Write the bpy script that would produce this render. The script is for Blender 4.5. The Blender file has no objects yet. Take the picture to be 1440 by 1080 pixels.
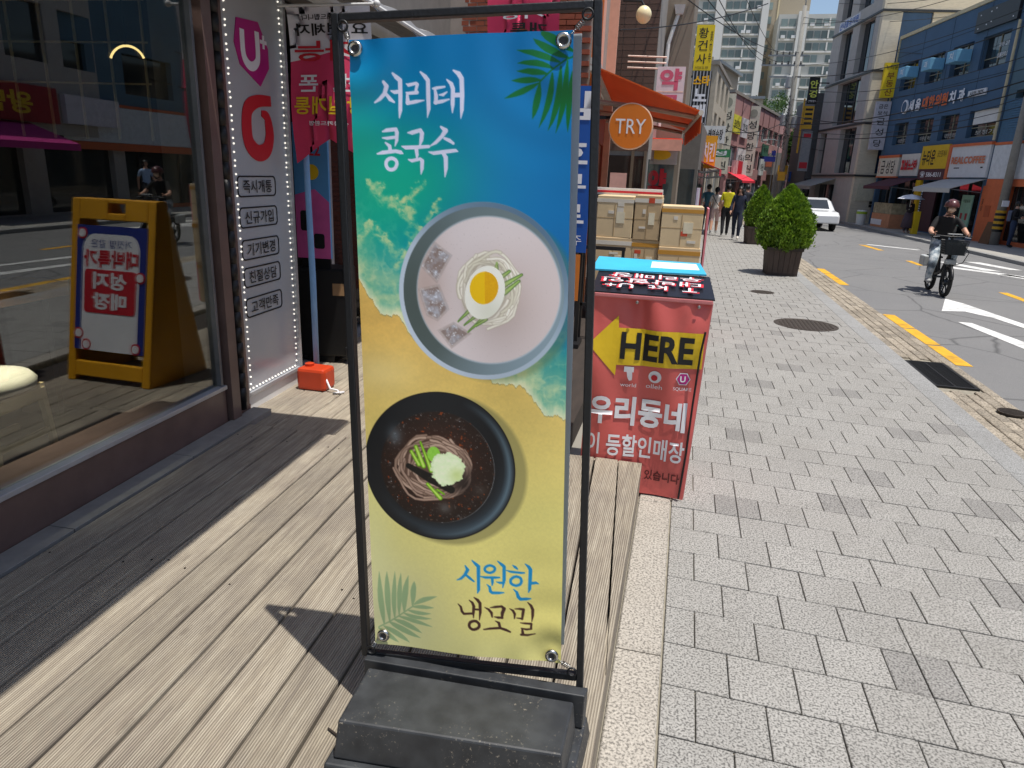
import bpy, bmesh, math, random
import numpy as np
from mathutils import Vector, Matrix, Euler
random.seed(7); rng = np.random.default_rng(7)
SC = bpy.context.scene
COL = SC.collection
R = math.radians

# ---------------------------------------------------------------- camera
cam = bpy.data.cameras.new('camera')
cam.lens = 24.5; cam.sensor_width = 36; cam.clip_start = .05; cam.clip_end = 3000
cam_ob = bpy.data.objects.new('camera', cam); COL.objects.link(cam_ob)
cam_ob.matrix_world = Matrix(((.97054326, -.10446574, .21710063, 0), (.23785847, .27211009, -.9324052, 0),
                              (.03832913, .9565788, .28894267, 1.8), (0, 0, 0, 1)))
SC.camera = cam_ob

# ---------------------------------------------------------------- sky, sun, exposure
SUN = Vector((.467, -.229, 1.92)).normalized()          # towards the sun, from the length of the stand's shadow
w = bpy.data.worlds.new('World'); SC.world = w; w.use_nodes = True
nt = w.node_tree; bg = nt.nodes['Background']
sky = nt.nodes.new('ShaderNodeTexSky'); sky.sky_type = 'NISHITA'; sky.sun_disc = False
sky.sun_elevation = math.asin(SUN.z); sky.sun_rotation = math.atan2(SUN.x, SUN.y)
sky.air_density = 1.0; sky.dust_density = 1.5
nt.links.new(sky.outputs[0], bg.inputs[0]); bg.inputs[1].default_value = .125
sun = bpy.data.lights.new('sun', 'SUN'); sun.energy = 4.4; sun.angle = R(.5); sun.color = (1, .955, .89)
sun_ob = bpy.data.objects.new('sun', sun); COL.objects.link(sun_ob)
sun_ob.rotation_euler = SUN.to_track_quat('Z', 'Y').to_euler(); sun_ob.location = (0, 0, 30)
SC.view_settings.view_transform = 'Standard'; SC.view_settings.look = 'None'
SC.view_settings.exposure = 0.16; SC.view_settings.gamma = 1
SC.render.engine = 'CYCLES'; SC.cycles.max_bounces = 8; SC.cycles.transparent_max_bounces = 12
SC.cycles.use_denoising = True; SC.cycles.sample_clamp_indirect = 6

# ---------------------------------------------------------------- helpers: colour and materials
def lin(c): return c / 12.92 if c <= .04045 else ((c + .055) / 1.055) ** 2.4
def rgb(h):
    h = h.lstrip('#'); return tuple(lin(int(h[i:i + 2], 16) / 255) for i in (0, 2, 4))
MATS = {}
def nodes(name):
    m = bpy.data.materials.new(name); m.use_nodes = True
    return m, m.node_tree, m.node_tree.nodes['Principled BSDF']
def N(t, kind, **kw):
    n = t.nodes.new('ShaderNode' + kind)
    for k, v in kw.items():
        if k.startswith('i_'): n.inputs[k[2:].replace('_', ' ')].default_value = v
        else: setattr(n, k, v)
    return n
def mapped(t, stretch=(1, 1, 1), coord='Object'):
    tc = N(t, 'TexCoord'); mp = N(t, 'Mapping'); mp.inputs['Scale'].default_value = stretch
    t.links.new(tc.outputs[coord], mp.inputs['Vector']); return mp.outputs[0]
def mixc(t, fac, a, b, mode='MIX'):
    m = N(t, 'Mix', data_type='RGBA', blend_type=mode)
    for sock, v in ((m.inputs[0], fac), (m.inputs[6], a), (m.inputs[7], b)):
        if isinstance(v, bpy.types.NodeSocket): t.links.new(v, sock)
        else: sock.default_value = v if not isinstance(v, tuple) or len(v) == 4 else (*v, 1)
    return m.outputs[2]
def ramp(t, fac, stops):
    r = N(t, 'ValToRGB'); cr = r.color_ramp
    while len(cr.elements) < len(stops): cr.elements.new(.5)
    for e, (p, c) in zip(cr.elements, stops):
        e.position = p; e.color = (*c, 1) if isinstance(c, tuple) else (c, c, c, 1)
    t.links.new(fac, r.inputs[0]); return r.outputs[0]
def P(name, col, rough=.6, metal=0, var=.12, scale=6, bump=0, bscale=80, stretch=(1, 1, 1), rnd=0, spec=.5, emit=0, alpha=1, dirt=0, coat=0):
    if name in MATS: return MATS[name]
    m, t, b = nodes(name); c = rgb(col) if isinstance(col, str) else col
    b.inputs['Roughness'].default_value = rough; b.inputs['Metallic'].default_value = metal
    b.inputs['Specular IOR Level'].default_value = spec; b.inputs['Coat Weight'].default_value = coat
    v = mapped(t, stretch); out = None
    no = N(t, 'TexNoise', i_Scale=scale, i_Detail=6.0, i_Roughness=.6); t.links.new(v, no.inputs['Vector'])
    lo = tuple(x * (1 - var) for x in c); hi = tuple(min(1, x * (1 + var)) for x in c)
    out = ramp(t, no.outputs[0], [(.3, lo), (.7, hi)])
    if dirt:
        n2 = N(t, 'TexNoise', i_Scale=scale * .35, i_Detail=8.0, i_Roughness=.7); t.links.new(v, n2.inputs['Vector'])
        out = mixc(t, ramp(t, n2.outputs[0], [(.48, 0.), (.72, dirt)]), out, tuple(x * .35 + .02 for x in c))
    if rnd:
        oi = N(t, 'ObjectInfo'); mr = N(t, 'MapRange'); mr.inputs['To Min'].default_value = 1 - rnd; mr.inputs['To Max'].default_value = 1 + rnd
        t.links.new(oi.outputs['Random'], mr.inputs[0]); out = mixc(t, 1.0, out, mr.outputs[0], 'MULTIPLY')
    t.links.new(out, b.inputs['Base Color'])
    if bump:
        n3 = N(t, 'TexNoise', i_Scale=bscale, i_Detail=4.0); t.links.new(v, n3.inputs['Vector'])
        bp = N(t, 'Bump', i_Strength=bump, i_Distance=.01); t.links.new(n3.outputs[0], bp.inputs['Height']); t.links.new(bp.outputs[0], b.inputs['Normal'])
    if emit:
        t.links.new(out, b.inputs['Emission Color']); b.inputs['Emission Strength'].default_value = emit
    if alpha < 1: b.inputs['Alpha'].default_value = alpha
    MATS[name] = m; return m
def glass(name, tint='ffffff', refl=.1, rough=.0, dens=1.0):
    """a pane: part mirror, part see-through"""
    if name in MATS: return MATS[name]
    m = bpy.data.materials.new(name); m.use_nodes = True; t = m.node_tree; t.nodes.clear()
    o = N(t, 'OutputMaterial'); g = N(t, 'BsdfGlossy', i_Roughness=rough); tr = N(t, 'BsdfTransparent')
    tr.inputs[0].default_value = (*tuple(x * dens for x in rgb(tint)), 1)
    fr = N(t, 'LayerWeight'); pw = N(t, 'Math', operation='POWER'); pw.inputs[1].default_value = 4.0; t.links.new(fr.outputs['Facing'], pw.inputs[0]); ad = N(t, 'Math', operation='ADD'); ad.inputs[1].default_value = refl; ad.use_clamp = True
    t.links.new(pw.outputs[0], ad.inputs[0]); mx = N(t, 'MixShader'); t.links.new(ad.outputs[0], mx.inputs[0])
    t.links.new(tr.outputs[0], mx.inputs[1]); t.links.new(g.outputs[0], mx.inputs[2]); t.links.new(mx.outputs[0], o.inputs[0])
    MATS[name] = m; return m
def darkglass(name, col='1c2a36', rough=.06):
    """window glass seen from outside with a dark room behind"""
    if name in MATS: return MATS[name]
    m = P(name, col, rough, var=.5, scale=.8, spec=1.0); return m

# ---------------------------------------------------------------- helpers: meshes and objects
class MB:
    def __init__(s): s.v = []; s.f = []; s.m = []
    def face(s, pts, m=0):
        i = len(s.v); s.v += [tuple(p) for p in pts]; s.f.append(tuple(range(i, i + len(pts)))); s.m.append(m); return s
    def bx(s, x0, x1, y0, y1, z0, z1, m=0, rz=0, piv=None):
        c = [(x0, y0, z0), (x1, y0, z0), (x1, y1, z0), (x0, y1, z0), (x0, y0, z1), (x1, y0, z1), (x1, y1, z1), (x0, y1, z1)]
        if rz:
            px, py = piv or ((x0 + x1) / 2, (y0 + y1) / 2); ca, sa = math.cos(rz), math.sin(rz)
            c = [(px + (x - px) * ca - (y - py) * sa, py + (x - px) * sa + (y - py) * ca, z) for x, y, z in c]
        return s.hexa(c, m)
    def hexa(s, c, m=0):
        i = len(s.v); s.v += [tuple(p) for p in c]
        for q in ((3, 2, 1, 0), (4, 5, 6, 7), (0, 1, 5, 4), (1, 2, 6, 5), (2, 3, 7, 6), (3, 0, 4, 7)):
            s.f.append(tuple(i + k for k in q)); s.m.append(m)
        return s
    def tube(s, pts, r, seg=8, m=0, caps=True):
        pts = [Vector(p) for p in pts]; n = len(pts); rs = r if isinstance(r, (list, tuple)) else [r] * n
        i0 = len(s.v); prev = None
        for k, p in enumerate(pts):
            d = (pts[min(k + 1, n - 1)] - pts[max(k - 1, 0)]).normalized()
            if prev is None: a = d.orthogonal().normalized()
            else: a = (prev - d * prev.dot(d)); a = a.normalized() if a.length > 1e-6 else d.orthogonal().normalized()
            prev = a; b = d.cross(a)
            for j in range(seg):
                t = 2 * math.pi * j / seg; s.v.append(tuple(p + (a * math.cos(t) + b * math.sin(t)) * rs[k]))
        for k in range(n - 1):
            for j in range(seg):
                s.f.append((i0 + k * seg + j, i0 + k * seg + (j + 1) % seg, i0 + (k + 1) * seg + (j + 1) % seg, i0 + (k + 1) * seg + j)); s.m.append(m)
        if caps:
            s.f.append(tuple(i0 + j for j in reversed(range(seg)))); s.m.append(m)
            s.f.append(tuple(i0 + (n - 1) * seg + j for j in range(seg))); s.m.append(m)
        return s
    def lathe(s, prof, c=(0, 0, 0), seg=24, m=0, axis='z'):
        i0 = len(s.v); n = len(prof)
        for r_, z in prof:
            for j in range(seg):
                t = 2 * math.pi * j / seg; a, b = r_ * math.cos(t), r_ * math.sin(t)
                p = {'z': (a, b, z), 'y': (a, z, -b), 'x': (z, a, b)}[axis]; s.v.append((c[0] + p[0], c[1] + p[1], c[2] + p[2]))
        for k in range(n - 1):
            for j in range(seg):
                s.f.append((i0 + k * seg + j, i0 + k * seg + (j + 1) % seg, i0 + (k + 1) * seg + (j + 1) % seg, i0 + (k + 1) * seg + j)); s.m.append(m)
        s.f.append(tuple(i0 + j for j in reversed(range(seg)))); s.m.append(m)
        s.f.append(tuple(i0 + (n - 1) * seg + j for j in range(seg))); s.m.append(m)
        return s
    def ell(s, c, rx, ry, rz, seg=16, rings=10, m=0, z0=-1, z1=1):
        pr = []
        for k in range(rings + 1):
            t = z0 + (z1 - z0) * k / rings; t = math.sin(t * math.pi / 2); pr.append((math.sqrt(max(0, 1 - t * t)) + 1e-4, t))
        i0 = len(s.v); s.lathe(pr, (0, 0, 0), seg, m)
        for i in range(i0, len(s.v)):
            x, y, z = s.v[i]; s.v[i] = (c[0] + x * rx, c[1] + y * ry, c[2] + z * rz)
        return s
    def slab(s, pts, y0, y1, m=0):
        """polygon given in x,z, thick from y0 (front) to y1"""
        n = len(pts); i = len(s.v); s.v += [(p[0], y0, p[1]) for p in pts] + [(p[0], y1, p[1]) for p in pts]
        s.f.append(tuple(range(i, i + n))); s.m.append(m); s.f.append(tuple(i + n + k for k in reversed(range(n)))); s.m.append(m)
        for k in range(n):
            s.f.append((i + k, i + n + k, i + n + (k + 1) % n, i + (k + 1) % n)); s.m.append(m)
        return s
    def holes(s, x0, x1, z0, z1, y0, y1, hs, m=0):
        """a wall in the x,z plane with rectangular openings (x0,x1,z0,z1)"""
        xs = sorted({x0, x1, *[h[k] for h in hs for k in (0, 1) if x0 < h[k] < x1]}); zs = sorted({z0, z1, *[h[k] for h in hs for k in (2, 3) if z0 < h[k] < z1]})
        for a, b in zip(xs, xs[1:]):
            col = []
            for c, d in zip(zs, zs[1:]):
                if any(h[0] < (a + b) / 2 < h[1] and h[2] < (c + d) / 2 < h[3] for h in hs): continue
                if col and abs(col[-1][1] - c) < 1e-9: col[-1][1] = d
                else: col.append([c, d])
            for c, d in col: s.bx(a, b, y0, y1, c, d, m)
        return s
    def mesh(s, name, mats, smooth=False):
        me = bpy.data.meshes.new(name); me.from_pydata(s.v, [], s.f)
        for x in (mats if isinstance(mats, (list, tuple)) else [mats]): me.materials.append(x)
        if s.m and max(s.m): me.polygons.foreach_set('material_index', s.m)
        bm = bmesh.new(); bm.from_mesh(me); bmesh.ops.recalc_face_normals(bm, faces=bm.faces); bm.to_mesh(me); bm.free()
        if smooth: me.polygons.foreach_set('use_smooth', [True] * len(me.polygons))
        me.update(); return me
    def obj(s, name, mats, parent=None, smooth=False, bevel=0, loc=None, rot=None):
        return link(name, s.mesh(name, mats, smooth), parent, bevel, loc, rot, smooth)
def link(name, me, parent=None, bevel=0, loc=None, rot=None, smooth=False):
    o = bpy.data.objects.new(name, me); COL.objects.link(o); o.parent = parent
    if loc: o.location = loc
    if rot: o.rotation_euler = rot
    if bevel:
        b = o.modifiers.new('bevel', 'BEVEL'); b.width = bevel; b.segments = 2; b.limit_method = 'ANGLE'; b.angle_limit = R(40)
    return o
def thing(name, label, cat, loc=(0, 0, 0), rz=0, group=None):
    o = bpy.data.objects.new(name, None); COL.objects.link(o); o.empty_display_size = .2
    o.location = loc; o.rotation_euler = (0, 0, rz); return tag(o, label, cat, group)
def tag(o, label, cat, group=None):
    o['label'] = label; o['category'] = cat
    if group: o['group'] = group
    return o
def struct(o): o['kind'] = 'structure'; return o
def dup(root, loc, rz, label, group=None):
    def cp(o, par):
        c = o.copy(); COL.objects.link(c); c.parent = par
        for ch in o.children: cp(ch, c)
        return c
    r = cp(root, None); r.location = loc; r.rotation_euler = (0, 0, rz); r['label'] = label
    if group: r['group'] = group
    return r
TXT = []
def txt(body, parent, mat, loc, wd, ht, rot=(R(90), 0, 0), bold=.02, depth=.002, mirror=False, name='lettering', slant=0):
    """lettering as a thin raised mesh, fitted to wd x ht, loc = its centre"""
    if not TXT: c = bpy.data.curves.new('t', 'FONT'); c.resolution_u = 3; c.space_line = .95; c.align_x = 'CENTER'; TXT.append(bpy.data.objects.new('t', c))
    c = TXT[0].data; c.body = body; c.offset = bold; me = bpy.data.meshes.new_from_object(TXT[0])
    n = len(me.vertices); a = np.empty(n * 3, np.float32); me.vertices.foreach_get('co', a); a = a.reshape(-1, 3)
    lo, hi = a.min(0), a.max(0); a = a - (lo + hi) / 2; a[:, 0] *= wd / (hi[0] - lo[0]); a[:, 1] *= ht / (hi[1] - lo[1])
    a[:, 0] += slant * a[:, 1]
    if mirror: a[:, 0] *= -1
    a[:, 2] = depth; me.vertices.foreach_set('co', a.ravel())
    if mirror: me.flip_normals()
    me.name = name; me.materials.clear(); me.materials.append(mat); me.update()
    o = link(name, me, parent, loc=loc, rot=rot); return o
FR = (R(90), 0, 0)            # faces local -y
BK = (R(90), 0, R(180))       # faces local +y
def ribbon(mb, pts, y=0, th=.003, m=0):
    """a flat brush stroke in x,z: pts of (x, z, half width)"""
    n = len(pts); L = []; Rr = []
    for k, (x, z, r_) in enumerate(pts):
        x0, z0, _ = pts[max(k - 1, 0)]; x1, z1, _ = pts[min(k + 1, n - 1)]; d = math.hypot(x1 - x0, z1 - z0) or 1
        nx, nz = -(z1 - z0) / d, (x1 - x0) / d; L.append((x + nx * r_, z + nz * r_)); Rr.append((x - nx * r_, z - nz * r_))
    for k in range(n - 1): mb.slab([L[k], L[k + 1], Rr[k + 1], Rr[k]], y, y + th, m)
    return mb
def curve(pts, n=5):
    """Catmull-Rom through (x, z, half width) points"""
    q = [pts[0]] + list(pts) + [pts[-1]]; out = []
    for k in range(1, len(q) - 2):
        for j in range(n):
            t = j / n; out.append(tuple(.5 * (2 * b + (c - a) * t + (2 * a - 5 * b + 4 * c - d) * t * t + (3 * b - a - 3 * c + d) * t ** 3) for a, b, c, d in zip(q[k - 1], q[k], q[k + 1], q[k + 2])))
    return out + [pts[-1]]
def rrect(x0, x1, z0, z1, r_, n=4):
    out = []
    for cx, cz, a0 in ((x1 - r_, z1 - r_, 0), (x0 + r_, z1 - r_, 90), (x0 + r_, z0 + r_, 180), (x1 - r_, z0 + r_, 270)):
        for k in range(n + 1): a = R(a0 + 90 * k / n); out.append((cx + r_ * math.cos(a), cz + r_ * math.sin(a)))
    return out
def circ(cx, cz, rx, rz=None, n=24): return [(cx + rx * math.cos(2 * math.pi * k / n), cz + (rz or rx) * math.sin(2 * math.pi * k / n)) for k in range(n)]
def outline(mb, poly, wd, y=0, th=.003, m=0):
    n = len(poly); cx = sum(p[0] for p in poly) / n; cz = sum(p[1] for p in poly) / n
    for k in range(n):
        a, b = poly[k], poly[(k + 1) % n]; dx, dz = b[0] - a[0], b[1] - a[1]; d = math.hypot(dx, dz) or 1; ex, ez = dx / d * wd * .35, dz / d * wd * .35
        ribbon(mb, [(a[0] - ex, a[1] - ez, wd / 2), (b[0] + ex, b[1] + ez, wd / 2)], y, th, m)
    return mb

# common materials
WHITE = P('white paint', 'dcdcda', .5, var=.05, dirt=.25); BLACK = P('black metal', '16171a', .45, var=.25, bump=.15, dirt=.2)
INK = P('black print', '141416', .6, var=.1); WINK = P('white print', 'e6e6ea', .55, var=.04); RINK = P('red print', 'c41c2c', .55, var=.06)
YINK = P('yellow print', 'e2be1e', .55, var=.06); STEEL = P('steel', 'b4b4b2', .28, 1, var=.1); GREYM = P('grey metal', '86898c', .45, .6, var=.15, dirt=.3)
BINK = P('blue print', '2456a8', .5, var=.06); OINK = P('orange print', 'd8621a', .5, var=.06); MAG = P('magenta print', 'b3187c', .5, var=.06)

# ================================================================ the ground
def granite(name, col, rnd=.1, speck=240, dark=.45, stain=.35):
    m, t, b = nodes(name); c = rgb(col); g = N(t, 'NewGeometry'); b.inputs['Roughness'].default_value = .82
    v = N(t, 'TexVoronoi', i_Scale=speck); t.links.new(g.outputs['Position'], v.inputs['Vector'])
    n = N(t, 'TexNoise', i_Scale=speck * .5, i_Detail=3.0); t.links.new(g.outputs['Position'], n.inputs['Vector'])
    sp = ramp(t, n.outputs[0], [(.4, dark * .85), (.48, .92), (.66, 1.2)])
    out = mixc(t, 1.0, (*c, 1), sp, 'MULTIPLY')
    out = mixc(t, 1.0, out, ramp(t, v.outputs['Distance'], [(.0, .62), (.22, .9), (.5, 1.08)]), 'MULTIPLY')
    n2 = N(t, 'TexNoise', i_Scale=1.1, i_Detail=10.0, i_Roughness=.72); t.links.new(g.outputs['Position'], n2.inputs['Vector'])
    out = mixc(t, ramp(t, n2.outputs[0], [(.45, 0.), (.75, stain)]), out, (c[0] * .5, c[1] * .48, c[2] * .44, 1))
    n4 = N(t, 'TexNoise', i_Scale=9.0, i_Detail=6.0, i_Roughness=.7); t.links.new(g.outputs['Position'], n4.inputs['Vector'])
    out = mixc(t, ramp(t, n4.outputs[0], [(.62, 0.), (.72, .5)]), out, (c[0] * .35, c[1] * .34, c[2] * .33, 1))
    oi = N(t, 'ObjectInfo'); mr = N(t, 'MapRange'); mr.inputs['To Min'].default_value = 1 - rnd; mr.inputs['To Max'].default_value = 1 + rnd
    t.links.new(oi.outputs['Random'], mr.inputs[0]); out = mixc(t, 1.0, out, mr.outputs[0], 'MULTIPLY')
    t.links.new(out, b.inputs['Base Color'])
    bp = N(t, 'Bump', i_Strength=.35, i_Distance=.004); t.links.new(n.outputs[0], bp.inputs['Height']); t.links.new(bp.outputs[0], b.inputs['Normal'])
    return m
PAVE = granite('granite paver', '96948f', .05); PAVED = granite('dark granite paver', '898783', .08); KERB = granite('kerb granite', '929290', .05, 300, .6)
SLAB = granite('border granite', 'a29c92', .05, 200, .55); GUT = granite('gutter brick', '9a9080', .22, 160, .5, .6)
def asphalt():
    m, t, b = nodes('asphalt'); g = N(t, 'NewGeometry'); b.inputs['Roughness'].default_value = .85
    n = N(t, 'TexNoise', i_Scale=160.0, i_Detail=4.0); n2 = N(t, 'TexNoise', i_Scale=.55, i_Detail=8.0, i_Roughness=.65); v = N(t, 'TexVoronoi', feature='DISTANCE_TO_EDGE', i_Scale=.5)
    wv = N(t, 'TexNoise', i_Scale=2.0, i_Detail=4.0); ad = mixc(t, .12, g.outputs['Position'], wv.outputs['Color'], 'ADD')
    for x in (n, n2, wv): t.links.new(g.outputs['Position'], x.inputs['Vector'])
    t.links.new(ad, v.inputs['Vector'])
    out = ramp(t, n.outputs[0], [(.3, (.10, .10, .101)), (.55, (.17, .17, .17)), (.75, (.29, .286, .28))])
    out = mixc(t, ramp(t, n2.outputs[0], [(.35, 0.), (.7, .5)]), out, (.21, .207, .2, 1))
    out = mixc(t, ramp(t, v.outputs[0], [(0., .7), (.012, 0.)]), out, (.045, .045, .045, 1))
    t.links.new(out, b.inputs['Base Color']); bp = N(t, 'Bump', i_Strength=.5, i_Distance=.006); t.links.new(n.outputs[0], bp.inputs['Height']); t.links.new(bp.outputs[0], b.inputs['Normal'])
    return m
ASPH = asphalt()
EARTH = P('ground', '8a867c', .9, var=.2, scale=.3)
struct(MB().face([(-600, -600, -.06), (600, -600, -.06), (600, 900, -.06), (-600, 900, -.06)]).obj('ground', EARTH))
# road: bends gently to the right beyond the parked car
road = MB(); xl = lambda y: 3.0 if y < 30 else 3.0 + (y - 30) ** 2 * .004; xr = lambda y: 8.9 if y < 20 else 8.9 - (y - 20) * .05 if y < 40 else 7.9 + (y - 40) ** 2 * .004
ys = [-30, 0, 10, 20, 26, 30, 35, 40, 46, 52, 60, 70, 85, 110]
for a, b in zip(ys, ys[1:]): road.face([(xl(a), a, -.03), (xr(a), a, -.03), (xr(b), b, -.03), (xl(b), b, -.03)])
struct(road.obj('road', ASPH))
# far pavement on the right with its kerb
fp = MB(); kb = MB()
for a, b in zip(ys[:-4], ys[1:-4]):
    fp.face([(xr(a) + .2, a, .06), (xr(a) + 6, a, .06), (xr(b) + 6, b, .06), (xr(b) + .2, b, .06)])
    kb.hexa([(xr(a), a, -.05), (xr(a) + .2, a, -.05), (xr(b) + .2, b, -.05), (xr(b), b, -.05), (xr(a), a, .064), (xr(a) + .2, a, .064), (xr(b) + .2, b, .064), (xr(b), b, .064)])
fpo = struct(fp.obj('far_pavement', P('far paving', '9d9a93', .85, var=.12, scale=2, dirt=.3))); kb.obj('kerb', KERB, fpo)
# markings
YEL = P('yellow road paint', 'd8a322', .7, var=.12, scale=9, dirt=.85); WHT = P('white road paint', 'd9d9d6', .7, var=.08, scale=12, dirt=.85)
def mark(name, pts, mat, label, cat, group=None, z=-.026):
    o = MB().face([(x, y, z) for x, y in pts]).obj(name, mat)
    return tag(o, label, cat, group)
for y0, y1, lab in ((8.35, 11.5, 'worn yellow kerbside dash beside the iron drain grate'), (14.7, 17.4, 'yellow kerbside dash level with the nearer planter')):
    g = MB()
    n = 6
    for k in range(n):
        a = y0 + (y1 - y0) * k / n; b = y0 + (y1 - y0) * (k + 1) / n - (.05 if k in (1, 3) else 0)
        g.face([(3.05, a, -.026), (3.22, a, -.026), (3.22, b, -.026), (3.05, b, -.026)])
    tag(g.obj('road_marking', YEL), lab, 'road marking', 'yellow dashes along the kerb')
mark('road_marking', [(5.68, 25.7), (5.9, 25.6), (6.02, 23.8), (5.85, 23.8)], YEL, 'short yellow centre line dash far down the road', 'road marking', 'yellow dashes along the centre line')
mark('road_marking', [(5.82, 20.8), (5.98, 20.8), (5.98, 19.7), (5.82, 19.7)], YEL, 'yellow centre line dash just behind the cyclist', 'road marking', 'yellow dashes along the centre line')
mark('road_marking', [(5.98, 15.2), (6.14, 15.2), (6.14, 12.6), (5.98, 12.6)], YEL, 'yellow centre line dash at the right edge of the photo', 'road marking', 'yellow dashes along the centre line')
mark('road_marking', [(5.95, 25.9), (6.1, 26.1), (7.35, 24.9), (7.2, 24.75)], WHT, 'white slanting line behind the cyclist', 'road marking')
ar = MB()
for q in ([(4.61, 13.75), (4.75, 13.3), (4.98, 11.6), (5.12, 10.4), (4.98, 10.4), (4.72, 11.9), (4.47, 12.38), (4.1, 12.26)], [(4.02, 11.3), (4.2, 11.3), (4.42, 10.0), (4.22, 9.6)], [(4.22, 9.6), (4.42, 10.0), (4.6, 8.6), (4.35, 8.5)]):
    ar.face([(x, y, -.026) for x, y in q])
tag(ar.obj('road_marking', WHT), 'large white arrow painted in front of the cyclist', 'road marking')
dm = MB()
for q in ([(6.6, 21.3), (7.1, 20.9), (7.6, 19.4), (7.2, 19.4)], [(6.4, 19.6), (6.6, 19.9), (7.9, 18.4), (7.7, 18.1)], [(7.5, 21.6), (7.9, 21.6), (8.3, 20.0), (8.0, 20.0)], [(7.2, 18.6), (7.5, 18.8), (8.4, 16.9), (8.1, 16.7)]):
    dm.face([(x, y, -.026) for x, y in q])
tag(dm.obj('road_marking', WHT), 'white lettering strokes on the far lane beside the cyclist', 'road marking')

# left pavement: bed, granite border, pavers, kerb stones and gutter bricks
BED = P('joint sand', '8c8678', .95, var=.2, scale=30)
pav = struct(MB().bx(-.1, 2.515, -2, 60, -.058, -.014).bx(2.516, 3.0, -2, 60, -.058, -.036).obj('pavement', BED))
def piece(name, sx, sy, h, mat, shear=0, bev=.0025, gap=.005):
    m = MB(); a, b = sx / 2 - gap / 2, sy / 2 - gap / 2; c = bev
    sh = lambda x, y, z: (x, y + shear * x, z)
    m.hexa([sh(-a, -b, -h), sh(a, -b, -h), sh(a, b, -h), sh(-a, b, -h), sh(-a, -b, -c), sh(a, -b, -c), sh(a, b, -c), sh(-a, b, -c)])
    m.f.pop(1); m.m.pop(1); m.f.pop(0); m.m.pop(0)
    i = len(m.v); m.v += [sh(-a + c, -b + c, 0), sh(a - c, -b + c, 0), sh(a - c, b - c, 0), sh(-a + c, b - c, 0)]
    m.f.append((i, i + 1, i + 2, i + 3)); m.m.append(0)
    for k in range(4): m.f.append((4 + k, 4 + (k + 1) % 4, i + (k + 1) % 4, i + k)); m.m.append(0)
    return m
SH = -.045; PW = .247
pm = piece('paver', PW, .253, .02, PAVE, SH).mesh('paver', PAVE); pmh = piece('paver', PW / 2, .253, .02, PAVE, SH).mesh('half paver', PAVE); pmd = piece('paver', PW / 2, .253, .02, PAVED, SH).mesh('dark half paver', PAVED)
spots = []; x0p, x1p = .092, 2.26
dark = [(1.1, 2.57), (.47, 3.9), (1.11, 4.05), (1.23, 4.72), (.47, 5.28), (1.71, 5.54), (.72, 6.58), (1.1, 7.52), (2.1, 5.95), (.83, 8.19), (1.5, 6.7), (1.7, 3.35), (2.0, 4.3), (.55, 9.6), (1.3, 9.1), (.5, 12), (1.6, 11.4), (.3, 6.0)]
for j in range(-2, 215):
    yc = 1.375 + j * .2535; off = (PW / 2 if j % 2 else 0); x = x0p; k = 0
    if off: spots.append((x + PW / 4, yc, 1)); x += PW / 2
    while x < x1p - .02:
        wd = min(PW, x1p - x); half = wd < PW * .75
        hit = [d for d in dark if abs(d[0] - (x + wd / 2)) < PW / 2 and abs(d[1] + .045 * d[0] - yc) < .127]
        if hit and not half: spots += [(x + PW / 4, yc, 2), (x + PW * .75, yc, 2)]
        else: spots.append((x + (PW / 4 if half else PW / 2), yc, 1 if half else 0))
        x += wd
rest = MB()
near = 0
for x, y, kd in spots:
    dz = random.uniform(-.0015, .0015)
    if y > 1.3 and near < 299:
        link('paver', (pm, pmh, pmd)[kd], pav, loc=(x, y + SH * x, dz)); near += 1
    else:
        wd = PW if kd == 0 else PW / 2; a, b = wd / 2 - .004, .1235
        q = [(x - a, y + SH * (x - a) - b), (x + a, y + SH * (x + a) - b), (x + a, y + SH * (x + a) + b), (x - a, y + SH * (x - a) + b)]
        rest.hexa([(*p, -.015) for p in q] + [(*p, dz) for p in q], 1 if kd == 2 else 0)
MB().bx(2.258, 2.282, -2, 40, -.02, -.0105).obj('dark_joint', P('dark joint', '2e2a25', .95, var=.3, scale=12), pav)
far_pv = rest.obj('far_pavers', [PAVE, PAVED], pav); far_pv['kind'] = 'stuff'
for k in range(12):
    y0 = -.35 + k * 1.385; piece('s', .186, 1.385, .02, SLAB, 0, .006, .008)
    link('border_slab', piece('s', .186, 1.385, .02, SLAB, 0, .006, .008).mesh('border slab', SLAB), pav, loc=(-.004, y0 + .692, .001)) if k == 0 else link('border_slab', bpy.data.meshes['border slab'], pav, loc=(-.004, y0 + .692, .001))
km = piece('k', .235, 1.0, .05, KERB, 0, .012, .008).mesh('kerb stone', KERB)
for k in range(40): link('kerb_stone', km, pav, loc=(2.395, -.5 + k, .004), rot=(0, 0, random.uniform(-.003, .003)))
gm = piece('g', .105, .205, .02, GUT, 0, .006, .008).mesh('gutter brick', GUT); grest = MB(); n = 0
for j in range(-3, 240):
    for i in range(5):
        x = 2.567 + i * .105; y = 1.6 + j * .2 + (.1 if i % 2 else 0)
        if 7.2 < y < 8.45 and i < 4: continue
        if y > 4.1 and n < 299: link('gutter_brick', gm, pav, loc=(x, y, -.018 + random.uniform(-.004, .003))); n += 1
        else: grest.bx(x - .0485, x + .0485, y - .096, y + .096, -.04, -.019 + random.uniform(-.003, .002))
go = grest.obj('far_gutter_bricks', GUT, pav); go['kind'] = 'stuff'
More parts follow.
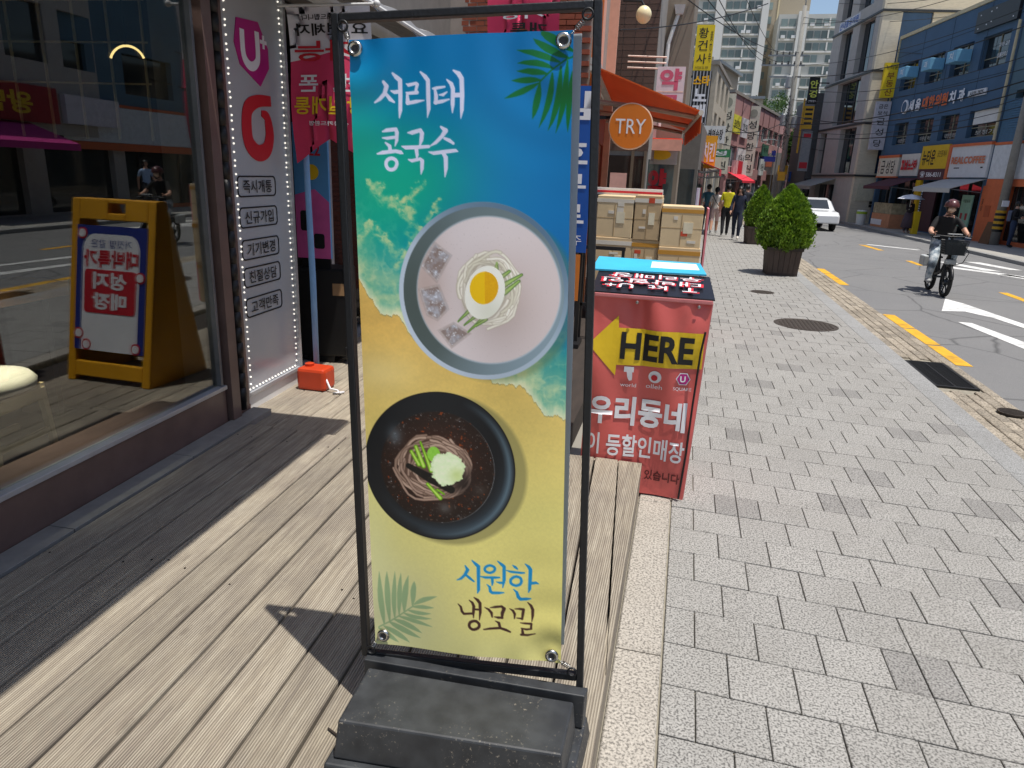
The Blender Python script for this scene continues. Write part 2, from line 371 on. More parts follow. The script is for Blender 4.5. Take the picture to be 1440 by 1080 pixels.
# drain grate
IRON = P('cast iron', '2e2d2c', .6, .6, var=.3, scale=30, bump=.3, dirt=.4); RUST = P('rusty cast iron', '4a423b', .7, .4, var=.3, scale=40, bump=.4, dirt=.4)
gr = thing('drain_grate', 'black iron grate set in the gutter beside the road', 'drain grate', (2.72, 7.82, -.03))
MB().bx(-.2, .2, -.52, .52, -.02, -.004).obj('pit', P('dark pit', '0c0c0c', .9), gr)
f = MB().bx(-.2, -.17, -.52, .52, -.003, .016).bx(.17, .2, -.52, .52, -.003, .016).bx(-.17, .17, -.52, -.49, -.003, .016).bx(-.17, .17, .49, .52, -.003, .016).bx(-.008, .008, -.49, .49, -.003, .015); f.obj('frame', IRON, gr)
bar = MB().bx(-.17, .17, -.007, .007, -.002, .013).mesh('grate bar', IRON)
for k in range(26): link('bar', bar, gr, loc=(0, -.47 + k * .0376, 0))
def manhole(x, y, r_, label):
    t = thing('manhole_cover', label, 'manhole cover', (x, y, 0))
    MB().lathe([(r_, -.01), (r_, .005), (r_ * .93, .006), (r_ * .92, .002), (.01, .002)], seg=40).obj('cover', RUST, t)
    st = MB()
    for k in range(-6, 7):
        for l in range(-6, 7):
            a, b = k * r_ * .13, l * r_ * .13
            if math.hypot(a, b) < r_ * .86: st.bx(a - r_ * .035, a + r_ * .035, b - r_ * .05, b + r_ * .05, .0015, .007)
    st.obj('studs', RUST, t)['kind'] = 'stuff'
manhole(1.72, 9.92, .41, 'large round iron manhole cover in the middle of the pavement')
manhole(1.42, 12.72, .2, 'small round iron cover beyond the large manhole')
manhole(2.9, 6.55, .11, 'small iron valve cover by the edge of the road')

# ================================================================ the wooden deck
def plankmat():
    m, t, b = nodes('weathered deck wood'); b.inputs['Roughness'].default_value = .8
    tc = N(t, 'TexCoord'); oi = N(t, 'ObjectInfo'); cx = N(t, 'CombineXYZ'); mu = N(t, 'Math', operation='MULTIPLY'); mu.inputs[1].default_value = 37.0
    t.links.new(oi.outputs['Random'], mu.inputs[0]); t.links.new(mu.outputs[0], cx.inputs[1]); t.links.new(mu.outputs[0], cx.inputs[2])
    va = N(t, 'VectorMath', operation='ADD'); t.links.new(tc.outputs['Object'], va.inputs[0]); t.links.new(cx.outputs[0], va.inputs[1])
    mp = N(t, 'Mapping'); mp.inputs['Scale'].default_value = (26, 1.3, 1); t.links.new(va.outputs[0], mp.inputs[0])
    g1 = N(t, 'TexNoise', i_Scale=2.2, i_Detail=8.0, i_Roughness=.65, i_Distortion=.8); t.links.new(mp.outputs[0], g1.inputs[0])
    out = ramp(t, g1.outputs[0], [(.25, rgb('80766a')), (.45, rgb('a39885')), (.6, rgb('bab09c')), (.8, rgb('d0c6b0'))])
    mp2 = N(t, 'Mapping'); mp2.inputs['Scale'].default_value = (3, 2, 1); t.links.new(va.outputs[0], mp2.inputs[0])
    g2 = N(t, 'TexNoise', i_Scale=1.4, i_Detail=7.0, i_Roughness=.7); t.links.new(mp2.outputs[0], g2.inputs[0])
    out = mixc(t, ramp(t, g2.outputs[0], [(.35, 0.), (.75, .6)]), out, (*rgb('938a80'), 1))
    # knots
    mp3 = N(t, 'Mapping'); mp3.inputs['Scale'].default_value = (7, 2.3, 1); t.links.new(va.outputs[0], mp3.inputs[0])
    vo = N(t, 'TexVoronoi', i_Scale=1.0); t.links.new(mp3.outputs[0], vo.inputs['Vector'])
    out = mixc(t, ramp(t, vo.outputs['Distance'], [(0., .6), (.05, .4), (.075, .08), (.09, .25), (.11, 0.)]), out, (*rgb('51443a'), 1))
    mp4 = N(t, 'Mapping'); mp4.inputs['Scale'].default_value = (70, 2.2, 1); t.links.new(va.outputs[0], mp4.inputs[0])
    g4 = N(t, 'TexNoise', i_Scale=1.5, i_Detail=5.0, i_Roughness=.6, i_Distortion=1.2); t.links.new(mp4.outputs[0], g4.inputs[0])
    out = mixc(t, ramp(t, g4.outputs[0], [(.6, 0.), (.68, .45)]), out, (*rgb('5f544a'), 1))
    # ribs along the board
    sx = N(t, 'SeparateXYZ'); t.links.new(tc.outputs['Object'], sx.inputs[0]); fm = N(t, 'Math', operation='MULTIPLY'); fm.inputs[1].default_value = 2 * math.pi / .0088
    t.links.new(sx.outputs[0], fm.inputs[0]); sn = N(t, 'Math', operation='SINE'); t.links.new(fm.outputs[0], sn.inputs[0])
    rb = N(t, 'MapRange'); rb.inputs['From Min'].default_value = -1; t.links.new(sn.outputs[0], rb.inputs[0])
    rf_ = N(t, 'Math', operation='MULTIPLY'); t.links.new(ramp(t, rb.outputs[0], [(0., .95), (.3, .5), (.5, 0.)]), rf_.inputs[0]); t.links.new(ramp(t, g2.outputs[0], [(.3, .25), (.65, .85)]), rf_.inputs[1])
    out = mixc(t, rf_.outputs[0], out, (*rgb('5a5047'), 1))
    mr = N(t, 'MapRange'); mr.inputs['To Min'].default_value = .82; mr.inputs['To Max'].default_value = 1.1; t.links.new(oi.outputs['Random'], mr.inputs[0])
    out = mixc(t, 1.0, out, mr.outputs[0], 'MULTIPLY'); t.links.new(out, b.inputs['Base Color'])
    bp = N(t, 'Bump', i_Strength=.9, i_Distance=.003); t.links.new(rb.outputs[0], bp.inputs['Height'])
    b2 = N(t, 'Bump', i_Strength=.4, i_Distance=.003); t.links.new(g1.outputs[0], b2.inputs['Height']); t.links.new(bp.outputs[0], b2.inputs['Normal']); t.links.new(b2.outputs[0], b.inputs['Normal'])
    return m
WOOD = plankmat(); WDARK = P('dark old wood', '332b25', .85, var=.25, scale=3, stretch=(8, 1, 8)); NAIL = P('rusty nail', '2a211b', .7, .5)
deck = struct(MB().bx(-2.68, -.16, -2, 3.72, -.05, .175).bx(-2.72, -.62, 3.73, 9.3, -.05, .135).obj('deck', WDARK))
SK = -.0575; DT = .22; DP = .168                  # boards run slightly off the street's direction
def board(x, y0, y1, wd, top, skew=SK, name='plank'):
    L = y1 - y0; b = MB(); a = wd / 2; c = .004
    b.hexa([(-a, -L / 2, -.03), (a, -L / 2, -.03), (a, L / 2, -.03), (-a, L / 2, -.03), (-a, -L / 2, -c), (a, -L / 2, -c), (a, L / 2, -c), (-a, L / 2, -c)])
    i = len(b.v); b.f.pop(1); b.m.pop(1); b.v += [(-a + c, -L / 2 + c, 0), (a - c, -L / 2 + c, 0), (a - c, L / 2 - c, 0), (-a + c, L / 2 - c, 0)]; b.f.append((i, i + 1, i + 2, i + 3)); b.m.append(0)
    for k in range(4): b.f.append((4 + k, 4 + (k + 1) % 4, i + (k + 1) % 4, i + k)); b.m.append(0)
    yc = (y0 + y1) / 2
    return b.obj(name, WOOD, deck, loc=(x + skew * yc, yc, top + random.uniform(-.0015, .0015)), rot=(0, 0, -math.atan(skew)))
nail = MB().lathe([(.0045, 0), (.0045, .0012), (.001, .002)], seg=8).mesh('nail head', NAIL)
k = 0; x = -2.253
while x < -.06:
    xe = x
    # the last boards are cut where the deck's edge runs parallel to the street
    yend = 3.66 if x < -.45 else 3.83
    if x < -.2:
        cut = random.choice((None, None, 1.0, 2.2)) if k % 3 == 1 else None
        segs = [(-1.6, yend)] if cut is None else [(-1.6, cut - .003), (cut + .003, yend)]
        for a, b in segs: board(x, a, b, DP - .011, DT)
        for yy in (.6, 2.1, 3.5):
            for dx in (-.05, .05):
                if random.random() < .35: continue
                yy += random.uniform(-.05, .05)
                link('nail', nail, deck, loc=(x + dx + SK * yy, yy + random.uniform(-.02, .02), DT + .0005))
    x += DP; k += 1
# tapering closing boards at the right edge
for c, tp in (([(-.105, -.8), (-.099, 1.84), (-.238, 3.83), (-.366, 3.83)], DT), ([(-.099, 1.98), (-.099, 3.0), (-.099, 3.83), (-.232, 3.83)], DT - .002)):
    MB().hexa([(*p, tp - .03) for p in c] + [(*p, tp) for p in c]).obj('plank', WOOD, deck)
MB().bx(-.125, -.098, -1.5, 3.835, .0, DT - .012).obj('fascia_board', WOOD, deck)
MB().bx(-.62, -.126, 3.81, 3.84, .0, DT - .012).obj('fascia_board', WOOD, deck)
x = -2.62; k = 0
while x < -.7:
    board(x + (-SK * 3.7 if 0 else 0), 3.70, 7.2, .142, .178); x += .149
# grey stone threshold tiles along the shop front
TILE = P('grey tile', '8c8a86', .6, var=.12, scale=12, dirt=.3)
SHOP = Vector((-2.64, 2.02, 0)); SRZ = math.atan2(1, -.057)     # shop front frame: local x along the front, local +y into the shop

# ================================================================ the banner stand in the foreground
def srgb2lin(a): a = np.asarray(a, float) / 255; return np.where(a <= .04045, a / 12.92, ((a + .055) / 1.055) ** 2.4)
NTAB = np.random.default_rng(3).random(1024); NPRM = np.random.default_rng(4).permutation(1024)
def vnoise(x, y, seed):
    """smooth value noise on arrays"""
    xi = np.floor(x).astype(np.int64); yi = np.floor(y).astype(np.int64); fx, fy = x - xi, y - yi
    fx = fx * fx * (3 - 2 * fx); fy = fy * fy * (3 - 2 * fy)
    h = lambda a, b: NTAB[(NPRM[(a + seed * 37) & 1023] + b) & 1023]
    return (h(xi, yi) * (1 - fx) + h(xi + 1, yi) * fx) * (1 - fy) + (h(xi, yi + 1) * (1 - fx) + h(xi + 1, yi + 1) * fx) * fy
def fbm(x, y, seed, o=5):
    s_, a, t = 0, 1., 0
    for k in range(o): s_ = s_ + a * vnoise(x * 2 ** k, y * 2 ** k, seed + k); t += a; a *= .55
    return s_ / t
ART = {"W":[[85,99,3.9,92,109,5.7,86,126,5.2,73,138,4.4,60,146,2.1],[90,127,3.9,100,139,5.2,110,146,2.6],[103,120,2.1,112,123,4.6,125,122,4.6],[109,80,2.8,118,89,5.4,127,96,5.6,127,134,5.4,126,166,5.2,123,184,1.3],[143,105,1.3,149,108,4.1,169,105,3.8,172,108,4.3,168,121,3.8],[168,123,3.1,171,126,4.6,150,127,3.6,142,125,1.5],[145,127,3.1,146,147,5.7],[145,150,4.4,168,147,4.4,189,145,1.3],[181,80,2.3,193,91,5.3,200,100,5.3,200,136,5.6,200,165,5.1,196,185,1],[212,119,2.3,222,118,3.8,242,116,2.5],[217,119,3,220,136,5.1,219,151,4.9],[228,134,1.5,238,134,3.8,248,128,1.5],[217,151,4.3,235,149,4.3,253,145,1.8],[248,100,1.8,259,110,5,263,121,5.3,262,157,5.1,261,176,1.3],[267,136,5.3,280,136,5.3],[265,80,2.3,278,88,5.8,285,99,5.8,286,138,5.5,285,170,4.8,282,190,1],[78,215,1.8,89,212,4.7,113,210,4.5,115,218,5.3,114,236,4.5,109,250,1.3],[77,230,1.6,89,231,4,108,229,3.9],[85,242,2.6,95,250,4.8,96,261,4.8],[62,268,1.9,76,265,4.8,110,262,4.5,123,265,4.8,129,268,1.9],[144,219,1.8,155,219,5.2,177,214,4.7,181,222,5.7,179,237,5.2,175,249,2.6],[127,251,1.6,137,254,4.7,168,254,4.7,198,253,3.9],[165,257,5.2,167,272,4.5,166,279,2.4],[144,283,1.9,153,286,4.2,175,282,3.9,180,287,5.3,179,305,4.8,176,319,1.1],[231,208,2.8,243,217,6.2,233,230,4.9,217,244,4.2,202,252,1.3],[240,235,3.4,252,240,4.6,262,247,3.4],[198,266,1.6,211,269,4.4,243,266,4.9,267,264,4.1,273,266,1.6],[236,270,4.7,242,280,5.7,242,305,5.2,239,326,1.3],[113,293,4.5,111,298,4.5,108,303,4.5,103,306,4.5,98,307,4.5,92,306,4.5,88,303,4.5,85,298,4.5,84,293,4.5,85,287,4.5,88,283,4.5,93,280,4.5,99,279,4.5,104,280,4.5,109,283,4.5,112,287,4.5,113,293,4.5]],"B":[[278,1376,1.8,285,1388,5.1,277,1404,4.3,266,1416,3.6,254,1422,1.5],[279,1403,3.3,290,1412,4.3,303,1422,2.3],[298,1359,2,309,1369,4.8,316,1375,5.3,316,1410,4.8,316,1446,4.6,313,1457,1.5],[322,1405,1.5,336,1407,3.8,365,1405,3.8,376,1404,2.3],[355,1408,3.8,356,1419,4,355,1429,2],[367,1418,1.3,377,1420,3.5,388,1419,3.5],[371,1355,1.7,382,1364,4.5,389,1370,4.7,389,1410,4.8,385,1434,1.5],[340,1428,1.3,348,1435,3.8,350,1448,4.6,355,1452,4.3,374,1451,4.1,388,1449,1.8],[413,1364,1.5,420,1369,4.2,426,1374,2.5],[396,1381,1.5,408,1384,3.5,437,1385,3.5,446,1384,2.2],[448,1357,1.5,458,1365,4.7,463,1373,5.4,462,1408,5,461,1431,4.5,458,1443,1.3],[466,1414,4.2,478,1411,4.2,485,1413,2],[416,1437,1.5,425,1445,4,429,1459,5,435,1466,4.8,452,1464,4.5,464,1462,2],[363,1379,3.8,362,1383,3.8,359,1387,3.8,354,1390,3.8,349,1392,3.8,343,1391,3.8,338,1389,3.8,335,1386,3.8,334,1382,3.8,335,1378,3.8,338,1374,3.8,343,1371,3.8,349,1369,3.8,354,1370,3.8,359,1372,3.8,362,1375,3.8,363,1379,3.8],[438,1410,4,437,1415,4,434,1420,4,429,1423,4,423,1425,4,417,1424,4,412,1422,4,408,1418,4,407,1413,4,408,1407,4,412,1403,4,417,1399,4,423,1397,4,429,1398,4,434,1400,4,437,1404,4,438,1410,4]],"N":[[256,1496,1.3,264,1504,3.4,267,1518,3.9,273,1525,3.6,298,1521,3.4],[289,1481,1.5,298,1488,3.9,302,1498,4.4,301,1517,4.1,301,1534,1.3],[303,1508,3.1,318,1507,3.1],[303,1471,1.5,313,1478,4.6,320,1487,4.6,321,1515,4.1,318,1539,1.3],[334,1499,1.3,345,1504,3.6,353,1514,4.1,355,1527,2.3],[350,1498,1.3,364,1495,3.8,382,1492,3.6,389,1499,5.1,384,1513,4.9,383,1529,3.1],[361,1526,1.3,372,1528,3.9,384,1528,3.3],[364,1539,1.3,374,1545,3.9,377,1559,3.9],[331,1568,2.1,349,1564,3.6,377,1561,3.9,394,1566,4.1,406,1571,2.8],[405,1498,1.3,414,1504,3.6,419,1514,3.8,418,1528,2],[420,1498,1.5,433,1497,3.3,444,1498,4,442,1512,4.1,440,1528,3.1],[425,1526,1.5,440,1527,3.1],[456,1475,1.5,465,1484,4,470,1496,4.5,470,1514,4,468,1532,1.3],[435,1540,1.3,450,1540,3.1,467,1539,3.3,466,1552,3.3],[438,1556,1.5,452,1558,3.3,467,1555,2.5],[441,1558,3.1,443,1573,4.4],[438,1576,3.3,457,1575,3.3,478,1569,1.5],[318,1556,4.2,317,1561,4.2,313,1566,4.2,308,1569,4.2,303,1571,4.2,297,1571,4.2,292,1568,4.2,289,1564,4.2,288,1559,4.2,289,1554,4.2,292,1549,4.2,297,1546,4.2,303,1544,4.2,309,1544,4.2,313,1547,4.2,317,1551,4.2,318,1556,4.2]],"L1":[[540,59,2.3,522,52,6.1,506,44,8.4,491,37,8.9,479,30,7.7,467,23,4.9,458,16,0.4],[520,68,2,505,62,5.3,489,56,7.2,473,51,7.7,456,46,6.7,438,43,4.2,419,39,0.4],[505,82,1.8,492,76,4.9,479,72,6.6,465,69,7.1,451,68,6.1,435,67,3.9,420,68,0.4],[491,94,1.9,480,91,4.9,469,89,6.7,457,88,7.1,445,86,6.2,432,86,3.9,418,85,0.4],[475,107,1.9,464,106,4.9,453,106,6.7,441,106,7.1,430,106,6.2,418,106,3.9,406,106,0.4],[470,114,1.9,457,120,4.9,444,125,6.7,431,131,7.2,417,136,6.2,404,141,4,390,146,0.4],[474,114,2.2,472,128,5.8,470,141,7.9,467,154,8.5,464,168,7.4,461,181,4.7,457,194,0.4],[504,93,2,503,111,5.3,501,130,7.3,497,150,7.8,491,171,6.8,483,192,4.3,473,214,0.4],[524,78,2,523,105,5.3,521,131,7.3,517,156,7.8,511,179,6.8,504,201,4.3,495,221,0.4],[539,67,2,538,94,5.3,536,122,7.2,533,148,7.7,528,175,6.7,522,201,4.3,514,227,0.4],[552,92,1.8,549,116,4.9,547,139,6.6,545,161,7.1,544,183,6.2,543,204,3.9,543,225,0.4],[551,45,2.7,532,34,7,515,24,9.5,502,16,10.1,490,10,8.8,481,5,5.6,475,2,0.4],[552,58,2,534,64,2,503,85,2.1,474,111,1.8]],"L2":[[29,1587,2.3,27,1562,6,25,1535,8.2,23,1508,8.6,22,1479,7.5,22,1449,4.7,22,1418,0.4],[46,1576,2.3,45,1545,6,44,1515,8.1,44,1488,8.6,44,1463,7.4,44,1439,4.7,45,1417,0.4],[62,1563,1.9,62,1541,5.1,62,1518,6.9,63,1494,7.3,65,1468,6.3,67,1442,4,69,1415,0.4],[76,1552,1.9,77,1529,5.1,79,1507,6.9,80,1484,7.3,82,1462,6.3,84,1441,4,87,1419,0.4],[92,1541,2.4,93,1521,6.4,94,1502,8.6,97,1482,9.1,100,1463,7.9,104,1444,5,109,1424,0.4],[118,1518,2.2,120,1501,5.9,121,1486,8,122,1472,8.5,124,1460,7.3,125,1450,4.6,126,1441,0.4],[123,1515,1.9,133,1508,5,143,1502,6.8,154,1496,7.3,166,1491,6.3,179,1486,4,193,1481,0.4],[118,1523,1.6,128,1522,4.2,138,1521,5.7,149,1520,6.1,160,1520,5.3,171,1519,3.3,183,1518,0.4],[104,1536,1.6,114,1538,4.2,125,1540,5.7,137,1541,6.1,149,1541,5.3,161,1540,3.3,174,1538,0.4],[91,1547,1.6,102,1551,4.3,113,1554,5.8,127,1556,6.1,141,1556,5.3,158,1556,3.4,175,1554,0.4],[75,1559,1.8,90,1562,4.7,105,1565,6.4,122,1569,6.8,139,1572,5.8,157,1576,3.7,177,1580,0.4],[61,1571,2.3,74,1575,6,88,1579,8.1,102,1585,8.7,116,1591,7.5,130,1598,4.8,144,1605,0.4],[46,1581,2.4,58,1588,6.5,72,1595,8.8,87,1602,9.3,104,1609,8.1,121,1616,5.1,140,1622,0.4],[28,1596,2.3,42,1603,6.1,55,1610,8.2,67,1617,8.7,80,1625,7.6,93,1633,4.8,105,1642,0.4],[12,1603,2,22,1611,5.2,31,1618,7.1,41,1625,7.5,51,1632,6.5,61,1639,4.1,71,1645,0.4],[13,1599,2.3,45,1580,2.2,74,1558,2,121,1520,2]],"C1":[[368,553,6.3,370,536,2.3],[377,575,5.9,402,557,3.6],[386,593,6.8,434,565,3.1],[390,611,6.4,427,581,3.6],[266,688,1.9,304,652,5.6],[282,697,1.9,320,668,4.6],[292,715,1.9,334,677,4.6],[313,698,3.3,341,681,4.2]],"C2":[[131,1048,4.8,151,1085,5.7],[144,1034,5.2,164,1089,6.5],[157,1020,2.6,185,1101,6.1],[174,1141,4.4,209,1180,6.1],[201,1156,3.1,220,1168,2.2]],"SW":[[121,1090,7.4,181,1123,13.1,240,1154,10.9]]}
def sdist(X, Y, pl):
    """signed distance to a stroke of (x, y, radius) points"""
    d = np.full(X.shape, 1e9); p = [pl[i:i + 3] for i in range(0, len(pl), 3)]
    for (x0, y0, r0), (x1, y1, r1) in zip(p, p[1:]):
        lo, hi = min(x0, x1) - 14, max(x0, x1) + 14; lo2, hi2 = min(y0, y1) - 14, max(y0, y1) + 14
        m = (X > lo) & (X < hi) & (Y > lo2) & (Y < hi2)
        if not m.any(): continue
        x, y = X[m], Y[m]; L = (x1 - x0) ** 2 + (y1 - y0) ** 2 or 1e-6
        t = np.clip(((x - x0) * (x1 - x0) + (y - y0) * (y1 - y0)) / L, 0, 1)
        d[m] = np.minimum(d[m], np.hypot(x - x0 - t * (x1 - x0), y - y0 - t * (y1 - y0)) - (r0 + t * (r1 - r0)))
    return d
def poster(nx, ny, W=552., Hh=1656.):
    X, Y = np.meshgrid(np.linspace(0, W, nx), np.linspace(0, Hh, ny)); C = np.zeros((ny, nx, 3))
    FULL = (slice(0, ny), slice(0, nx))
    def put(mask, col, sl=FULL):
        m = np.clip(mask, 0, 1)[..., None]; C[sl] += (np.asarray(col, float) - C[sl]) * m
    def win(q, pad=16):
        xs, ys = q[0::3], q[1::3]; i0, i1 = int(max(0, (min(xs) - pad) / W * nx)), int(min(nx, (max(xs) + pad) / W * nx + 1)); j0, j1 = int(max(0, (min(ys) - pad) / Hh * ny)), int(min(ny, (max(ys) + pad) / Hh * ny + 1))
        return (slice(j0, max(j1, j0 + 1)), slice(i0, max(i1, i0 + 1)))
    def cov(d, s=1.0): return np.clip(.5 - d / s / 2, 0, 1)
    def gauss(cx, cy, sx, sy): return np.exp(-((X - cx) / sx) ** 2 - ((Y - cy) / sy) ** 2)
    # sea: deep blue at the top and right, green shallows at the left
    C[:] = (4, 116, 178)
    put(gauss(560, -40, 420, 240) * .45, (2, 94, 150)); put(gauss(40, 380, 250, 210) * 1.0, (6, 158, 132)); put(gauss(150, 330, 130, 110) * .6, (14, 176, 138))
    put(gauss(0, 250, 90, 130) * .6, (10, 150, 120)); put(gauss(540, 620, 160, 260) * .6, (0, 92, 158)); put(gauss(540, 790, 120, 70) * .7, (0, 120, 130))
    # shoreline: height of the water's edge at each x
    sh = np.interp(X, [0, 14, 56, 109, 142, 174, 260, 371, 437, 484, 553], [588, 601, 664, 685, 729, 768, 812, 844, 860, 915, 932])
    sh = sh + (fbm(X / 24, X / 24 * 0 + 3, 5, 4) - .5) * 34 + (fbm(X / 7, Y / 90, 9, 3) - .5) * 10
    d = sh - Y                                                  # >0 in the water
    n1 = fbm(X / 42 + fbm(X / 30, Y / 30, 3) * 1.6, Y / 34, 11); n2 = fbm(X / 16, Y / 14, 21); cell = np.abs(fbm(X / 30, Y / 30, 31, 4) - .5) * 2
    lace = np.clip(1 - cell * 5.5, 0, 1) ** .7
    put(np.clip(1 - d / 230, 0, 1) * .75 * (d > 0) * np.clip(1.2 - X / 420 * (Y < 700), .2, 1), (96, 180, 128))
    put(np.clip(1 - d / 190, 0, 1) ** .8 * (d > 0) * (.35 + .65 * np.clip(n1 * 2.4 - .75, 0, 1)), (200, 208, 156))
    put(lace * .55 * np.clip(1 - d / 280, 0, 1) ** .8 * (d > 0) * np.clip(n2 * 1.6 - .2, 0, 1), (206, 214, 168))
    put(np.clip(1 - d / 34, 0, 1) * (d > 0) * (.6 + .4 * n2), (226, 226, 190))
    # wave crests
    for pl, wd in (([40, 345, 86, 385, 133, 402, 150, 450, 178, 482], 12), ([4, 480, 40, 440, 70, 470, 110, 520], 6), ([120, 410, 165, 372, 175, 340], 7), ([100, 545, 150, 505, 190, 470], 6), ([190, 430, 215, 395], 5)):
        q = []
        for i in range(0, len(pl), 2): q += [pl[i], pl[i + 1], wd]
        sd = sdist(X + (n1 - .5) * 60, Y + (n2 - .5) * 40, q); put(np.clip(1 - sd / 12, 0, 1) ** 1.5 * np.clip(n2 * 2.2 - .45, 0, 1) * .85, (190, 206, 150))
    # sand
    g = np.clip((Y - 700) / 500, 0, 1)[..., None]; sand = np.array((212, 174, 92.)) * (1 - g) + np.array((218, 208, 124.)) * g
    sand = sand * (1 + (fbm(X / 60, Y / 40, 41)[..., None] - .5) * .16 * (1 - g)) * (1 + (fbm(X / 5, Y / 5, 47, 3)[..., None] - .5) * .06)
    m = np.clip(-d / 2 + .5, 0, 1)[..., None]; C[:] = C * (1 - m) + sand * m
    put(np.clip(1 - np.abs(d + 2) / 2.5, 0, 1) * .5, (140, 130, 90))
    put(gauss(40, 830, 110, 60) * .5 * (d < 0), (226, 210, 150)); put(gauss(60, 1560, 170, 210) * .75, (188, 192, 158)); put(gauss(330, 1640, 260, 70) * .45, (206, 204, 146)); put(gauss(10, 1330, 60, 200) * .4, (200, 205, 165))
    # --- white soy noodle bowl, a round steel dish
    def ang(cx, cy): return np.arctan2(Y - cy, X - cx)
    cx, cy, ro = 332, 613, 222; r_ = np.hypot(X - cx, (Y - cy) * .98)
    put(np.clip(1 - (np.hypot(X - cx - 26, Y - cy - 14) - ro + 12) / 16, 0, 1) * .42 * (X - cx + Y - cy > 0), (120, 118, 70))
    put(cov(r_ - ro), (150, 170, 184)); a = ang(cx, cy)
    lit = .5 + .5 * np.cos(a - 2.6)                             # printed rim: pale at left, blue grey at right
    put(cov(r_ - ro) * lit * .7, (196, 206, 222)); put(cov(r_ - ro) * np.clip(np.cos(a + 1.0), 0, 1) * .75, (62, 92, 120))
    put(cov(r_ - ro + 12), (104, 120, 124)); put(cov(r_ - ro + 12) * np.clip(np.cos(a - 2.9), 0, 1) * .8, (66, 76, 72)); put(cov(r_ - ro + 12) * np.clip(np.cos(a - .7), 0, 1) * .75, (140, 162, 176))
    rl = np.hypot(X - 346, Y - 609); liq = cov(rl - 186, 2); put(np.clip(1 - np.abs(rl - 187) / 4, 0, 1) * .6, (190, 206, 220))
    put(liq, (214, 204, 205)); put(liq * gauss(470, 640, 150, 200) * .55, (196, 180, 176)); put(liq * gauss(180, 600, 60, 160) * .7, (168, 146, 138)); put(liq * gauss(330, 450, 160, 60) * .3, (224, 216, 218))
    put(liq * np.clip(fbm(X / 3, Y / 3, 51, 2) * 3 - 2.3, 0, 1) * .5, (150, 140, 136))
    # ice
    def poly(pts, soft=3):
        dd = np.full(X.shape, -1e9); n = len(pts)
        for k in range(n):
            (x0, y0), (x1, y1) = pts[k], pts[(k + 1) % n]; L = math.hypot(x1 - x0, y1 - y0); dd = np.maximum(dd, ((X - x0) * (y1 - y0) - (Y - y0) * (x1 - x0)) / L)
        return np.clip(.5 - dd / soft / 2, 0, 1), dd
    for q in ([(208, 488), (250, 519), (211, 585), (172, 545)], [(165, 607), (216, 595), (240, 656), (211, 685), (185, 672)], [(215, 713), (254, 693), (296, 719), (248, 756)]):
        mk, dd = poly(q, 5); put(mk * .9, (128, 112, 106)); put(mk * np.clip(fbm(X / 14, Y / 14, 61) * 2.6 - .9, 0, 1) * .8, (176, 182, 196)); put(mk * np.clip(fbm(X / 5, Y / 5, 67) * 4 - 2.3, 0, 1), (224, 230, 240)); put(np.clip(1 - np.abs(dd + 1) / 3, 0, 1) * .5, (196, 184, 178))
    # noodles, egg and cucumber
    rn = np.random.default_rng(5)
    put(gauss(372, 640, 80, 95) * .4, (150, 128, 116)); put(np.clip(1.6 - 1.6 * np.hypot((X - 348) / 80, (Y - 605) / 98) ** 4, 0, 1) * .75, (214, 208, 190))
    def swirl(cx, cy, rx, ry, n, cols, shade, wd):
        for k in range(n):
            t0 = rn.uniform(0, 6.28); L = rn.uniform(.8, 2.2); rr = rn.uniform(.35, 1.0) ** .6; q = []; ox, oy = rn.uniform(-10, 10, 2)
            for j in range(9):
                t = t0 + L * j / 8; w_ = rr * (1 + .06 * math.sin(5 * t + k)); q += [cx + ox + rx * w_ * math.cos(t), cy + oy + ry * w_ * math.sin(t), wd * rn.uniform(.85, 1.15)]
            sl = win(q); sd = sdist(X[sl], Y[sl], q); put(np.clip(1 - sd / 2.2, 0, 1) * .55, shade, sl); put(cov(sd + .3, 1.2), cols[k % len(cols)], sl); put(cov(sd + wd * .65, 1.2) * .5, tuple(min(255, v + 22) for v in cols[k % len(cols)]), sl)
    swirl(350, 608, 80, 96, 46, [(222, 218, 204), (208, 204, 186), (230, 226, 214)], (160, 148, 128), 3.4)
    for q in ART['C1']:
        sd = sdist(X, Y, q); put(cov(sd, 1.2), (128, 166, 74)); put(cov(sd + 3, 1.5) * .8, (184, 206, 128)); put(np.clip(1 - np.abs(sd + .5) / 1.6, 0, 1) * .8 * (X + Y * .3 > q[0] + q[1] * .3), (34, 74, 30))
    ca, sa = math.cos(-.3), math.sin(-.3)
    def rot_ell(cx, cy, rx, ry): return np.hypot(((X - cx) * ca - (Y - cy) * sa) / rx, ((X - cx) * sa + (Y - cy) * ca) / ry)
    e = rot_ell(338, 612, 51, 70); put(np.clip(1.25 - e, 0, .25) * 1.6, (150, 140, 128)); put(np.clip((1 - e) * 40 + .5, 0, 1), (236, 236, 226)); put(np.clip((1 - e) * 40 + .5, 0, 1) * gauss(350, 660, 40, 40) * .5, (204, 206, 186))
    yk = rot_ell(336, 600, 37, 42); put(np.clip((1 - yk) * 30 + .5, 0, 1), (234, 190, 14)); put(np.clip((1 - yk) * 30 + .5, 0, 1) * (X > 338) * (.35 + .5 * fbm(X / 4, Y / 4, 71, 3)), (214, 152, 6))
    # --- black bowl of cold buckwheat noodles
    cx, cy, ro = 207, 1091, 213; r_ = np.hypot(X - cx, Y - cy); a = ang(cx, cy)
    put(np.clip(1 - (np.hypot(X - cx - 30, Y - cy - 10) - ro + 4) / 12, 0, 1) * .75, (138, 132, 84))
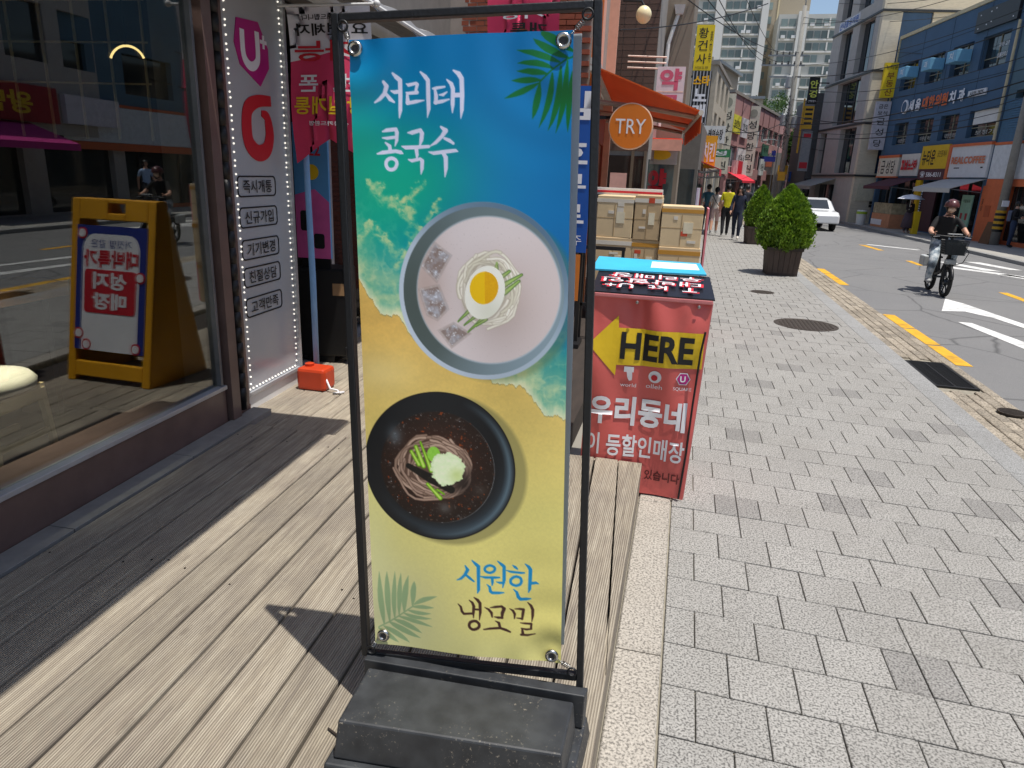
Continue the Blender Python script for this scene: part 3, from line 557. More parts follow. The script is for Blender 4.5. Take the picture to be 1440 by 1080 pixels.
    put(cov(r_ - ro), (24, 26, 29)); put(cov(r_ - ro) * np.clip(1 - np.abs(r_ - ro + 16) / 16, 0, 1) * np.clip(np.cos(a - .35), 0, 1) ** .8 * .8, (108, 134, 148)); put(cov(r_ - ro) * np.clip(1 - np.abs(r_ - ro + 30) / 26, 0, 1) * np.clip(np.cos(a - 1.2), 0, 1) * .5, (66, 86, 100)); put(np.clip(1 - np.abs(r_ - ro + 2) / 2, 0, 1), (12, 13, 15))
    rl = np.hypot(X - 202, Y - 1093); liq = cov(rl - 160, 2); put(liq, (30, 22, 19)); put(np.clip(1 - np.abs(rl - 160) / 1.6, 0, 1) * np.clip(np.cos(a - .3), 0, 1) * .7, (140, 150, 156))
    put(liq * gauss(200, 1080, 110, 100) * .8, (78, 36, 22)); put(liq * np.clip(fbm(X / 7, Y / 7, 81, 4) * 5 - 3.2, 0, 1) * np.clip(rl / 120 - .3, 0, 1) * .65, (122, 118, 116)); put(liq * np.clip(fbm(X / 3.2, Y / 3.2, 83, 2) * 7 - 5.6, 0, 1) * np.clip(rl / 120 - .3, 0, 1), (190, 196, 204))
    put(liq * np.clip(fbm(X / 9, Y / 9, 91, 3) * 8 - 5.6, 0, 1) * .8, (150, 66, 22)); put(gauss(86, 1005, 20, 26) * .7, (96, 108, 116)); put(gauss(222, 1208, 18, 16) * .7, (92, 92, 90)); put(gauss(320, 1150, 20, 16) * .5, (80, 74, 70))
    put(np.clip(1.4 - 1.4 * np.hypot((X - 195) / 100, (Y - 1094) / 92) ** 6, 0, 1), (92, 70, 58))
    swirl(192, 1092, 100, 88, 60, [(150, 124, 108), (132, 108, 92), (168, 142, 124)], (58, 40, 32), 3.6)
    put(gauss(270, 1130, 40, 40) * .9, (34, 26, 24))
    for q in ART['SW']: sd = sdist(X, Y, q); put(cov(sd, 1.5), (22, 20, 18)); put(cov(sd + 3, 2) * np.clip(fbm(X / 5, Y / 5, 95, 2) * 3 - 1.9, 0, 1) * .6, (92, 78, 44))
    for q in ART['C2']: sd = sdist(X, Y, q); put(cov(sd, 1.2), (118, 178, 22)); put(cov(sd + 3.2, 1.5) * .75, (206, 226, 130)); put(np.clip(1 - np.abs(sd + .5) / 1.4, 0, 1) * .5, (62, 120, 14))
    wq = np.hypot((X - 193) / 18, (Y - 1054) / 22); put(np.clip((1 - wq) * 14 + .5, 0, 1), (122, 186, 52)); put(np.clip((1 - wq) * 14 + .5, 0, 1) * fbm(X / 6, Y / 6, 97, 3) * .7, (160, 212, 90))
    rq = np.hypot(X - 230, Y - 1095) + (fbm(X / 14, Y / 14, 99) - .5) * 22; put(np.clip((47 - rq) / 2 + .5, 0, 1), (206, 224, 178)); put(np.clip((44 - rq) / 4, 0, 1) * fbm(X / 9, Y / 9, 101) * .9, (236, 244, 214)); put(np.clip((47 - rq) / 2, 0, 1) * gauss(258, 1112, 22, 22) * .6, (176, 196, 106))
    # palm leaves and lettering
    for key, col in (('L1', (6, 98, 40)), ('L2', (142, 166, 122)), ('W', (210, 212, 236)), ('B', (14, 134, 190)), ('N', (66, 40, 34))):
        for q in ART[key]: sl = win(q); put(cov(sdist(X[sl], Y[sl], q), 1.0), col, sl)
    return srgb2lin(np.clip(C, 0, 255))
def vcolmat(name, attr, rough=.38, gain=1.0):
    m, t, b = nodes(name); a = N(t, 'Attribute', attribute_name=attr); b.inputs['Roughness'].default_value = rough; b.inputs['Specular IOR Level'].default_value = .4
    g = mixc(t, 1.0, a.outputs['Color'], (gain, gain, gain, 1), 'MULTIPLY'); t.links.new(g, b.inputs['Base Color'])
    tc = N(t, 'TexCoord'); n = N(t, 'TexNoise', i_Scale=2.6, i_Detail=1.0); t.links.new(tc.outputs['Object'], n.inputs[0]); bp = N(t, 'Bump', i_Strength=.12, i_Distance=.05); t.links.new(n.outputs[0], bp.inputs['Height']); t.links.new(bp.outputs[0], b.inputs['Normal'])
    return m
# the sheet's own frame: origin at its lower left corner, x along the sheet, z up it; leans back, slightly racked
BO = Vector((-.762, 1.621, .4485)); yaw, lean, rack = .066, .068, .048
ux = Vector((math.cos(yaw) * math.cos(rack), math.sin(yaw) * math.cos(rack), math.sin(rack))); uz = Vector((-math.sin(yaw) * math.sin(lean), math.cos(yaw) * math.sin(lean), math.cos(lean)))
uz = (uz - ux * ux.dot(uz)).normalized(); uy = uz.cross(ux)
BMX = Matrix(((ux.x, uy.x, uz.x, BO.x), (ux.y, uy.y, uz.y, BO.y), (ux.z, uy.z, uz.z, BO.z), (0, 0, 0, 1)))
stand = thing('banner_stand', 'tall black banner stand with blue and yellow noodle poster in the foreground', 'banner stand', (-.46, 1.62, DT))
inv = Matrix.Translation((-.46, 1.62, DT)).inverted() @ BMX
def inframe(o): o.matrix_local = inv; return o
NX, NY = 307, 920; bw, bh = .552, 1.656
gx, gz = np.meshgrid(np.linspace(0, bw, NX), np.linspace(bh, 0, NY))
dcr = lambda x, z: np.hypot(gx - x, gz - z)
sag = .006 * np.sin(dcr(.017, bh - .022) * 55) * np.exp(-dcr(.017, bh - .022) / .09) + .006 * np.sin(dcr(.529, bh - .024) * 55) * np.exp(-dcr(.529, bh - .024) / .09) + .006 * np.sin(dcr(.526, .026) * 50) * np.exp(-dcr(.526, .026) / .1) + .005 * np.sin(gx / bw * 9) * np.cos(gz / bh * 7) + .005 * np.exp(-((gx - .03) ** 2 + (gz - .03) ** 2) / .006) - .006 * ((gx / bw - .5) ** 2)
co = np.stack([gx, sag, gz], -1).reshape(-1, 3).astype(np.float32)
idx = np.arange(NX * NY).reshape(NY, NX); q = np.stack([idx[:-1, :-1], idx[1:, :-1], idx[1:, 1:], idx[:-1, 1:]], -1).reshape(-1, 4)
me = bpy.data.meshes.new('banner sheet'); me.vertices.add(len(co)); me.vertices.foreach_set('co', co.ravel()); me.loops.add(q.size); me.loops.foreach_set('vertex_index', q.ravel().astype(np.int32))
me.polygons.add(len(q)); me.polygons.foreach_set('loop_start', np.arange(0, q.size, 4, dtype=np.int32)); me.update(calc_edges=True); me.polygons.foreach_set('use_smooth', np.ones(len(q), bool))
at = me.color_attributes.new('print', 'FLOAT_COLOR', 'POINT'); pc = np.ones((len(co), 4), np.float32); pc[:, :3] = poster(NX, NY).reshape(-1, 3); at.data.foreach_set('color', pc.ravel())
me.materials.append(vcolmat('printed banner', 'print', gain=1.25)); sheet = inframe(link('poster_sheet', me, stand)); sheet['label'] = 'noodle poster with blue sea, beach and two bowls'
back = MB().hexa([(.012, .05, .03), (bw + .004, .05, .03), (bw + .004, .054, .03), (.012, .054, .03), (.012, .05, bh + .003), (bw + .016, .05, bh + .003), (bw + .016, .054, bh + .003), (.012, .054, bh + .003)]).obj('rear_sheet', P('banner back', 'b4bcc2', .45, var=.05), stand, bevel=.001); inframe(back)
FM = MB(); t_ = .020
x0, x1, z0, z1 = -.028, bw + .044, -.075, bh + .045
for a, b in ((x0 - t_, x0), (x1, x1 + t_)): FM.bx(a, b, .008, .038, -.19 if a > 0 else -.05 , z1 + t_)
fr = inframe(FM.obj('post', BLACK, stand, bevel=.003)); fr.data.name = 'post'
inframe(MB().bx(x0, x1, .009, .037, z1, z1 + t_ - .001).obj('top_bar', BLACK, stand, bevel=.003))
inframe(MB().bx(x0, x1, .012, .034, -.058, -.036).obj('bottom_bar', BLACK, stand, bevel=.003))
GROM = P('eyelet steel', 'c8c6c0', .22, 1, var=.1)
for gx_, gz_ in ((.017, bh - .022), (.529, bh - .024), (.028, .034), (.526, .026)):
    e = MB().lathe([(.008, -.002), (.0105, -.0075), (.0145, -.0085), (.0185, -.006), (.0195, -.001)], (gx_, 0, gz_), 24, 0, 'y'); e.f.pop(); e.m.pop(); e.f.pop(); e.m.pop()
    inframe(e.obj('eyelet', GROM, stand, smooth=True)); 
    inframe(MB().lathe([(.0088, -.0045), (.0001, -.0042)], (gx_, 0, gz_), 16, 0, 'y').obj('eyelet_hole', P('hole', '3a3a3c', .6), stand))
    sx = -1 if gx_ < .2 else 1; sz = 1 if gz_ > 1 else -1; cor = (x0 if sx < 0 else x1, .02, z1 if sz > 0 else -.036)
    a = Vector((gx_ + sx * .016, .0, gz_ + sz * .012)); b = Vector(cor) - Vector((sx * .012, 0, sz * .012)); sp = []
    d = (b - a); n = 60; o1 = d.orthogonal().normalized(); o2 = d.normalized().cross(o1)
    for k in range(n): t = k / (n - 1); rr = .0065 if .35 < t < .8 else .002; an = k * 1.05; sp.append(a + d * t + (o1 * math.cos(an) + o2 * math.sin(an)) * rr)
    inframe(MB().tube(sp, .0013, 5).obj('spring', STEEL, stand, smooth=True))
    rg = [(b.x + .012 * math.cos(k / 16 * 6.283), .006, b.z + .012 * math.sin(k / 16 * 6.283)) for k in range(17)]
    inframe(MB().tube(rg, .003, 6, caps=False).obj('ring', BLACK, stand, smooth=True))
# weighted foot
DUST = P('dusty black plastic', '26282b', .55, var=.25, scale=9, bump=.2, bscale=300, dirt=0)
def dusted():
    m, t, b = nodes('scuffed black plastic'); g = N(t, 'TexCoord'); b.inputs['Roughness'].default_value = .5
    n = N(t, 'TexNoise', i_Scale=95.0, i_Detail=6.0, i_Roughness=.75); n2 = N(t, 'TexNoise', i_Scale=5.0, i_Detail=4.0); n3 = N(t, 'TexNoise', i_Scale=16.0, i_Detail=8.0)
    for x in (n, n2, n3): t.links.new(g.outputs['Object'], x.inputs[0])
    f = N(t, 'Math', operation='MULTIPLY'); t.links.new(ramp(t, n.outputs[0], [(.59, 0.), (.65, .6)]), f.inputs[0]); t.links.new(ramp(t, n2.outputs[0], [(.5, 0.), (.62, 1.)]), f.inputs[1])
    out = mixc(t, ramp(t, n3.outputs[0], [(.35, 0.), (.7, .5)]), (*rgb('2a2c2f'), 1), (*rgb('484b4e'), 1)); out = mixc(t, f.outputs[0], out, (*rgb('b4aa98'), 1))
    t.links.new(out, b.inputs['Base Color']); return m
SCUFF = dusted()
top = [(-.754, 1.366), (-.162, 1.415), (-.162, 1.609), (-.765, 1.579)]; L = lambda p, z: (p[0] + .46, p[1] - 1.62, z - DT)
lo = [(-.762, 1.345), (-.154, 1.396), (-.15, 1.612), (-.77, 1.585)]
MB().hexa([L(p, .292) for p in lo] + [L(p, .4) for p in top]).obj('weight_tank', SCUFF, stand, bevel=.006)
l2 = [(-.785, 1.31), (-.125, 1.365), (-.115, 1.70), (-.80, 1.66)]
MB().hexa([L(p, DT + .001) for p in l2] + [L(p, .29) for p in [(-.778, 1.325), (-.135, 1.378), (-.128, 1.69), (-.79, 1.652)]]).obj('foot_tray', SCUFF, stand, bevel=.006)
pl = [(-.79, 1.60), (-.135, 1.632), (-.13, 1.67), (-.79, 1.64)]
MB().hexa([L(p, .294) for p in pl] + [L(p, .405) for p in pl]).obj('rear_bracket', SCUFF, stand, bevel=.003)
MB().tube([L((-.86, 1.50), DT + .006), L((-.80, 1.47), DT + .012), L((-.75, 1.462), DT + .008)], .003, 6).obj('twig', WDARK).location = stand.location
tag(bpy.data.objects['twig'], 'small dry twig lying on the deck beside the banner stand', 'twig')

# ================================================================ the cafe with the glass front, left
CH = 3.2                                                     # canopy height
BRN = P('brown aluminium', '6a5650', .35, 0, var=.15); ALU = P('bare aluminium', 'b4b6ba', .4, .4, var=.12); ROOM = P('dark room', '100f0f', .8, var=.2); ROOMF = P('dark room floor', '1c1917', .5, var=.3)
STUC = P('grey render', '6f6c68', .85, var=.12, dirt=.3)
cafe = thing('cafe_building', 'dark glass fronted cafe with brown sill beside the wooden deck', 'building', SHOP, SRZ)
MB().holes(-7, 1.9, DT - .1, 7.5, 0, .25, [(-5.2, 1.64, .3, 2.85)]).bx(-7, -6.8, .25, 9, 0, 7.5).bx(1.72, 1.9, .25, 9, 0, 7.5).bx(-6.8, 1.72, 4.2, 4.4, 0, 7.5).obj('wall', STUC, cafe)
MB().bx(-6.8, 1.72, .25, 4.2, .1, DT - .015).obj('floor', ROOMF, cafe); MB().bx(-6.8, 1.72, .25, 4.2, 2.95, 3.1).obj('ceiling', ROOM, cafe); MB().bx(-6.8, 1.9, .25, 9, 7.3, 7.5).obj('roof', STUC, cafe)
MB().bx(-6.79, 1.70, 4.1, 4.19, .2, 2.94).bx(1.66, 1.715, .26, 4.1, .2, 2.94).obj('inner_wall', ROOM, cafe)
LINE = P('beige grout line', 'b8a682', .7)
for k in range(7): MB().bx(1.645, 1.658, .3 + k * .215, .309 + k * .215, 1.9, 2.93).obj('grout_line', LINE, cafe)
for z in (2.2, 2.415, 2.63): MB().bx(1.646, 1.657, .28, 3.2, z, z + .009).obj('grout_line', LINE, cafe)
MB().bx(-5.2, 1.64, -.03, .26, DT - .02, .43).obj('sill', BRN, cafe, bevel=.004)
MB().bx(-5.2, 1.64, -.045, .02, .432, .458).obj('sill_rail', ALU, cafe, bevel=.003)
fr = MB().bx(1.60, 1.622, -.03, .03, .46, 2.85).bx(-5.2, 1.60, -.02, .05, 2.80, 2.85); fr.obj('window_frame', P('dull aluminium', '7c7e82', .4, .5), cafe)
MB().bx(1.66, 1.75, -.06, .0, .2, 2.95).bx(1.78, 1.9, -.03, .0, .2, 2.95).obj('trim_post', BRN, cafe)
GL = glass('shop window glass', 'dfe6e4', refl=.13, dens=.9)
for a, b in ((-5.2, -1.7), (-1.69, 1.60)): MB().bx(a, b, .0, .008, .458, 2.80).obj('window_pane', GL, cafe)
for k in range(9):
    MB().bx(-5.8 + k * .86, -4.945 + k * .86, -.165, -.035, DT - .05, DT - .003).obj('threshold_tile', TILE, cafe, bevel=.002)
cab = MB()
for k in range(26): cab.lathe([(.026, 0), (.03, .05), (.026, .1)], (1.79, -.05, .3 + k * .1), 10)
cab.tube([(1.79, -.05, .25), (1.79, -.05, 2.95)], .024, 8).obj('cable_duct', P('black duct', '1a1818', .5), cafe, smooth=True)
# canopy above (its edge throws the long shadow over the deck)
cn = thing('canopy', 'flat grey canopy over the cafe window', 'canopy', SHOP, SRZ)
MB().bx(-6.8, 1.55, -1.40, .0, CH, CH + .12).obj('slab', GREYM, cn); MB().bx(-6.8, 1.55, -1.43, -1.40, CH - .02, CH + .16).obj('edge_trim', WHITE, cn)
# chair and counter inside
PINE = P('pale pine', 'd8c294', .55, var=.15, scale=4, stretch=(1, 1, .15)); CUSH = P('beige cushion', 'd6d0c0', .75, var=.08)
ch = thing('stool', 'pale wooden stool with beige seat behind the cafe window', 'stool', (-3.33, 2.62, DT), R(8))
for sx in (-1, 1):
    for sy in (-1, 1): MB().tube([(sx * .19, sy * .19, 0), (sx * .165, sy * .165, .44)], [.017, .024], 4).obj('leg', PINE, ch)
MB().bx(-.17, .17, -.19, -.165, .36, .42).bx(-.17, .17, .165, .19, .36, .42).bx(-.19, -.165, -.17, .17, .36, .42).bx(.165, .19, -.17, .17, .36, .42).obj('apron', PINE, ch)
MB().bx(-.012, .012, -.17, .17, .17, .2).bx(.168, .19, -.17, .17, .17, .2).bx(-.19, -.168, -.17, .17, .17, .2).obj('stretcher', PINE, ch)
MB().lathe([(.2, .435), (.23, .45), (.235, .48), (.21, .51), (.05, .52)], seg=24).obj('seat', CUSH, ch, smooth=True)
lmp = thing('pendant_lamp', 'glowing curved pendant lamp behind the cafe glass', 'lamp', (-2.98, 3.45, 2.28))
MB().tube([(.11 * math.cos(R(a)), .0, .09 * math.sin(R(a))) for a in range(20, 161, 10)], .006, 8).obj('glow_arc', P('warm glow', 'ffd38a', .4, var=0, emit=3.0), lmp, smooth=True); MB().tube([(0, 0, .09), (0, 0, .66)], .005, 6).obj('cord', BLACK, lmp)
ll = bpy.data.lights.new('stool fill', 'AREA'); ll.energy = 11; ll.size = .2; ll.spread = R(46); ll.color = (1, .86, .68); lo_ = bpy.data.objects.new('stool_fill', ll); COL.objects.link(lo_); lo_.parent = lmp; lo_.location = (-.36, -.85, .35)  # added fill light aimed down at the stool, well apart from the glowing arc
ct = thing('counter_table', 'narrow wooden counter board inside the cafe window', 'table', (-3.8, 2.3, DT), R(3.2))
MB().bx(-.18, .18, -2.6, 1.25, .75, .84).obj('top', P('orange oak', 'b07a40', .45, var=.2, scale=3, stretch=(9, 1, 9)), ct, bevel=.004)
for y in (-2.4, -.6, 1.1): MB().bx(-.14, .14, y - .02, y + .02, 0, .75).obj('leg', BLACK, ct)

# ---------------------------------------------------------------- illuminated side panel
LEDM = P('led', 'fff8ea', .4, var=0, emit=1.0); PANEL = P('white acrylic', 'aeb2b6', .22, var=.05, scale=2)
lp = thing('led_sign', 'tall white panel with phone shop logos and rows of small led lights', 'sign', SHOP, SRZ)
MB().bx(1.93, 2.66, .005, .12, .31, 3.05).obj('face', PANEL, lp); MB().bx(1.93, 2.64, .002, .16, .14, .3).obj('plinth', WHITE, lp, bevel=.004)
MB().bx(1.905, 1.929, -.02, .13, .28, 3.05).bx(2.661, 2.69, -.02, .13, .28, 3.05).bx(1.929, 2.661, -.015, .1, .285, .309).obj('trim', ALU, lp)
MB().bx(1.87, 1.925, -.02, .1, .15, .24).obj('brick_stub', P('red brick', '8a4630', .8, var=.15), lp)
for s0 in (1.985, 2.64):
    e = MB()
    for k in range(60): e.lathe([(.006, 0), (.005, -.006), (.001, -.008)], (s0 + .004 * (k % 2), .004, .36 + k * .044 + .006 * (k % 3)), 8, 0, 'y')
    o = e.obj('led_row', LEDM, lp); o['kind'] = 'stuff'
e = MB()
for k in range(16): e.lathe([(.0065, 0), (.005, -.006), (.001, -.008)], (1.97 + k * .043, .004, .325), 8, 0, 'y')
o = e.obj('led_row', LEDM, lp); o['kind'] = 'stuff'
hexg = [(2.11, 2.64), (2.36, 2.66), (2.47, 2.52), (2.47, 2.40), (2.35, 2.28), (2.12, 2.38), (2.07, 2.50)]
MB().slab(hexg, -.001, .004).obj('logo', MAG, lp)
ribbon(MB(), curve([(2.16, 2.585, .024), (2.16, 2.46, .024), (2.19, 2.405, .026), (2.25, 2.385, .028), (2.31, 2.41, .026), (2.335, 2.46, .024), (2.335, 2.60, .024)]), -.004, .003).obj('logo_letter', WINK, lp)
ribbon(ribbon(MB(), [(2.37, 2.55, .011), (2.45, 2.55, .011)], -.004, .003), [(2.41, 2.59, .011), (2.41, 2.51, .011)], -.005, .003).obj('logo_plus', WINK, lp)
ribbon(MB(), curve([(2.47, 2.20, .032), (2.30, 2.185, .038), (2.18, 2.13, .05), (2.15, 2.02, .056), (2.17, 1.92, .056), (2.27, 1.865, .052), (2.38, 1.89, .052), (2.43, 1.97, .052), (2.425, 2.05, .046), (2.40, 2.10, .034), (2.34, 2.115, .018)]), -.001, .004).obj('logo', RINK, lp)
for zc, body in ((1.655, '즉시개통'), (1.46, '신규가입'), (1.255, '기기변경'), (1.075, '친절상담'), (.875, '고객만족')):
    f_ = outline(MB(), rrect(2.0, 2.47, zc - .062, zc + .062, .03), .009, .001, .003).obj('label_frame', INK, lp)
    txt(body, lp, INK, (2.235, .0, zc), .36, .082, FR, .012)

# ---------------------------------------------------------------- phone shop beyond, with a recessed entrance
DARKW = P('dark shop wall', '262524', .7, var=.3, scale=2)
ps = thing('phone_shop_building', 'dark recessed phone shop between the white panel and the brick wall', 'building', SHOP, SRZ)
MB().bx(2.7, 7.4, 1.6, 1.8, 0, 7.5).bx(1.91, 2.7, .13, 1.6, 0, 2.98).bx(1.91, 7.4, .13, 9, 3.0, 7.5).obj('wall', STUC, ps)
MB().bx(2.71, 7.4, 1.45, 1.6, .2, 2.98).bx(2.70, 2.75, .14, 1.45, .2, 2.98).obj('inner_wall', DARKW, ps)
MB().bx(2.75, 7.4, .2, 1.45, .1, .186).obj('entrance_floor', P('grey floor tile', '8f9194', .5, var=.1), ps)
MB().bx(2.7, 7.3, .3, 1.45, 2.9, 2.99).obj('soffit', ROOM, ps)
for s0, s1 in ((4.0, 4.9), (5.0, 5.9), (6.0, 6.9)): MB().bx(s0, s1, .3, .34, .25, 2.88).obj('glass_door', darkglass('shop door glass', '14181b'), ps)
MB().bx(3.94, 4.0, .28, .36, .19, 2.9).bx(4.9, 5.0, .28, .36, .19, 2.9).bx(5.9, 6.0, .28, .36, .19, 2.9).obj('door_frame', ALU, ps)
for s0 in (3.16, 3.22):
    e = MB()
    for k in range(44): e.bx(s0, s0 + .03, .62, .625, .7 + k * .045, .712 + k * .045)
    o = e.obj('led_strip', LEDM, ps); o['kind'] = 'stuff'
MB().bx(3.12, 3.3, .627, .68, .6, 2.85).obj('led_post', P('brown led post', '4a3632', .5), ps)
sc = thing('shop_awning', 'rolled grey canvas awning above the phone shop entrance', 'awning', SHOP, SRZ)
CANV = P('grey canvas', '8b8c8e', .8, var=.12, scale=5)
cv = MB(); n = 30
for k in range(n):
    a, b = 1.6 + 5.3 * k / n, 1.6 + 5.3 * (k + 1) / n; za, zb = (2.88 + .02 * math.sin(k * 1.3)), (2.88 + .02 * math.sin((k + 1) * 1.3))
    cv.face([(a, .1, 3.1), (b, .1, 3.1), (b, -.55, zb + .06), (a, -.55, za + .06)]); cv.face([(a, -.55, za + .06), (b, -.55, zb + .06), (b, -.57, zb - .02), (a, -.57, za - .02)])
cv.obj('canvas', CANV, sc); MB().tube([(1.6, -.56, 2.88), (6.95, -.56, 2.88)], .018, 8).obj('front_bar', WHITE, sc)
# advertising board standing in the entrance
pb = thing('poster_board', 'pink and blue phone poster board behind the blue pole', 'poster', (-2.96, 5.25, .17), R(4))
MB().slab([(-.12, .9), (.17, .9), (.17, 1.95), (-.12, 1.95)], 0, .03).obj('board', P('sky blue print', '5b9bd0', .4, var=.05), pb)
MB().slab([(-.12, .9), (.17, .9), (.17, 1.35), (.05, 1.45), (-.12, 1.4)], -.002, 0).obj('pink_field', P('pink print', 'd05f9e', .4), pb); MB().slab(circ(.03, 1.58, .06), -.003, 0).obj('yellow_disc', YINK, pb)
MB().slab(rrect(.03, .12, .98, 1.1, .02), -.004, -.001).obj('phone_picture', INK, pb); MB().slab(rrect(-.08, -.01, 1.12, 1.28, .02), -.004, -.001).obj('phone_picture', INK, pb)
txt('E2', pb, RINK, (.06, -.002, 1.75), .1, .09); MB().bx(-.1, .15, .03, .25, 0, .02).bx(-.1, .15, .03, .05, 0, .92).obj('foot', BLACK, pb)
# flags
def flag(name, label, loc, rz, wd, ht, split, lines, group=None):
    t = thing(name, label, 'flag', loc, rz); nx, nz = 14, 24; W_ = P('flag white', 'dcdae0', .8, var=.04); Rd = P('flag red', 'd43a62', .8, var=.06); b = MB()
    yw = lambda u, v: .025 * math.sin(u * 6 + v * 2) * (.4 + v) + .02 * math.sin(v * 7)
    def zb(u): return -ht + (.0 if abs(u - .5) > .5 else (.17 * ht * (1 - abs(u - .5) * 2)))
    for k in range(nx):
        for l in range(nz):
            q = []
            for (i, j) in ((k, l), (k + 1, l), (k + 1, l + 1), (k, l + 1)):
                u, v = i / nx, j / nz; q.append((u * wd, yw(u, v), zb(u) * v))
            b.face(q, 0 if (l + .5) / nz < split else 1)
    me = b.mesh('cloth', [W_, Rd], True); bm = bmesh.new(); bm.from_mesh(me); bmesh.ops.remove_doubles(bm, verts=bm.verts, dist=.0005); bm.to_mesh(me); bm.free()
    link('cloth', me, t)
    for body, mat, zc, x, w_, h_ in lines:
        o = txt(body, t, mat, (x * wd, -.0, zc * ht), w_ * wd, h_ * ht, FR, .02, mirror=True)
        for v_ in o.data.vertices:                      # lie on the waving cloth
            u, vv = x + v_.co.x / wd, -(zc + v_.co.y / ht); v_.co.z = -yw(u, vv) + .012
    MB().tube([(-.06, 0, .01), (wd + .03, 0, .01)], .009, 8).obj('rod', WHITE, t); MB().ell((wd + .05, 0, .012), .022, .022, .022).obj('ball_end', WHITE, t, smooth=True)
    return t
FL = [('해드립니다.', INK, -.06, .36, .42, .035), ('요 .연체자', INK, -.135, .52, .9, .075), ('가능', RINK, -.265, .45, .78, .13), ('선불폰', WINK, -.47, .52, .82, .115), ('당일개통', YINK, -.615, .5, .9, .115), ('신용카드환영', WINK, -.73, .5, .5, .03)]
fl = flag('flag_banner', 'red and white swallowtail flag with mirrored lettering hanging beside the white panel', (-2.70, 4.6, 2.79), R(-1), .60, .98, .34, FL)
MB().tube([(0, 0, .01), (-.12, .25, .0)], .012, 8).obj('bracket', WHITE, fl)
f2 = flag('flag_banner', 'faded red and white flag in front of the brick wall above the banner', (-2.3, 8.0, 4.25), R(-4), .8, 1.15, .5, [('개통', INK, -.86, .6, .5, .12), ('가능', WINK, -.72, .5, .6, .1)])
MB().tube([(0, 0, .01), (-.5, .3, .0)], .012, 8).obj('bracket', WHITE, f2)
bp_ = thing('blue_pole', 'pale blue fabric wrapped pole standing in the red weight', 'pole', (-2.66, 4.72, .18))
MB().tube([(0, 0, .08), (-.005, .01, .8), (-.02, .02, 1.5), (-.03, .03, 2.5)], [.022, .024, .022, .02], 10).obj('pole', P('pale blue', '7fa9d4', .6, var=.1), bp_, smooth=True)
wt = thing('pole_weight', 'orange red plastic water weight on the deck by the white panel', 'weight', (-2.6, 4.6, .178))
MB().bx(-.115, .115, -.09, .09, 0, .17).obj('tank', P('orange plastic', 'c4401c', .4, var=.1, dirt=.15), wt, bevel=.025); MB().lathe([(.03, .16), (.035, .19), (.02, .195)], (-.05, 0, 0), 16).obj('cap', P('orange plastic', 'c4401c'), wt)
MB().tube([(.09, -.04, .12), (.15, -.07, .03), (.2, -.05, .015), (.24, -.1, .012), (.2, -.12, .012), (.26, -.06, .012)], .008, 6).obj('white_cord', WINK, wt, smooth=True)
scs = thing('speaker_case', 'black hard case on castors in the shade behind the orange weight', 'case', (-2.93, 5.42, .186), R(12))
CB = P('case black', '0b0b0c', .5, var=.3)
MB().bx(-.22, .22, -.16, .16, .05, .8).obj('body', CB, scs, bevel=.02)
for sx in (-1, 1):
    for sz in (.05, .72): MB().bx(sx * .22 - .03, sx * .22 + .03, -.175, -.1, sz - .01, sz + .09).obj('corner_guard', P('case corner', '1c1c1e', .4), scs, bevel=.01)
for sx in (-.17, .17): MB().lathe([(.03, -.02), (.035, 0), (.03, .02)], (sx, -.1, .035), 14, 0, 'x').obj('castor', BLACK, scs)
MB().bx(.1, .22, -.165, -.158, .58, .68).obj('label_plate', P('brown plate', '9c7c58', .5), scs)

# ---------------------------------------------------------------- yellow folding sign: stands behind the banner, seen mirrored in the glass
AYEL = P('yellow plastic', 'e0a010', .42, var=.06, dirt=.12); NAVY = P('navy print', '1e2f86', .5, var=.05)
af = thing('folding_sign', 'yellow folding board with navy poster, reflected in the cafe window', 'sign board', (-1.515, 4.60, .178), math.atan2(.1, .73))
def leg_frame(s):
    b = MB(); y0, y1 = s * .30, s * .03
    def fp(x, z): t = z / 1.33; return (x, y0 + (y1 - y0) * t, z)
    def bar(xa, xb, za, zb, th=.04):
        b.hexa([(fp(xa, za)[0], fp(xa, za)[1] - th / 2, za), (xb, fp(xb, za)[1] - th / 2, za), (xb, fp(xb, za)[1] + th / 2, za), (xa, fp(xa, za)[1] + th / 2, za),
                (xa, fp(xa, zb)[1] - th / 2, zb), (xb, fp(xb, zb)[1] - th / 2, zb), (xb, fp(xb, zb)[1] + th / 2, zb), (xa, fp(xa, zb)[1] + th / 2, zb)])
    bar(-.37, -.30, 0, 1.33); bar(.30, .37, 0, 1.33); bar(-.30, .30, .04, .15); bar(-.30, -.1, 1.18, 1.33); bar(.05, .30, 1.18, 1.33); bar(-.1, .05, 1.18, 1.23); bar(-.1, .05, 1.3, 1.33)
    return b.obj('frame', AYEL, af, bevel=.008)
leg_frame(-1); leg_frame(1)
for sx in (-1, 1): MB().slab([(-.3, .0), (.3, .0), (.03, 1.33), (-.03, 1.33)], 0, .012).obj('side_web', AYEL, af, loc=(sx * .355 - .006, 0, 0), rot=(0, 0, R(90)))
tl = math.atan2(.27, 1.33)
pa = MB().slab([(-.31, .24), (.31, .24), (.31, 1.16), (-.31, 1.16)], -.02, 0).obj('poster', NAVY, af, loc=(0, -.305, 0), rot=(-tl, 0, 0))
MB().slab([(-.25, .24)] + [(.25, .24)] + [(.25 - .1 + .1 * math.cos(R(a)), .98 + .12 * math.sin(R(a))) for a in range(0, 91, 15)] + [(-.15 + .1 * math.cos(R(a)), .98 + .12 * math.sin(R(a))) for a in range(90, 181, 15)], -.022, -.02).obj('white_field', WINK, pa)
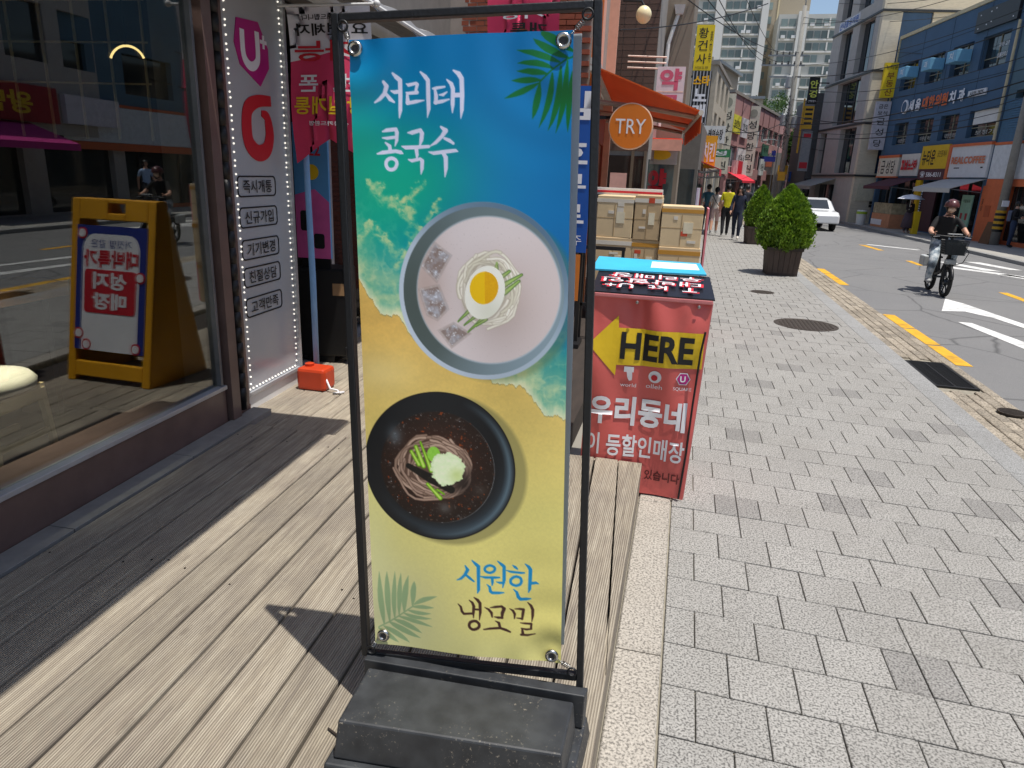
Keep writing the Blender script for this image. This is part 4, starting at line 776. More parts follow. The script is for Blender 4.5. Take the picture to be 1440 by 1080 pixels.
txt('거짓말 같은', pa, NAVY, (0, -.0225, 1.03), .36, .06, bold=-.0); txt('대박특가', pa, RINK, (0, -.0225, .92), .48, .13, bold=.035)
MB().slab(rrect(-.23, .23, .52, .84, .03), -.0245, -.022).obj('red_field', RINK, pa); txt('성지', pa, WINK, (0, -.0248, .76), .3, .125, bold=.035); txt('매장', pa, WINK, (0, -.0248, .61), .3, .125, bold=.035)
for x, z in ((.26, 1.1), (-.26, .8), (.27, .36), (-.24, .28), (.2, .28)):
    MB().slab(circ(x, z, .042), -.025, -.02).obj('coin', RINK, pa); MB().slab(circ(x, z, .03), -.027, -.025).obj('coin_face', WINK, pa)

# ---------------------------------------------------------------- red box with the HERE arrow
RVIN = P('red vinyl', 'd4625c', .38, var=.07, scale=4, bump=.25, bscale=7, dirt=.08); RPALE = P('faded red vinyl', 'cf7c7c', .5, var=.12, scale=9)
hb = thing('promotion_box', 'red vinyl covered box with yellow HERE arrow at the end of the deck', 'display box', (-.15, 3.865, 0))
def wob(x, z): return .012 * math.sin(x * 14 + z * 3) + .008 * math.sin(x * 31 + 9 * z) * max(0, z - .3) + .012 * math.exp(-((x - .27 + .5 * (1.15 - z)) ** 2) / .0012) * max(0, z - .75) * 2 - .012 * math.exp(-((x + .27 - .25 * (1.15 - z)) ** 2) / .002) * max(0, z - .7) * 2 + .010 * math.sin(x * 5 - z * 9) * z + .018 * math.exp(-((x + .02 - .06 * (1.1 - z)) ** 2) / .0006) * max(0, (z - .55)) * 1.0
nx, nz = 60, 100; v = []; fc = []
for j in range(nz + 1):
    for i in range(nx + 1):
        z = .012 + 1.168 * j / nz; xl_, xr_ = -.315 + .012 * z, .303 + .03 * z; x = xl_ + (xr_ - xl_) * i / nx; v.append((x, wob(x, z) - .004, z))
for j in range(nz):
    for i in range(nx): a = j * (nx + 1) + i; fc.append((a, a + 1, a + nx + 2, a + nx + 1))
me = bpy.data.meshes.new('front'); me.from_pydata(v, [], fc); me.materials.append(RVIN); me.polygons.foreach_set('use_smooth', [True] * len(fc)); link('front_sheet', me, hb)
MB().hexa([(-.312, .03, .01), (.30, .03, .01), (.30, .62, .01), (-.312, .62, .01), (-.298, .03, 1.17), (.334, .03, 1.17), (.33, .62, 1.2), (-.3, .62, 1.2)]).obj('box', RVIN, hb)
MB().hexa([(.300, .01, .012), (.308, .01, .012), (.308, .6, .012), (.300, .6, .012), (.335, .01, 1.17), (.343, .01, 1.17), (.343, .6, 1.2), (.335, .6, 1.2)]).obj('side_sheet', RPALE, hb)
MB().tube([(.278, -.022, .02), (.292, -.02, .3), (.296, -.03, .6), (.306, -.026, .9), (.318, -.03, 1.02)], .006, 6).obj('black_cord', INK, hb)
MB().bx(-.30, .34, -.012, .035, 1.165, 1.19).obj('top_edge', RPALE, hb, bevel=.006)
lid = MB().hexa([(-.318, -.01, 1.188), (.348, -.01, 1.188), (.318, .30, 1.268), (-.318, .30, 1.262), (-.318, -.01, 1.196), (.348, -.01, 1.196), (.318, .30, 1.276), (-.318, .30, 1.27)]).obj('lid_board', P('black flyer board', '1b1a20', .35, var=.2), hb)
MB().hexa([(-.36, .285, 1.27), (.30, .285, 1.28), (.262, .50, 1.318), (-.345, .50, 1.322), (-.36, .285, 1.28), (.30, .285, 1.29), (.262, .50, 1.328), (-.345, .50, 1.332)]).obj('blue_flyer_stack', P('cyan flyer', '3fb4d8', .3, var=.1, scale=4), hb)
MB().hexa([(-.02, .36, 1.2965), (.26, .36, 1.301), (.24, .47, 1.322), (-.02, .47, 1.321), (-.02, .36, 1.2985), (.26, .36, 1.303), (.24, .47, 1.324), (-.02, .47, 1.323)]).obj('white_field', WINK, hb)
ft = math.atan2(.08, .31)
for body, x, y, w_, h_ in (('T  kt  U+', .0, .05, .5, .055), ('대박할인', .0, .125, .54, .06), ('우리매장', .02, .2, .5, .06)):
    txt(body, hb, RINK, (x, y + .0, 1.212 + y * .258), w_ + .03, h_ + .012, (-ft, 0, R(180)), .03); txt(body, hb, WINK, (x, y, 1.2145 + y * .258), w_, h_, (-ft, 0, R(180)), .005)
def drape(o, lift):
    """bend a flat print onto the rippled vinyl"""
    m = o.matrix_local.copy() if o.matrix_local != Matrix() else Matrix.LocRotScale(o.location, o.rotation_euler, None)
    m = Matrix.LocRotScale(o.location, o.rotation_euler, None)
    bm = bmesh.new(); bm.from_mesh(o.data); bmesh.ops.transform(bm, matrix=m, verts=bm.verts)
    for k in range(40):
        pass
    for ax, step in ((Vector((1, 0, 0)), .03), (Vector((0, 0, 1)), .04)):
        lo = min(v_.co.dot(ax) for v_ in bm.verts); hi = max(v_.co.dot(ax) for v_ in bm.verts); t = math.ceil(lo / step) * step
        while t < hi:
            bmesh.ops.bisect_plane(bm, geom=bm.verts[:] + bm.edges[:] + bm.faces[:], plane_co=ax * t, plane_no=ax); t += step
    for v_ in bm.verts: v_.co.y = wob(v_.co.x, v_.co.z) - .004 - lift
    bm.to_mesh(o.data); bm.free(); o.location = (0, 0, 0); o.rotation_euler = (0, 0, 0); o.data.update()
ay = MB().face([(x + .15, 0, z) for x, z in ((-.46, .895), (-.305, 1.065), (-.299, .998), (.168, 1.005), (.172, .804), (-.296, .785), (-.298, .722))]).obj('yellow_arrow', YINK, hb); drape(ay, .003)
for body, mat, xc, zc, w_, h_, bo in (('HERE', INK, -.08, .9, .40, .155, .03), ('우리동네', WINK, -.155, .515, .55, .175, .035), ('이 등할인매장', WINK, -.15, .305, .56, .135, .02), ('있습니다', P('dark red print', '5a1a1c', .5), .02, .137, .2, .062, .02), ('world', WINK, -.22, .672, .09, .022, 0), ('olleh', WINK, -.075, .678, .09, .026, 0), ('SQUARE', WINK, .08, .68, .1, .022, 0)):
    drape(txt(body, hb, mat, (xc + .15, 0, zc), w_, h_, FR, bo), .006)
drape(ribbon(ribbon(MB(), [(-.10, .765, .016), (-.045, .765, .016)], 0, .001), [(-.07, .765, .016), (-.065, .72, .014), (-.06, .70, .008)], 0, .001).obj('logo', WINK, hb), .006)
hb2 = MB().face([(x + .15, 0, z) for x, z in circ(-.075, .735, .036)]).obj('logo', WINK, hb); drape(hb2, .005); o = MB().face([(x + .15, 0, z) for x, z in circ(-.078, .73, .018)]).obj('logo_centre', RINK, hb); drape(o, .008)
o = MB().face([(x + .15, 0, z) for x, z in circ(.08, .74, .04, n=6)]).obj('logo', WINK, hb); drape(o, .005); o = MB().face([(x + .15, 0, z) for x, z in circ(.08, .74, .034, n=6)]).obj('logo_field', MAG, hb); drape(o, .007); drape(txt('U', hb, WINK, (.228, 0, .74), .03, .036, FR, .03), .009)
for x in (-.06, .27): MB().lathe([(.010, -.016), (.007, -.021), (.001, -.022)], (x, .0, 1.15), 10, 0, 'y').obj('screw_head', STEEL, hb)

# ================================================================ left side beyond the deck
# brick side wall of the orange shop, laid brick by brick where it shows above the banner
BRK = P('red brick', '8d4a34', .85, var=.14, scale=20, rnd=.22, bump=.2); MORT = P('mortar', '9a8f86', .9, var=.1)
ob = thing('orange_shop_building', 'orange shop building with red brick side wall and awning', 'building', (-1.32, 9.5, 0), math.atan2(1, -.06))
# local x along the street front (away), local +y into the building
ORG = P('orange paint', 'c8691c', .55, var=.08, scale=3, dirt=.12); PCH = P('pink render', 'd8a48c', .75, var=.08)
MB().bx(0.03, 3.6, .03, 6, 0, 7).obj('wall', MORT, ob)
bk = MB().bx(-.10, .10, -.03, .03, -.028, .028).mesh('brick', BRK)
wallR = thing('brick_wall', 'red brick side wall seen above the banner', 'wall', (-1.36, 9.46, 0))
MB().bx(-4.6, 0, .03, .06, 0, 7).obj('mortar', MORT, wallR)
for j in range(22):
    for i in range(13):
        link('brick', bk, wallR, loc=(-.12 - i * .21 - (.105 if j % 2 else 0), .0 + random.uniform(-.004, .004), 2.62 + j * .0665))
rest = MB()
for j in range(70):
    for i in range(22):
        z = .1 + j * .0665
        if not (2.55 < z < 4.1 and i < 13): rest.bx(-.12 - i * .21 - (.105 if j % 2 else 0) - .1, -.12 - i * .21 - (.105 if j % 2 else 0) + .1, -.03, .03, z - .028, z + .028)
o = rest.obj('bricks', BRK, wallR); o['kind'] = 'stuff'
MB().bx(.0, .14, -.07, .5, 0, 7).obj('corner_post', ORG, ob); MB().bx(.14, .9, -.05, .0, 2.75, 7).obj('upper_panel', PCH, ob)
BRT = P('brown tile', '5c4438', .6, var=.12, rnd=.1)
MB().bx(2.9, 3.05, -.12, .2, 0, 7).obj('corner_post', PCH, ob)
DRED = P('dark orange frame', '8c3314', .5, var=.1)
MB().bx(.14, .3, -.02, .1, 0, 2.7).bx(1.5, 1.6, -.02, .1, 0, 2.7).bx(2.8, 2.9, -.02, .1, 0, 2.7).bx(.3, 2.8, -.02, .1, 2.3, 2.75).obj('shop_frame', DRED, ob)
for a, b in ((.3, 1.5), (1.6, 2.8)): MB().bx(a, b, .0, .01, .3, 2.3).obj('window_pane', darkglass('shop glass a', '3a2a26'), ob)
MB().bx(.34, .8, -.012, -.004, 1.3, 2.2).obj('window_poster', P('pink poster', 'd8a79b', .6), ob)
aw = thing('orange_awning', 'bright orange sloping awning over the shop beside the round sign', 'awning', (-1.32, 9.5, 0), math.atan2(1, -.06))
AWN = P('orange canvas', 'cf6426', .75, var=.06, scale=3)
def thin(m, c, f=.45):
    t = m.node_tree; tl = N(t, 'BsdfTranslucent'); tl.inputs[0].default_value = (*rgb(c), 1); mx = N(t, 'MixShader', i_Fac=f); o = t.nodes['Material Output']; b = t.nodes['Principled BSDF']
    t.links.new(b.outputs[0], mx.inputs[1]); t.links.new(tl.outputs[0], mx.inputs[2]); t.links.new(mx.outputs[0], o.inputs[0])
thin(AWN, 'd8692c', .3); nx = 10
# outer edge reaches over the pavement
def awp(s, t): return (s, -1.33 * t, 3.06 - .49 * t)
cv = MB()
for k in range(10):
    t0, t1 = k / 10, (k + 1) / 10; cv.hexa([awp(-.6, t0), awp(2.9, t0), awp(2.9, t1), awp(-.6, t1), *[(p[0], p[1], p[2] + .015) for p in (awp(-.6, t0), awp(2.9, t0), awp(2.9, t1), awp(-.6, t1))]])
cv.obj('canvas', AWN, aw); v = MB()
for k in range(14): a, b = -.6 + k * .25, -.35 + k * .25; v.hexa([(a, -1.345, 2.58), (b, -1.345, 2.58), (b, -1.335, 2.58), (a, -1.335, 2.58), (a, -1.35, 2.34 + .02 * (k % 2)), (b, -1.35, 2.34 + .02 * (k % 2)), (b, -1.34, 2.34 + .02 * (k % 2)), (a, -1.34, 2.34 + .02 * (k % 2))])
v.obj('valance', AWN, aw); MB().tube([(-.65, -1.33, 2.56), (2.95, -1.33, 2.56)], .03, 8).obj('front_bar', P('awning rail', 'cfc4b6', .5), aw)
for s in (-.4, 1.1, 2.6): MB().tube([(s, -.05, 2.68), (s + .1, -.7, 2.63), (s, -1.28, 2.53)], .03, 6).obj('folding_arm', P('awning arm', '9a8070', .5), aw)
MB().bx(-.6, 2.9, -.1, .0, 3.0, 3.14).obj('roller_box', P('awning box', 'b8b4ae', .5), aw)
tr = thing('round_sign', 'round orange sign with white letters TRY under the orange awning', 'sign', (-.757, 9.0, 2.395))
MB().lathe([(.262, .03), (.266, .0), (.266, -.03), (.26, -.035), (.255, -.036)], (0, 0, 0), 48, 0, 'y').obj('rim', P('sign rim', 'd8b49a', .4), tr); MB().lathe([(.252, .02), (.252, -.038), (.001, -.0385)], (0, 0, 0), 48, 0, 'y').obj('disc', P('sign orange', 'd67414', .45, var=.04), tr)
txt('TRY', tr, WINK, (.0, -.041, .0), .36, .165, FR, .0); MB().tube([(-.3, .05, .1), (-.24, .0, .1)], .02, 6).bx(-.75, -.3, .04, .06, .08, .12).obj('bracket', BLACK, tr)
lm = thing('globe_lamp', 'cream globe lamp on the tiled wall above the orange awning', 'lamp', (-1.0, 12.6, 4.33))
MB().ell((0, 0, 0), .125, .125, .135).obj('globe', P('cream globe', 'e8dcb0', .3, var=.03), lm, smooth=True); MB().tube([(0, .0, .12), (-.05, .02, .2), (-.35, .05, .22)], .02, 6).obj('bracket', BLACK, lm)
# stacked cardboard boxes
CARD = [P('cardboard a', 'cbb18a', .8, var=.08, rnd=.08), P('cardboard b', 'd6be96', .8, var=.08), P('cardboard c', 'bca27c', .8, var=.1)]; TAPE = P('brown tape', 'c08a34', .3, var=.05); TAPW = P('clear tape', 'd9d2c4', .25, var=.05)
def carton(x, y, z, w_, d_, h_, label, mi=0, tape=TAPE, rz=0):
    t = thing('cardboard_box', label, 'box', (x, y, z), rz, 'cardboard boxes stacked behind the red box')
    MB().bx(-w_ / 2, w_ / 2, -d_ / 2, d_ / 2, 0, h_).obj('carton', CARD[mi], t, bevel=.008)
    MB().bx(-w_ / 2 - .003, w_ / 2 + .003, -d_ / 2 - .003, d_ / 2 + .003, h_ * .84, h_ * .93).obj('tape_band', tape, t); MB().bx(-.004, .004, -d_ / 2 - .004, -d_ / 2, .02, h_ * .8).obj('flap_seam', P('seam', 'a68c66', .9), t)
    rr = random.Random(label)
    for k in range(3): a, b = rr.uniform(-.45, .2) * w_, rr.uniform(.1, .85) * h_; MB().bx(a, a + rr.uniform(.06, .25) * w_, -d_ / 2 - .0045, -d_ / 2 - .0008, b, b + rr.uniform(.02, .07)).obj('tape_patch', rr.choice((TAPE, TAPW, P('red sticker', 'c84a2a', .5), TAPW)), t)
    MB().bx(-w_ / 2 - .0015, w_ / 2 + .0015, -d_ / 2 - .0015, d_ / 2 + .0015, h_ * .46, h_ * .475).obj('crease', P('seam', 'a68c66', .9), t)
    MB().bx(w_ * .05, w_ * .28, -d_ / 2 - .006, -d_ / 2 - .001, h_ * .35, h_ * .62).obj('paper_label', P('paper', 'd9cfb4', .7), t)
    return t
yb = 8.6
for lab, x, z, w_, h_, mi, tp in (('wide carton, topmost of the left column, white tape', -.80, 1.13, .42, .47, 1, TAPW), ('carton in the middle of the left column with a red sticker', -.80, .60, .44, .53, 0, TAPW), ('lowest carton of the left column', -.80, 0.0, .45, .60, 2, TAPE),
                              ('carton on top of the middle column beside the black gap', -.43, 1.12, .30, .50, 2, TAPW), ('dark carton in the middle column under a taped carton', -.43, .62, .31, .50, 2, TAPE), ('lowest carton of the middle column', -.43, 0.0, .32, .62, 0, TAPE),
                              ('carton with orange tape, topmost of the right column', -.045, 1.06, .46, .46, 1, TAPE), ('carton in the middle of the right column with paper label', -.04, .53, .47, .53, 0, TAPE), ('lowest carton of the right column', -.04, 0.0, .48, .53, 2, TAPE)):
    carton(x, yb + random.uniform(-.02, .02), z, w_, .5, h_, lab, mi, tp, R(random.uniform(-2, 2)))
pk = MB().bx(-.01, .01, -.28, .28, 0, 1.5).obj('pink_board', P('pink board', 'd4808c', .6), None, loc=(.245, 8.72, 0)); tag(pk, 'thin pink board leaning on the right column of cartons', 'board')
bt = thing('display_cabinet', 'grey cabinet with red and white striped ledge behind the left cartons', 'cabinet', (-.72, 8.95, 0))
MB().bx(-.45, .42, -.1, .1, 1.60, 1.68).obj('ledge', WHITE, bt); MB().bx(-.45, .42, -.104, -.1, 1.625, 1.65).obj('red_stripe', RINK, bt); MB().bx(-.43, .4, -.08, .08, 0, 1.6).obj('cabinet', P('grey cabinet', '6c6864', .6), bt)
# blue vertical banner beside the banner stand
bs = thing('blue_sign', 'tall blue banner with white letters half hidden behind the banner stand', 'sign', (-1.17, 6.9, 0), R(2))
MB().bx(-.25, .25, 0, .03, 1.08, 2.60).obj('board', P('blue vinyl', '1450a4', .4, var=.05), bs); MB().bx(-.2, .2, .0, .03, .6, 1.06).obj('orange_base_board', P('orange board', 'c8742a', .5), bs); MB().bx(-.22, -.18, .03, .07, .14, 2.5).bx(.18, .22, .03, .07, .14, 2.5).bx(-.25, .25, -.12, .22, .14, .18).obj('stand', BLACK, bs)
for body, z, w_, h_ in (('임', 2.43, .36, .25), ('호', 2.02, .36, .22), ('무', 1.72, .36, .2), ('료', 1.45, .36, .18)): txt(body, bs, WINK, (.03, -.003, z), w_, h_, FR, .03)
txt('영주', bs, WINK, (.1, -.003, 1.2), .2, .1, FR, .0)
rl = thing('railing', 'low black metal railing at the end of the back deck', 'railing', (-.86, 7.25, .0))
MB().bx(-.55, .3, -.02, .02, 1.09, 1.125).obj('top_rail', BLACK, rl); MB().bx(-.55, .3, -.015, .015, .5, .53).obj('lower_rail', BLACK, rl)
for x in (-.53, -.12, .28): MB().bx(x - .015, x + .015, -.015, .015, .0, 1.09).obj('post', BLACK, rl)

# ---------------------------------------------------------------- pharmacy and the row behind
OLV = P('olive render', '84786a', .85, var=.1, scale=1.5, dirt=.25); GRYB = P('grey stone', '8d8984', .8, var=.1, dirt=.2); CRM = P('cream render', 'b5ab9a', .85, var=.1, dirt=.2)
ph = thing('pharmacy_building', 'olive rendered pharmacy building with white downpipe', 'building', (-1.15, 15.5, 0))
MB().bx(-8, .02, 2.6, 9, 0, 8.5).bx(.02, .85, 2.6, 9, 0, 8.5).obj('wall', OLV, ph)
MB().bx(-8, .25, .02, 2.6, 0, 7.6).obj('front_wing', GRYB, ph)
MB().bx(-1.2, .2, -.02, .0, .3, 2.25).obj('shop_window', darkglass('wing glass', '2c2422'), ph); MB().bx(-.5, -.15, -.03, -.021, .7, 1.9).obj('window_poster', P('pink poster', 'd8a79b'), ph)
for x_ in (-.6, -.06, .2): MB().bx(x_ - .03, x_ + .03, -.05, -.021, .1, 2.35).obj('window_frame', P('bronze frame', '6a5a4a', .5), ph)
tl2 = MB().bx(-.11, .11, -.0, .02, -.055, .055).mesh('wing tile', BRT)
for j in range(30):
    for i in range(4): link('wall_tile', tl2, ph, loc=(.13 - i * .23, 0, 2.4 + j * .12))
MB().tube([(.52, 2.55, 5.5), (.40, 2.5, 5.05), (.34, 2.5, 4.8), (.30, 2.5, 3.0)], .045, 8).obj('downpipe', WHITE, ph); MB().hexa([(.44, 2.46, 5.42), (.6, 2.46, 5.42), (.6, 2.6, 5.42), (.44, 2.6, 5.42), (.4, 2.4, 5.6), (.64, 2.4, 5.6), (.64, 2.6, 5.6), (.4, 2.6, 5.6)]).obj('rain_hopper', WHITE, ph)
MB().bx(.25, .28, .3, 2.3, .6, 2.2).obj('window_pane', darkglass('pharmacy glass', '55605e'), ph); MB().bx(-.17, .75, 2.5, 2.58, .1, 2.2).obj('shop_window', darkglass('pharmacy glass', '55605e'), ph)
MB().bx(-.1, .8, 2.45, 2.5, 2.15, 2.6).obj('fascia', P('pale fascia', 'b0aca6', .6), ph); MB().slab(circ(.4, 2.37, .25, .12), 2.43, 2.45).obj('oval_badge', YINK, ph); txt('약', ph, RINK, (.35, 2.47, 1.7), .48, .7, FR, .05)
MB().bx(-.2, .9, 1.2, 2.5, 2.62, 2.68).obj('orange_canopy', P('vivid orange canvas', 'f0401a', .7), ph); MB().bx(-.2, .9, 1.18, 1.2, 2.42, 2.66).obj('canopy_valance', P('pale orange', 'd89a86', .7), ph)
pj = thing('projecting_sign', 'white sign with pink pharmacy letter on three white arms', 'sign', (-.49, 13.0, 0))
MB().bx(-.23, .23, 0, .1, 2.85, 3.62).obj('box', P('sign white', 'd6cfd6', .4), pj); txt('약', pj, P('pink sign print', 'c65a78', .5), (0, -.003, 3.42), .36, .34, FR, .04); txt('국', pj, P('pink sign print', 'c65a78'), (0, -.003, 3.03), .34, .3, FR, .04)
for z in (3.79, 3.7, 3.61): MB().tube([(-.75, .05, z), (-.1, .05, z - .02)], .014, 6).obj('arm', P('peach arm', 'e0c4b4', .5), pj)
MB().bx(-.23, .23, -.003, .0, 3.22, 3.235).obj('divider', P('peach arm', 'e0c4b4'), pj)
yt = thing('temple_sign', 'yellow vertical sign with black brush lettering above the karaoke sign', 'sign', (0.0, 30, 0), R(2))
MB().bx(-.33, .33, 0, .15, 5.87, 7.46).obj('box', P('sign yellow', 'e3c414', .45, var=.03), yt)
for b_, z in (('황', 7.18), ('건', 6.75), ('사', 6.28)): txt(b_, yt, INK, (-.06, -.004, z), .36, .36, FR, .01)
txt('서당도량', yt, INK, (-.02, -.004, 5.97), .5, .1, FR, 0); txt('黃\n巾\n寺', yt, INK, (.24, -.004, 6.7), .1, 1.1, FR, 0)
ks = thing('karaoke_sign', 'black and white striped vertical karaoke sign with orange top letters', 'sign', (.04, 29.9, 0), R(2))
MB().bx(-.36, .36, 0, .2, 3.0, 5.84).obj('box', INK, ks)
for k in range(6): MB().bx(-.34 + k * .125, -.30 + k * .125, -.004, 0, 3.0, 5.84).obj('stripe', P('pale stripe', 'a8a8aa', .5), ks)
txt('스타', ks, P('orange yellow print', 'f0b000', .5), (.0, -.008, 5.5), .62, .36, FR, .04)
for b_, z in (('노', 4.98), ('래', 4.42), ('방', 3.85)): txt(b_, ks, WINK, (0, -.008, z), .5, .46, FR, .04)
MB().slab(circ(.12, 3.35, .22), -.02, -.008).obj('pink_disc', P('crimson', 'b8204a', .5), ks); MB().bx(-.75, -.3, .05, .12, 5.6, 5.68).bx(-.75, -.3, .05, .12, 3.4, 3.48).obj('bracket', BLACK, ks)

def facade(name, label, loc, rz, length, height, wallm, rows, depth=6, group=None):
    """a small building: local x along the street front, +y into it; rows = (z0, z1, [(x0, x1), ...])"""
    t = thing(name, label, 'building', loc, rz, group); hs = [(a, b, z0, z1) for z0, z1, xs in rows for a, b in xs]
    MB().holes(0, length, 0, height, 0, .2, hs).obj('wall', wallm, t); MB().bx(0, length, .21, depth, 0, height - .02).obj('core', P('dark core', '20211f', .7), t); MB().bx(-.06, length + .06, -.06, depth, height, height + .15).obj('parapet', P('parapet', '8a847c', .8), t)
    G = darkglass('far window glass', '46545c')
    for a, b, z0, z1 in hs:
        w_ = MB().bx(a, b, .1, .13, z0, z1).obj('window', G, t); MB().bx((a + b) / 2 - .02, (a + b) / 2 + .02, .08, .1, z0, z1).bx(a, b, .08, .1, z1 - .05, z1).bx(a, b, .08, .1, z0, z0 + .05).obj('frame', P('window frame', 'c4c4c0', .5), w_)
    return t
# grey narrow block next door to the pharmacy, with shops under red awnings
def lf(x, y): return (x, y, 0)
b1 = facade('shop_building', 'narrow cream building behind the karaoke sign', (.62, 31.6, 0), math.atan2(1, .12), 7, 6.3, CRM, [(3.2, 4.6, [(.8, 1.9), (2.8, 3.9), (5, 6.2)]), (5.0, 6.1, [(.8, 1.9), (2.8, 3.9), (5, 6.2)]), (.2, 2.3, [(.3, 3.3), (3.8, 6.6)])])
MB().bx(-.02, .0, .2, 6, .0, 6.6).obj('gable', CRM, b1)
for i, (x, y, z0, z1, w_, col, body, tc) in enumerate(((.62, 25.9, 3.05, 3.6, .75, 'cdd2d2', '노래연습장', INK), (.5, 24.4, 2.2, 3.2, .45, 'd9a21a', '치킨', WINK), (.72, 30.5, 2.75, 3.05, 1.5, '2f7a4a', '대성', WINK))):
    t = thing('shop_sign', ('white shop sign with green lower band left of the crowd', 'yellow box sign hanging over the pavement', 'green fascia sign beyond the yellow box sign')[i], 'sign', (x, y, 0), R(1))
    MB().bx(-w_ / 2, w_ / 2, 0, .12, z0, z1).obj('box', P('sign %d' % i, '#' + col, .45), t); txt(body, t, tc, (0, -.004, (z0 + z1) / 2), w_ * .8, (z1 - z0) * .6, FR, .02); MB().bx(-w_ / 2 - .5, -w_ / 2, .04, .08, z1 - .15, z1 - .1).obj('bracket', BLACK, t)
def awning(name, label, loc, rz, ln, dp, z1, z0, col, val=.2, grp=None):
    t = thing(name, label, 'awning', loc, rz, grp); m = P('canvas ' + col, '#' + col, .75, var=.06); b = MB()
    b.hexa([(0, 0, z1), (ln, 0, z1), (ln, -dp, z0), (0, -dp, z0), (0, 0, z1 + .02), (ln, 0, z1 + .02), (ln, -dp, z0 + .02), (0, -dp, z0 + .02)]).obj('canvas', m, t)
    MB().bx(0, ln, -dp - .015, -dp, z0 - val, z0 + .015).obj('valance', m, t)
    for x in (.05, ln - .07): MB().tube([(x, 0, z0 - .1), (x, -dp, z0)], .02, 5).obj('arm', GREYM, t)
    return t
awning('shop_awning', 'red awning over the pavement just left of the crowd', (.28, 22.6, 0), math.atan2(1, .06), 2.2, .55, 2.35, 2.15, 'c8283c', .18)
awning('shop_awning', 'dark maroon awning behind the crowd', (.42, 25.6, 0), math.atan2(1, .06), 3, .7, 2.25, 2.0, '5c1a24', .15)
gw = thing('shop_building', 'low grey shop front under the red awning left of the crowd', 'building', (.2, 20.6, 0), math.atan2(1, .05))
MB().bx(0, 6.6, .02, 5, 0, 3.3).obj('wall', P('dim shop wall', '6a6560', .8), gw); MB().bx(-.02, .0, .1, 1.5, .2, 2.1).bx(.3, 2.2, 0, .02, .2, 2.1).bx(2.5, 4.6, 0, .02, .2, 2.1).obj('shop_window', darkglass('shop glass b', '3c4344'), gw)
for k, (x, col) in enumerate(((1.0, 'd8c8dc'), (1.9, 'e0dce0'), (3.2, 'c8343c'))): MB().bx(x, x + .4, -.03, 0, .3, 1.6).obj('window_poster', P('poster %d' % k, col, .6), gw)
# pink building in the bend
PNK = P('dusty pink cladding', 'a67c7a', .75, var=.1, dirt=.2)
b2 = facade('pink_building', 'three storey dusty pink building where the street bends', (1.75, 40, 0), math.atan2(1, .27), 26, 6.2, PNK, [(4.3, 5.2, [(.4 + k * 2.1, 2.2 + k * 2.1) for k in range(12)]), (2.6, 3.7, [(.4 + k * 2.1, 2.2 + k * 2.1) for k in range(12)]), (.2, 2.0, [(.5 + k * 3.6, 3.6 + k * 3.6) for k in range(7)])], 8)
for k in range(13): MB().bx(.25 + k * 2.1, .31 + k * 2.1, -.04, 0, 5.25, 6.2).obj('cladding_joint', P('joint', '7a5a5a', .8), b2)
MB().bx(.0, 5, 1, 5, 6.2, 7.6).obj('roof_house', CRM, b2); MB().bx(-.2, 5.2, .8, 5.2, 7.6, 7.75).obj('roof_house_slab', GREYM, b2)
for k, (s, z0, z1, ln, col, body) in enumerate(((.2, 4.3, 5.2, 1.8, 'd8d040', '중앙학원'), (2.5, 4.2, 5.2, 1.5, 'c9c9cc', '학원'), (2.2, 2.5, 3.6, 2.0, 'd2d2d2', '미용실'), (6.2, 3.9, 4.8, 1.2, 'c9ccd0', '치과'), (9.2, 2.3, 3.3, 1.4, 'cfd4d2', '부동산'), (9.4, 3.5, 4.2, 2.0, '3e6f5a', '약국'))):
    t = thing('wall_sign', ('yellow', 'upper pale', 'lower pale', 'small pale', 'far pale', 'green')[k] + ' sign panel fixed to the dusty pink building', 'sign', (1.75, 40, 0), math.atan2(1, .27))
    MB().bx(s, s + ln, -.1, -.02, z0, z1).obj('panel', P('wall sign %d' % k, col, .5), t); txt(body, t, INK, (s + ln / 2, -.103, (z0 + z1) / 2), ln * .8, (z1 - z0) * .45, FR, .01)
vs = thing('vertical_sign', 'tall cream vertical sign on the near corner of the pink building', 'sign', (1.45, 38.6, 0))
MB().bx(-.35, .35, 0, .2, 2.2, 6.0).obj('box', P('cream sign', 'c8c4b4', .5), vs); MB().slab(circ(0, 5.6, .22), -.01, 0).obj('emblem', P('grey green', '8a8c80', .6), vs)
for b_, z in (('성', 5.0), ('당', 4.4), ('한', 3.8), ('의', 3.2), ('원', 2.6)): txt(b_, vs, INK, (0, -.004, z), .45, .42, FR, .01)
vs2 = dup(vs, (3.15, 44.5, .0), 0, 'second tall pale vertical sign further along the pink building')
awning('shop_awning', 'red awning under the pink building above the strolling woman', (1.95, 40.7, 0), math.atan2(1, .27), 3.6, .8, 2.3, 1.9, 'd0283c', .1)
for k, col in enumerate(('d8a8a8', 'c02838', 'd8d4d0')):
    t = MB().bx(1.2 + k * 1.2, 2.3 + k * 1.2, -.16, -.05, 2.15, 2.95).obj('fascia_sign', P('fascia %d' % k, col, .5), None, loc=(1.75, 40, 0), rot=(0, 0, math.atan2(1, .27)))
    tag(t, ('pink', 'red', 'white')[k] + ' fascia sign above the red awning of the pink building', 'sign')
gt = thing('stone_gateway', 'pale grey gateway at the far end of the left pavement', 'gateway', (5.0, 52, 0), R(-4))
MB().holes(-.9, .9, 0, 3.8, 0, .6, [(-.45, .45, -.1, 2.4)]).obj('frame', P('pale stone', 'aaa7a0', .8), gt); MB().bx(-.44, .44, .4, .45, 0, 2.39).obj('door', P('tan door', '9a8468', .7), gt); MB().bx(-.35, .35, -.05, 0, 2.9, 3.3).obj('sign_plate', P('salmon plate', 'd07a5c', .5), gt)

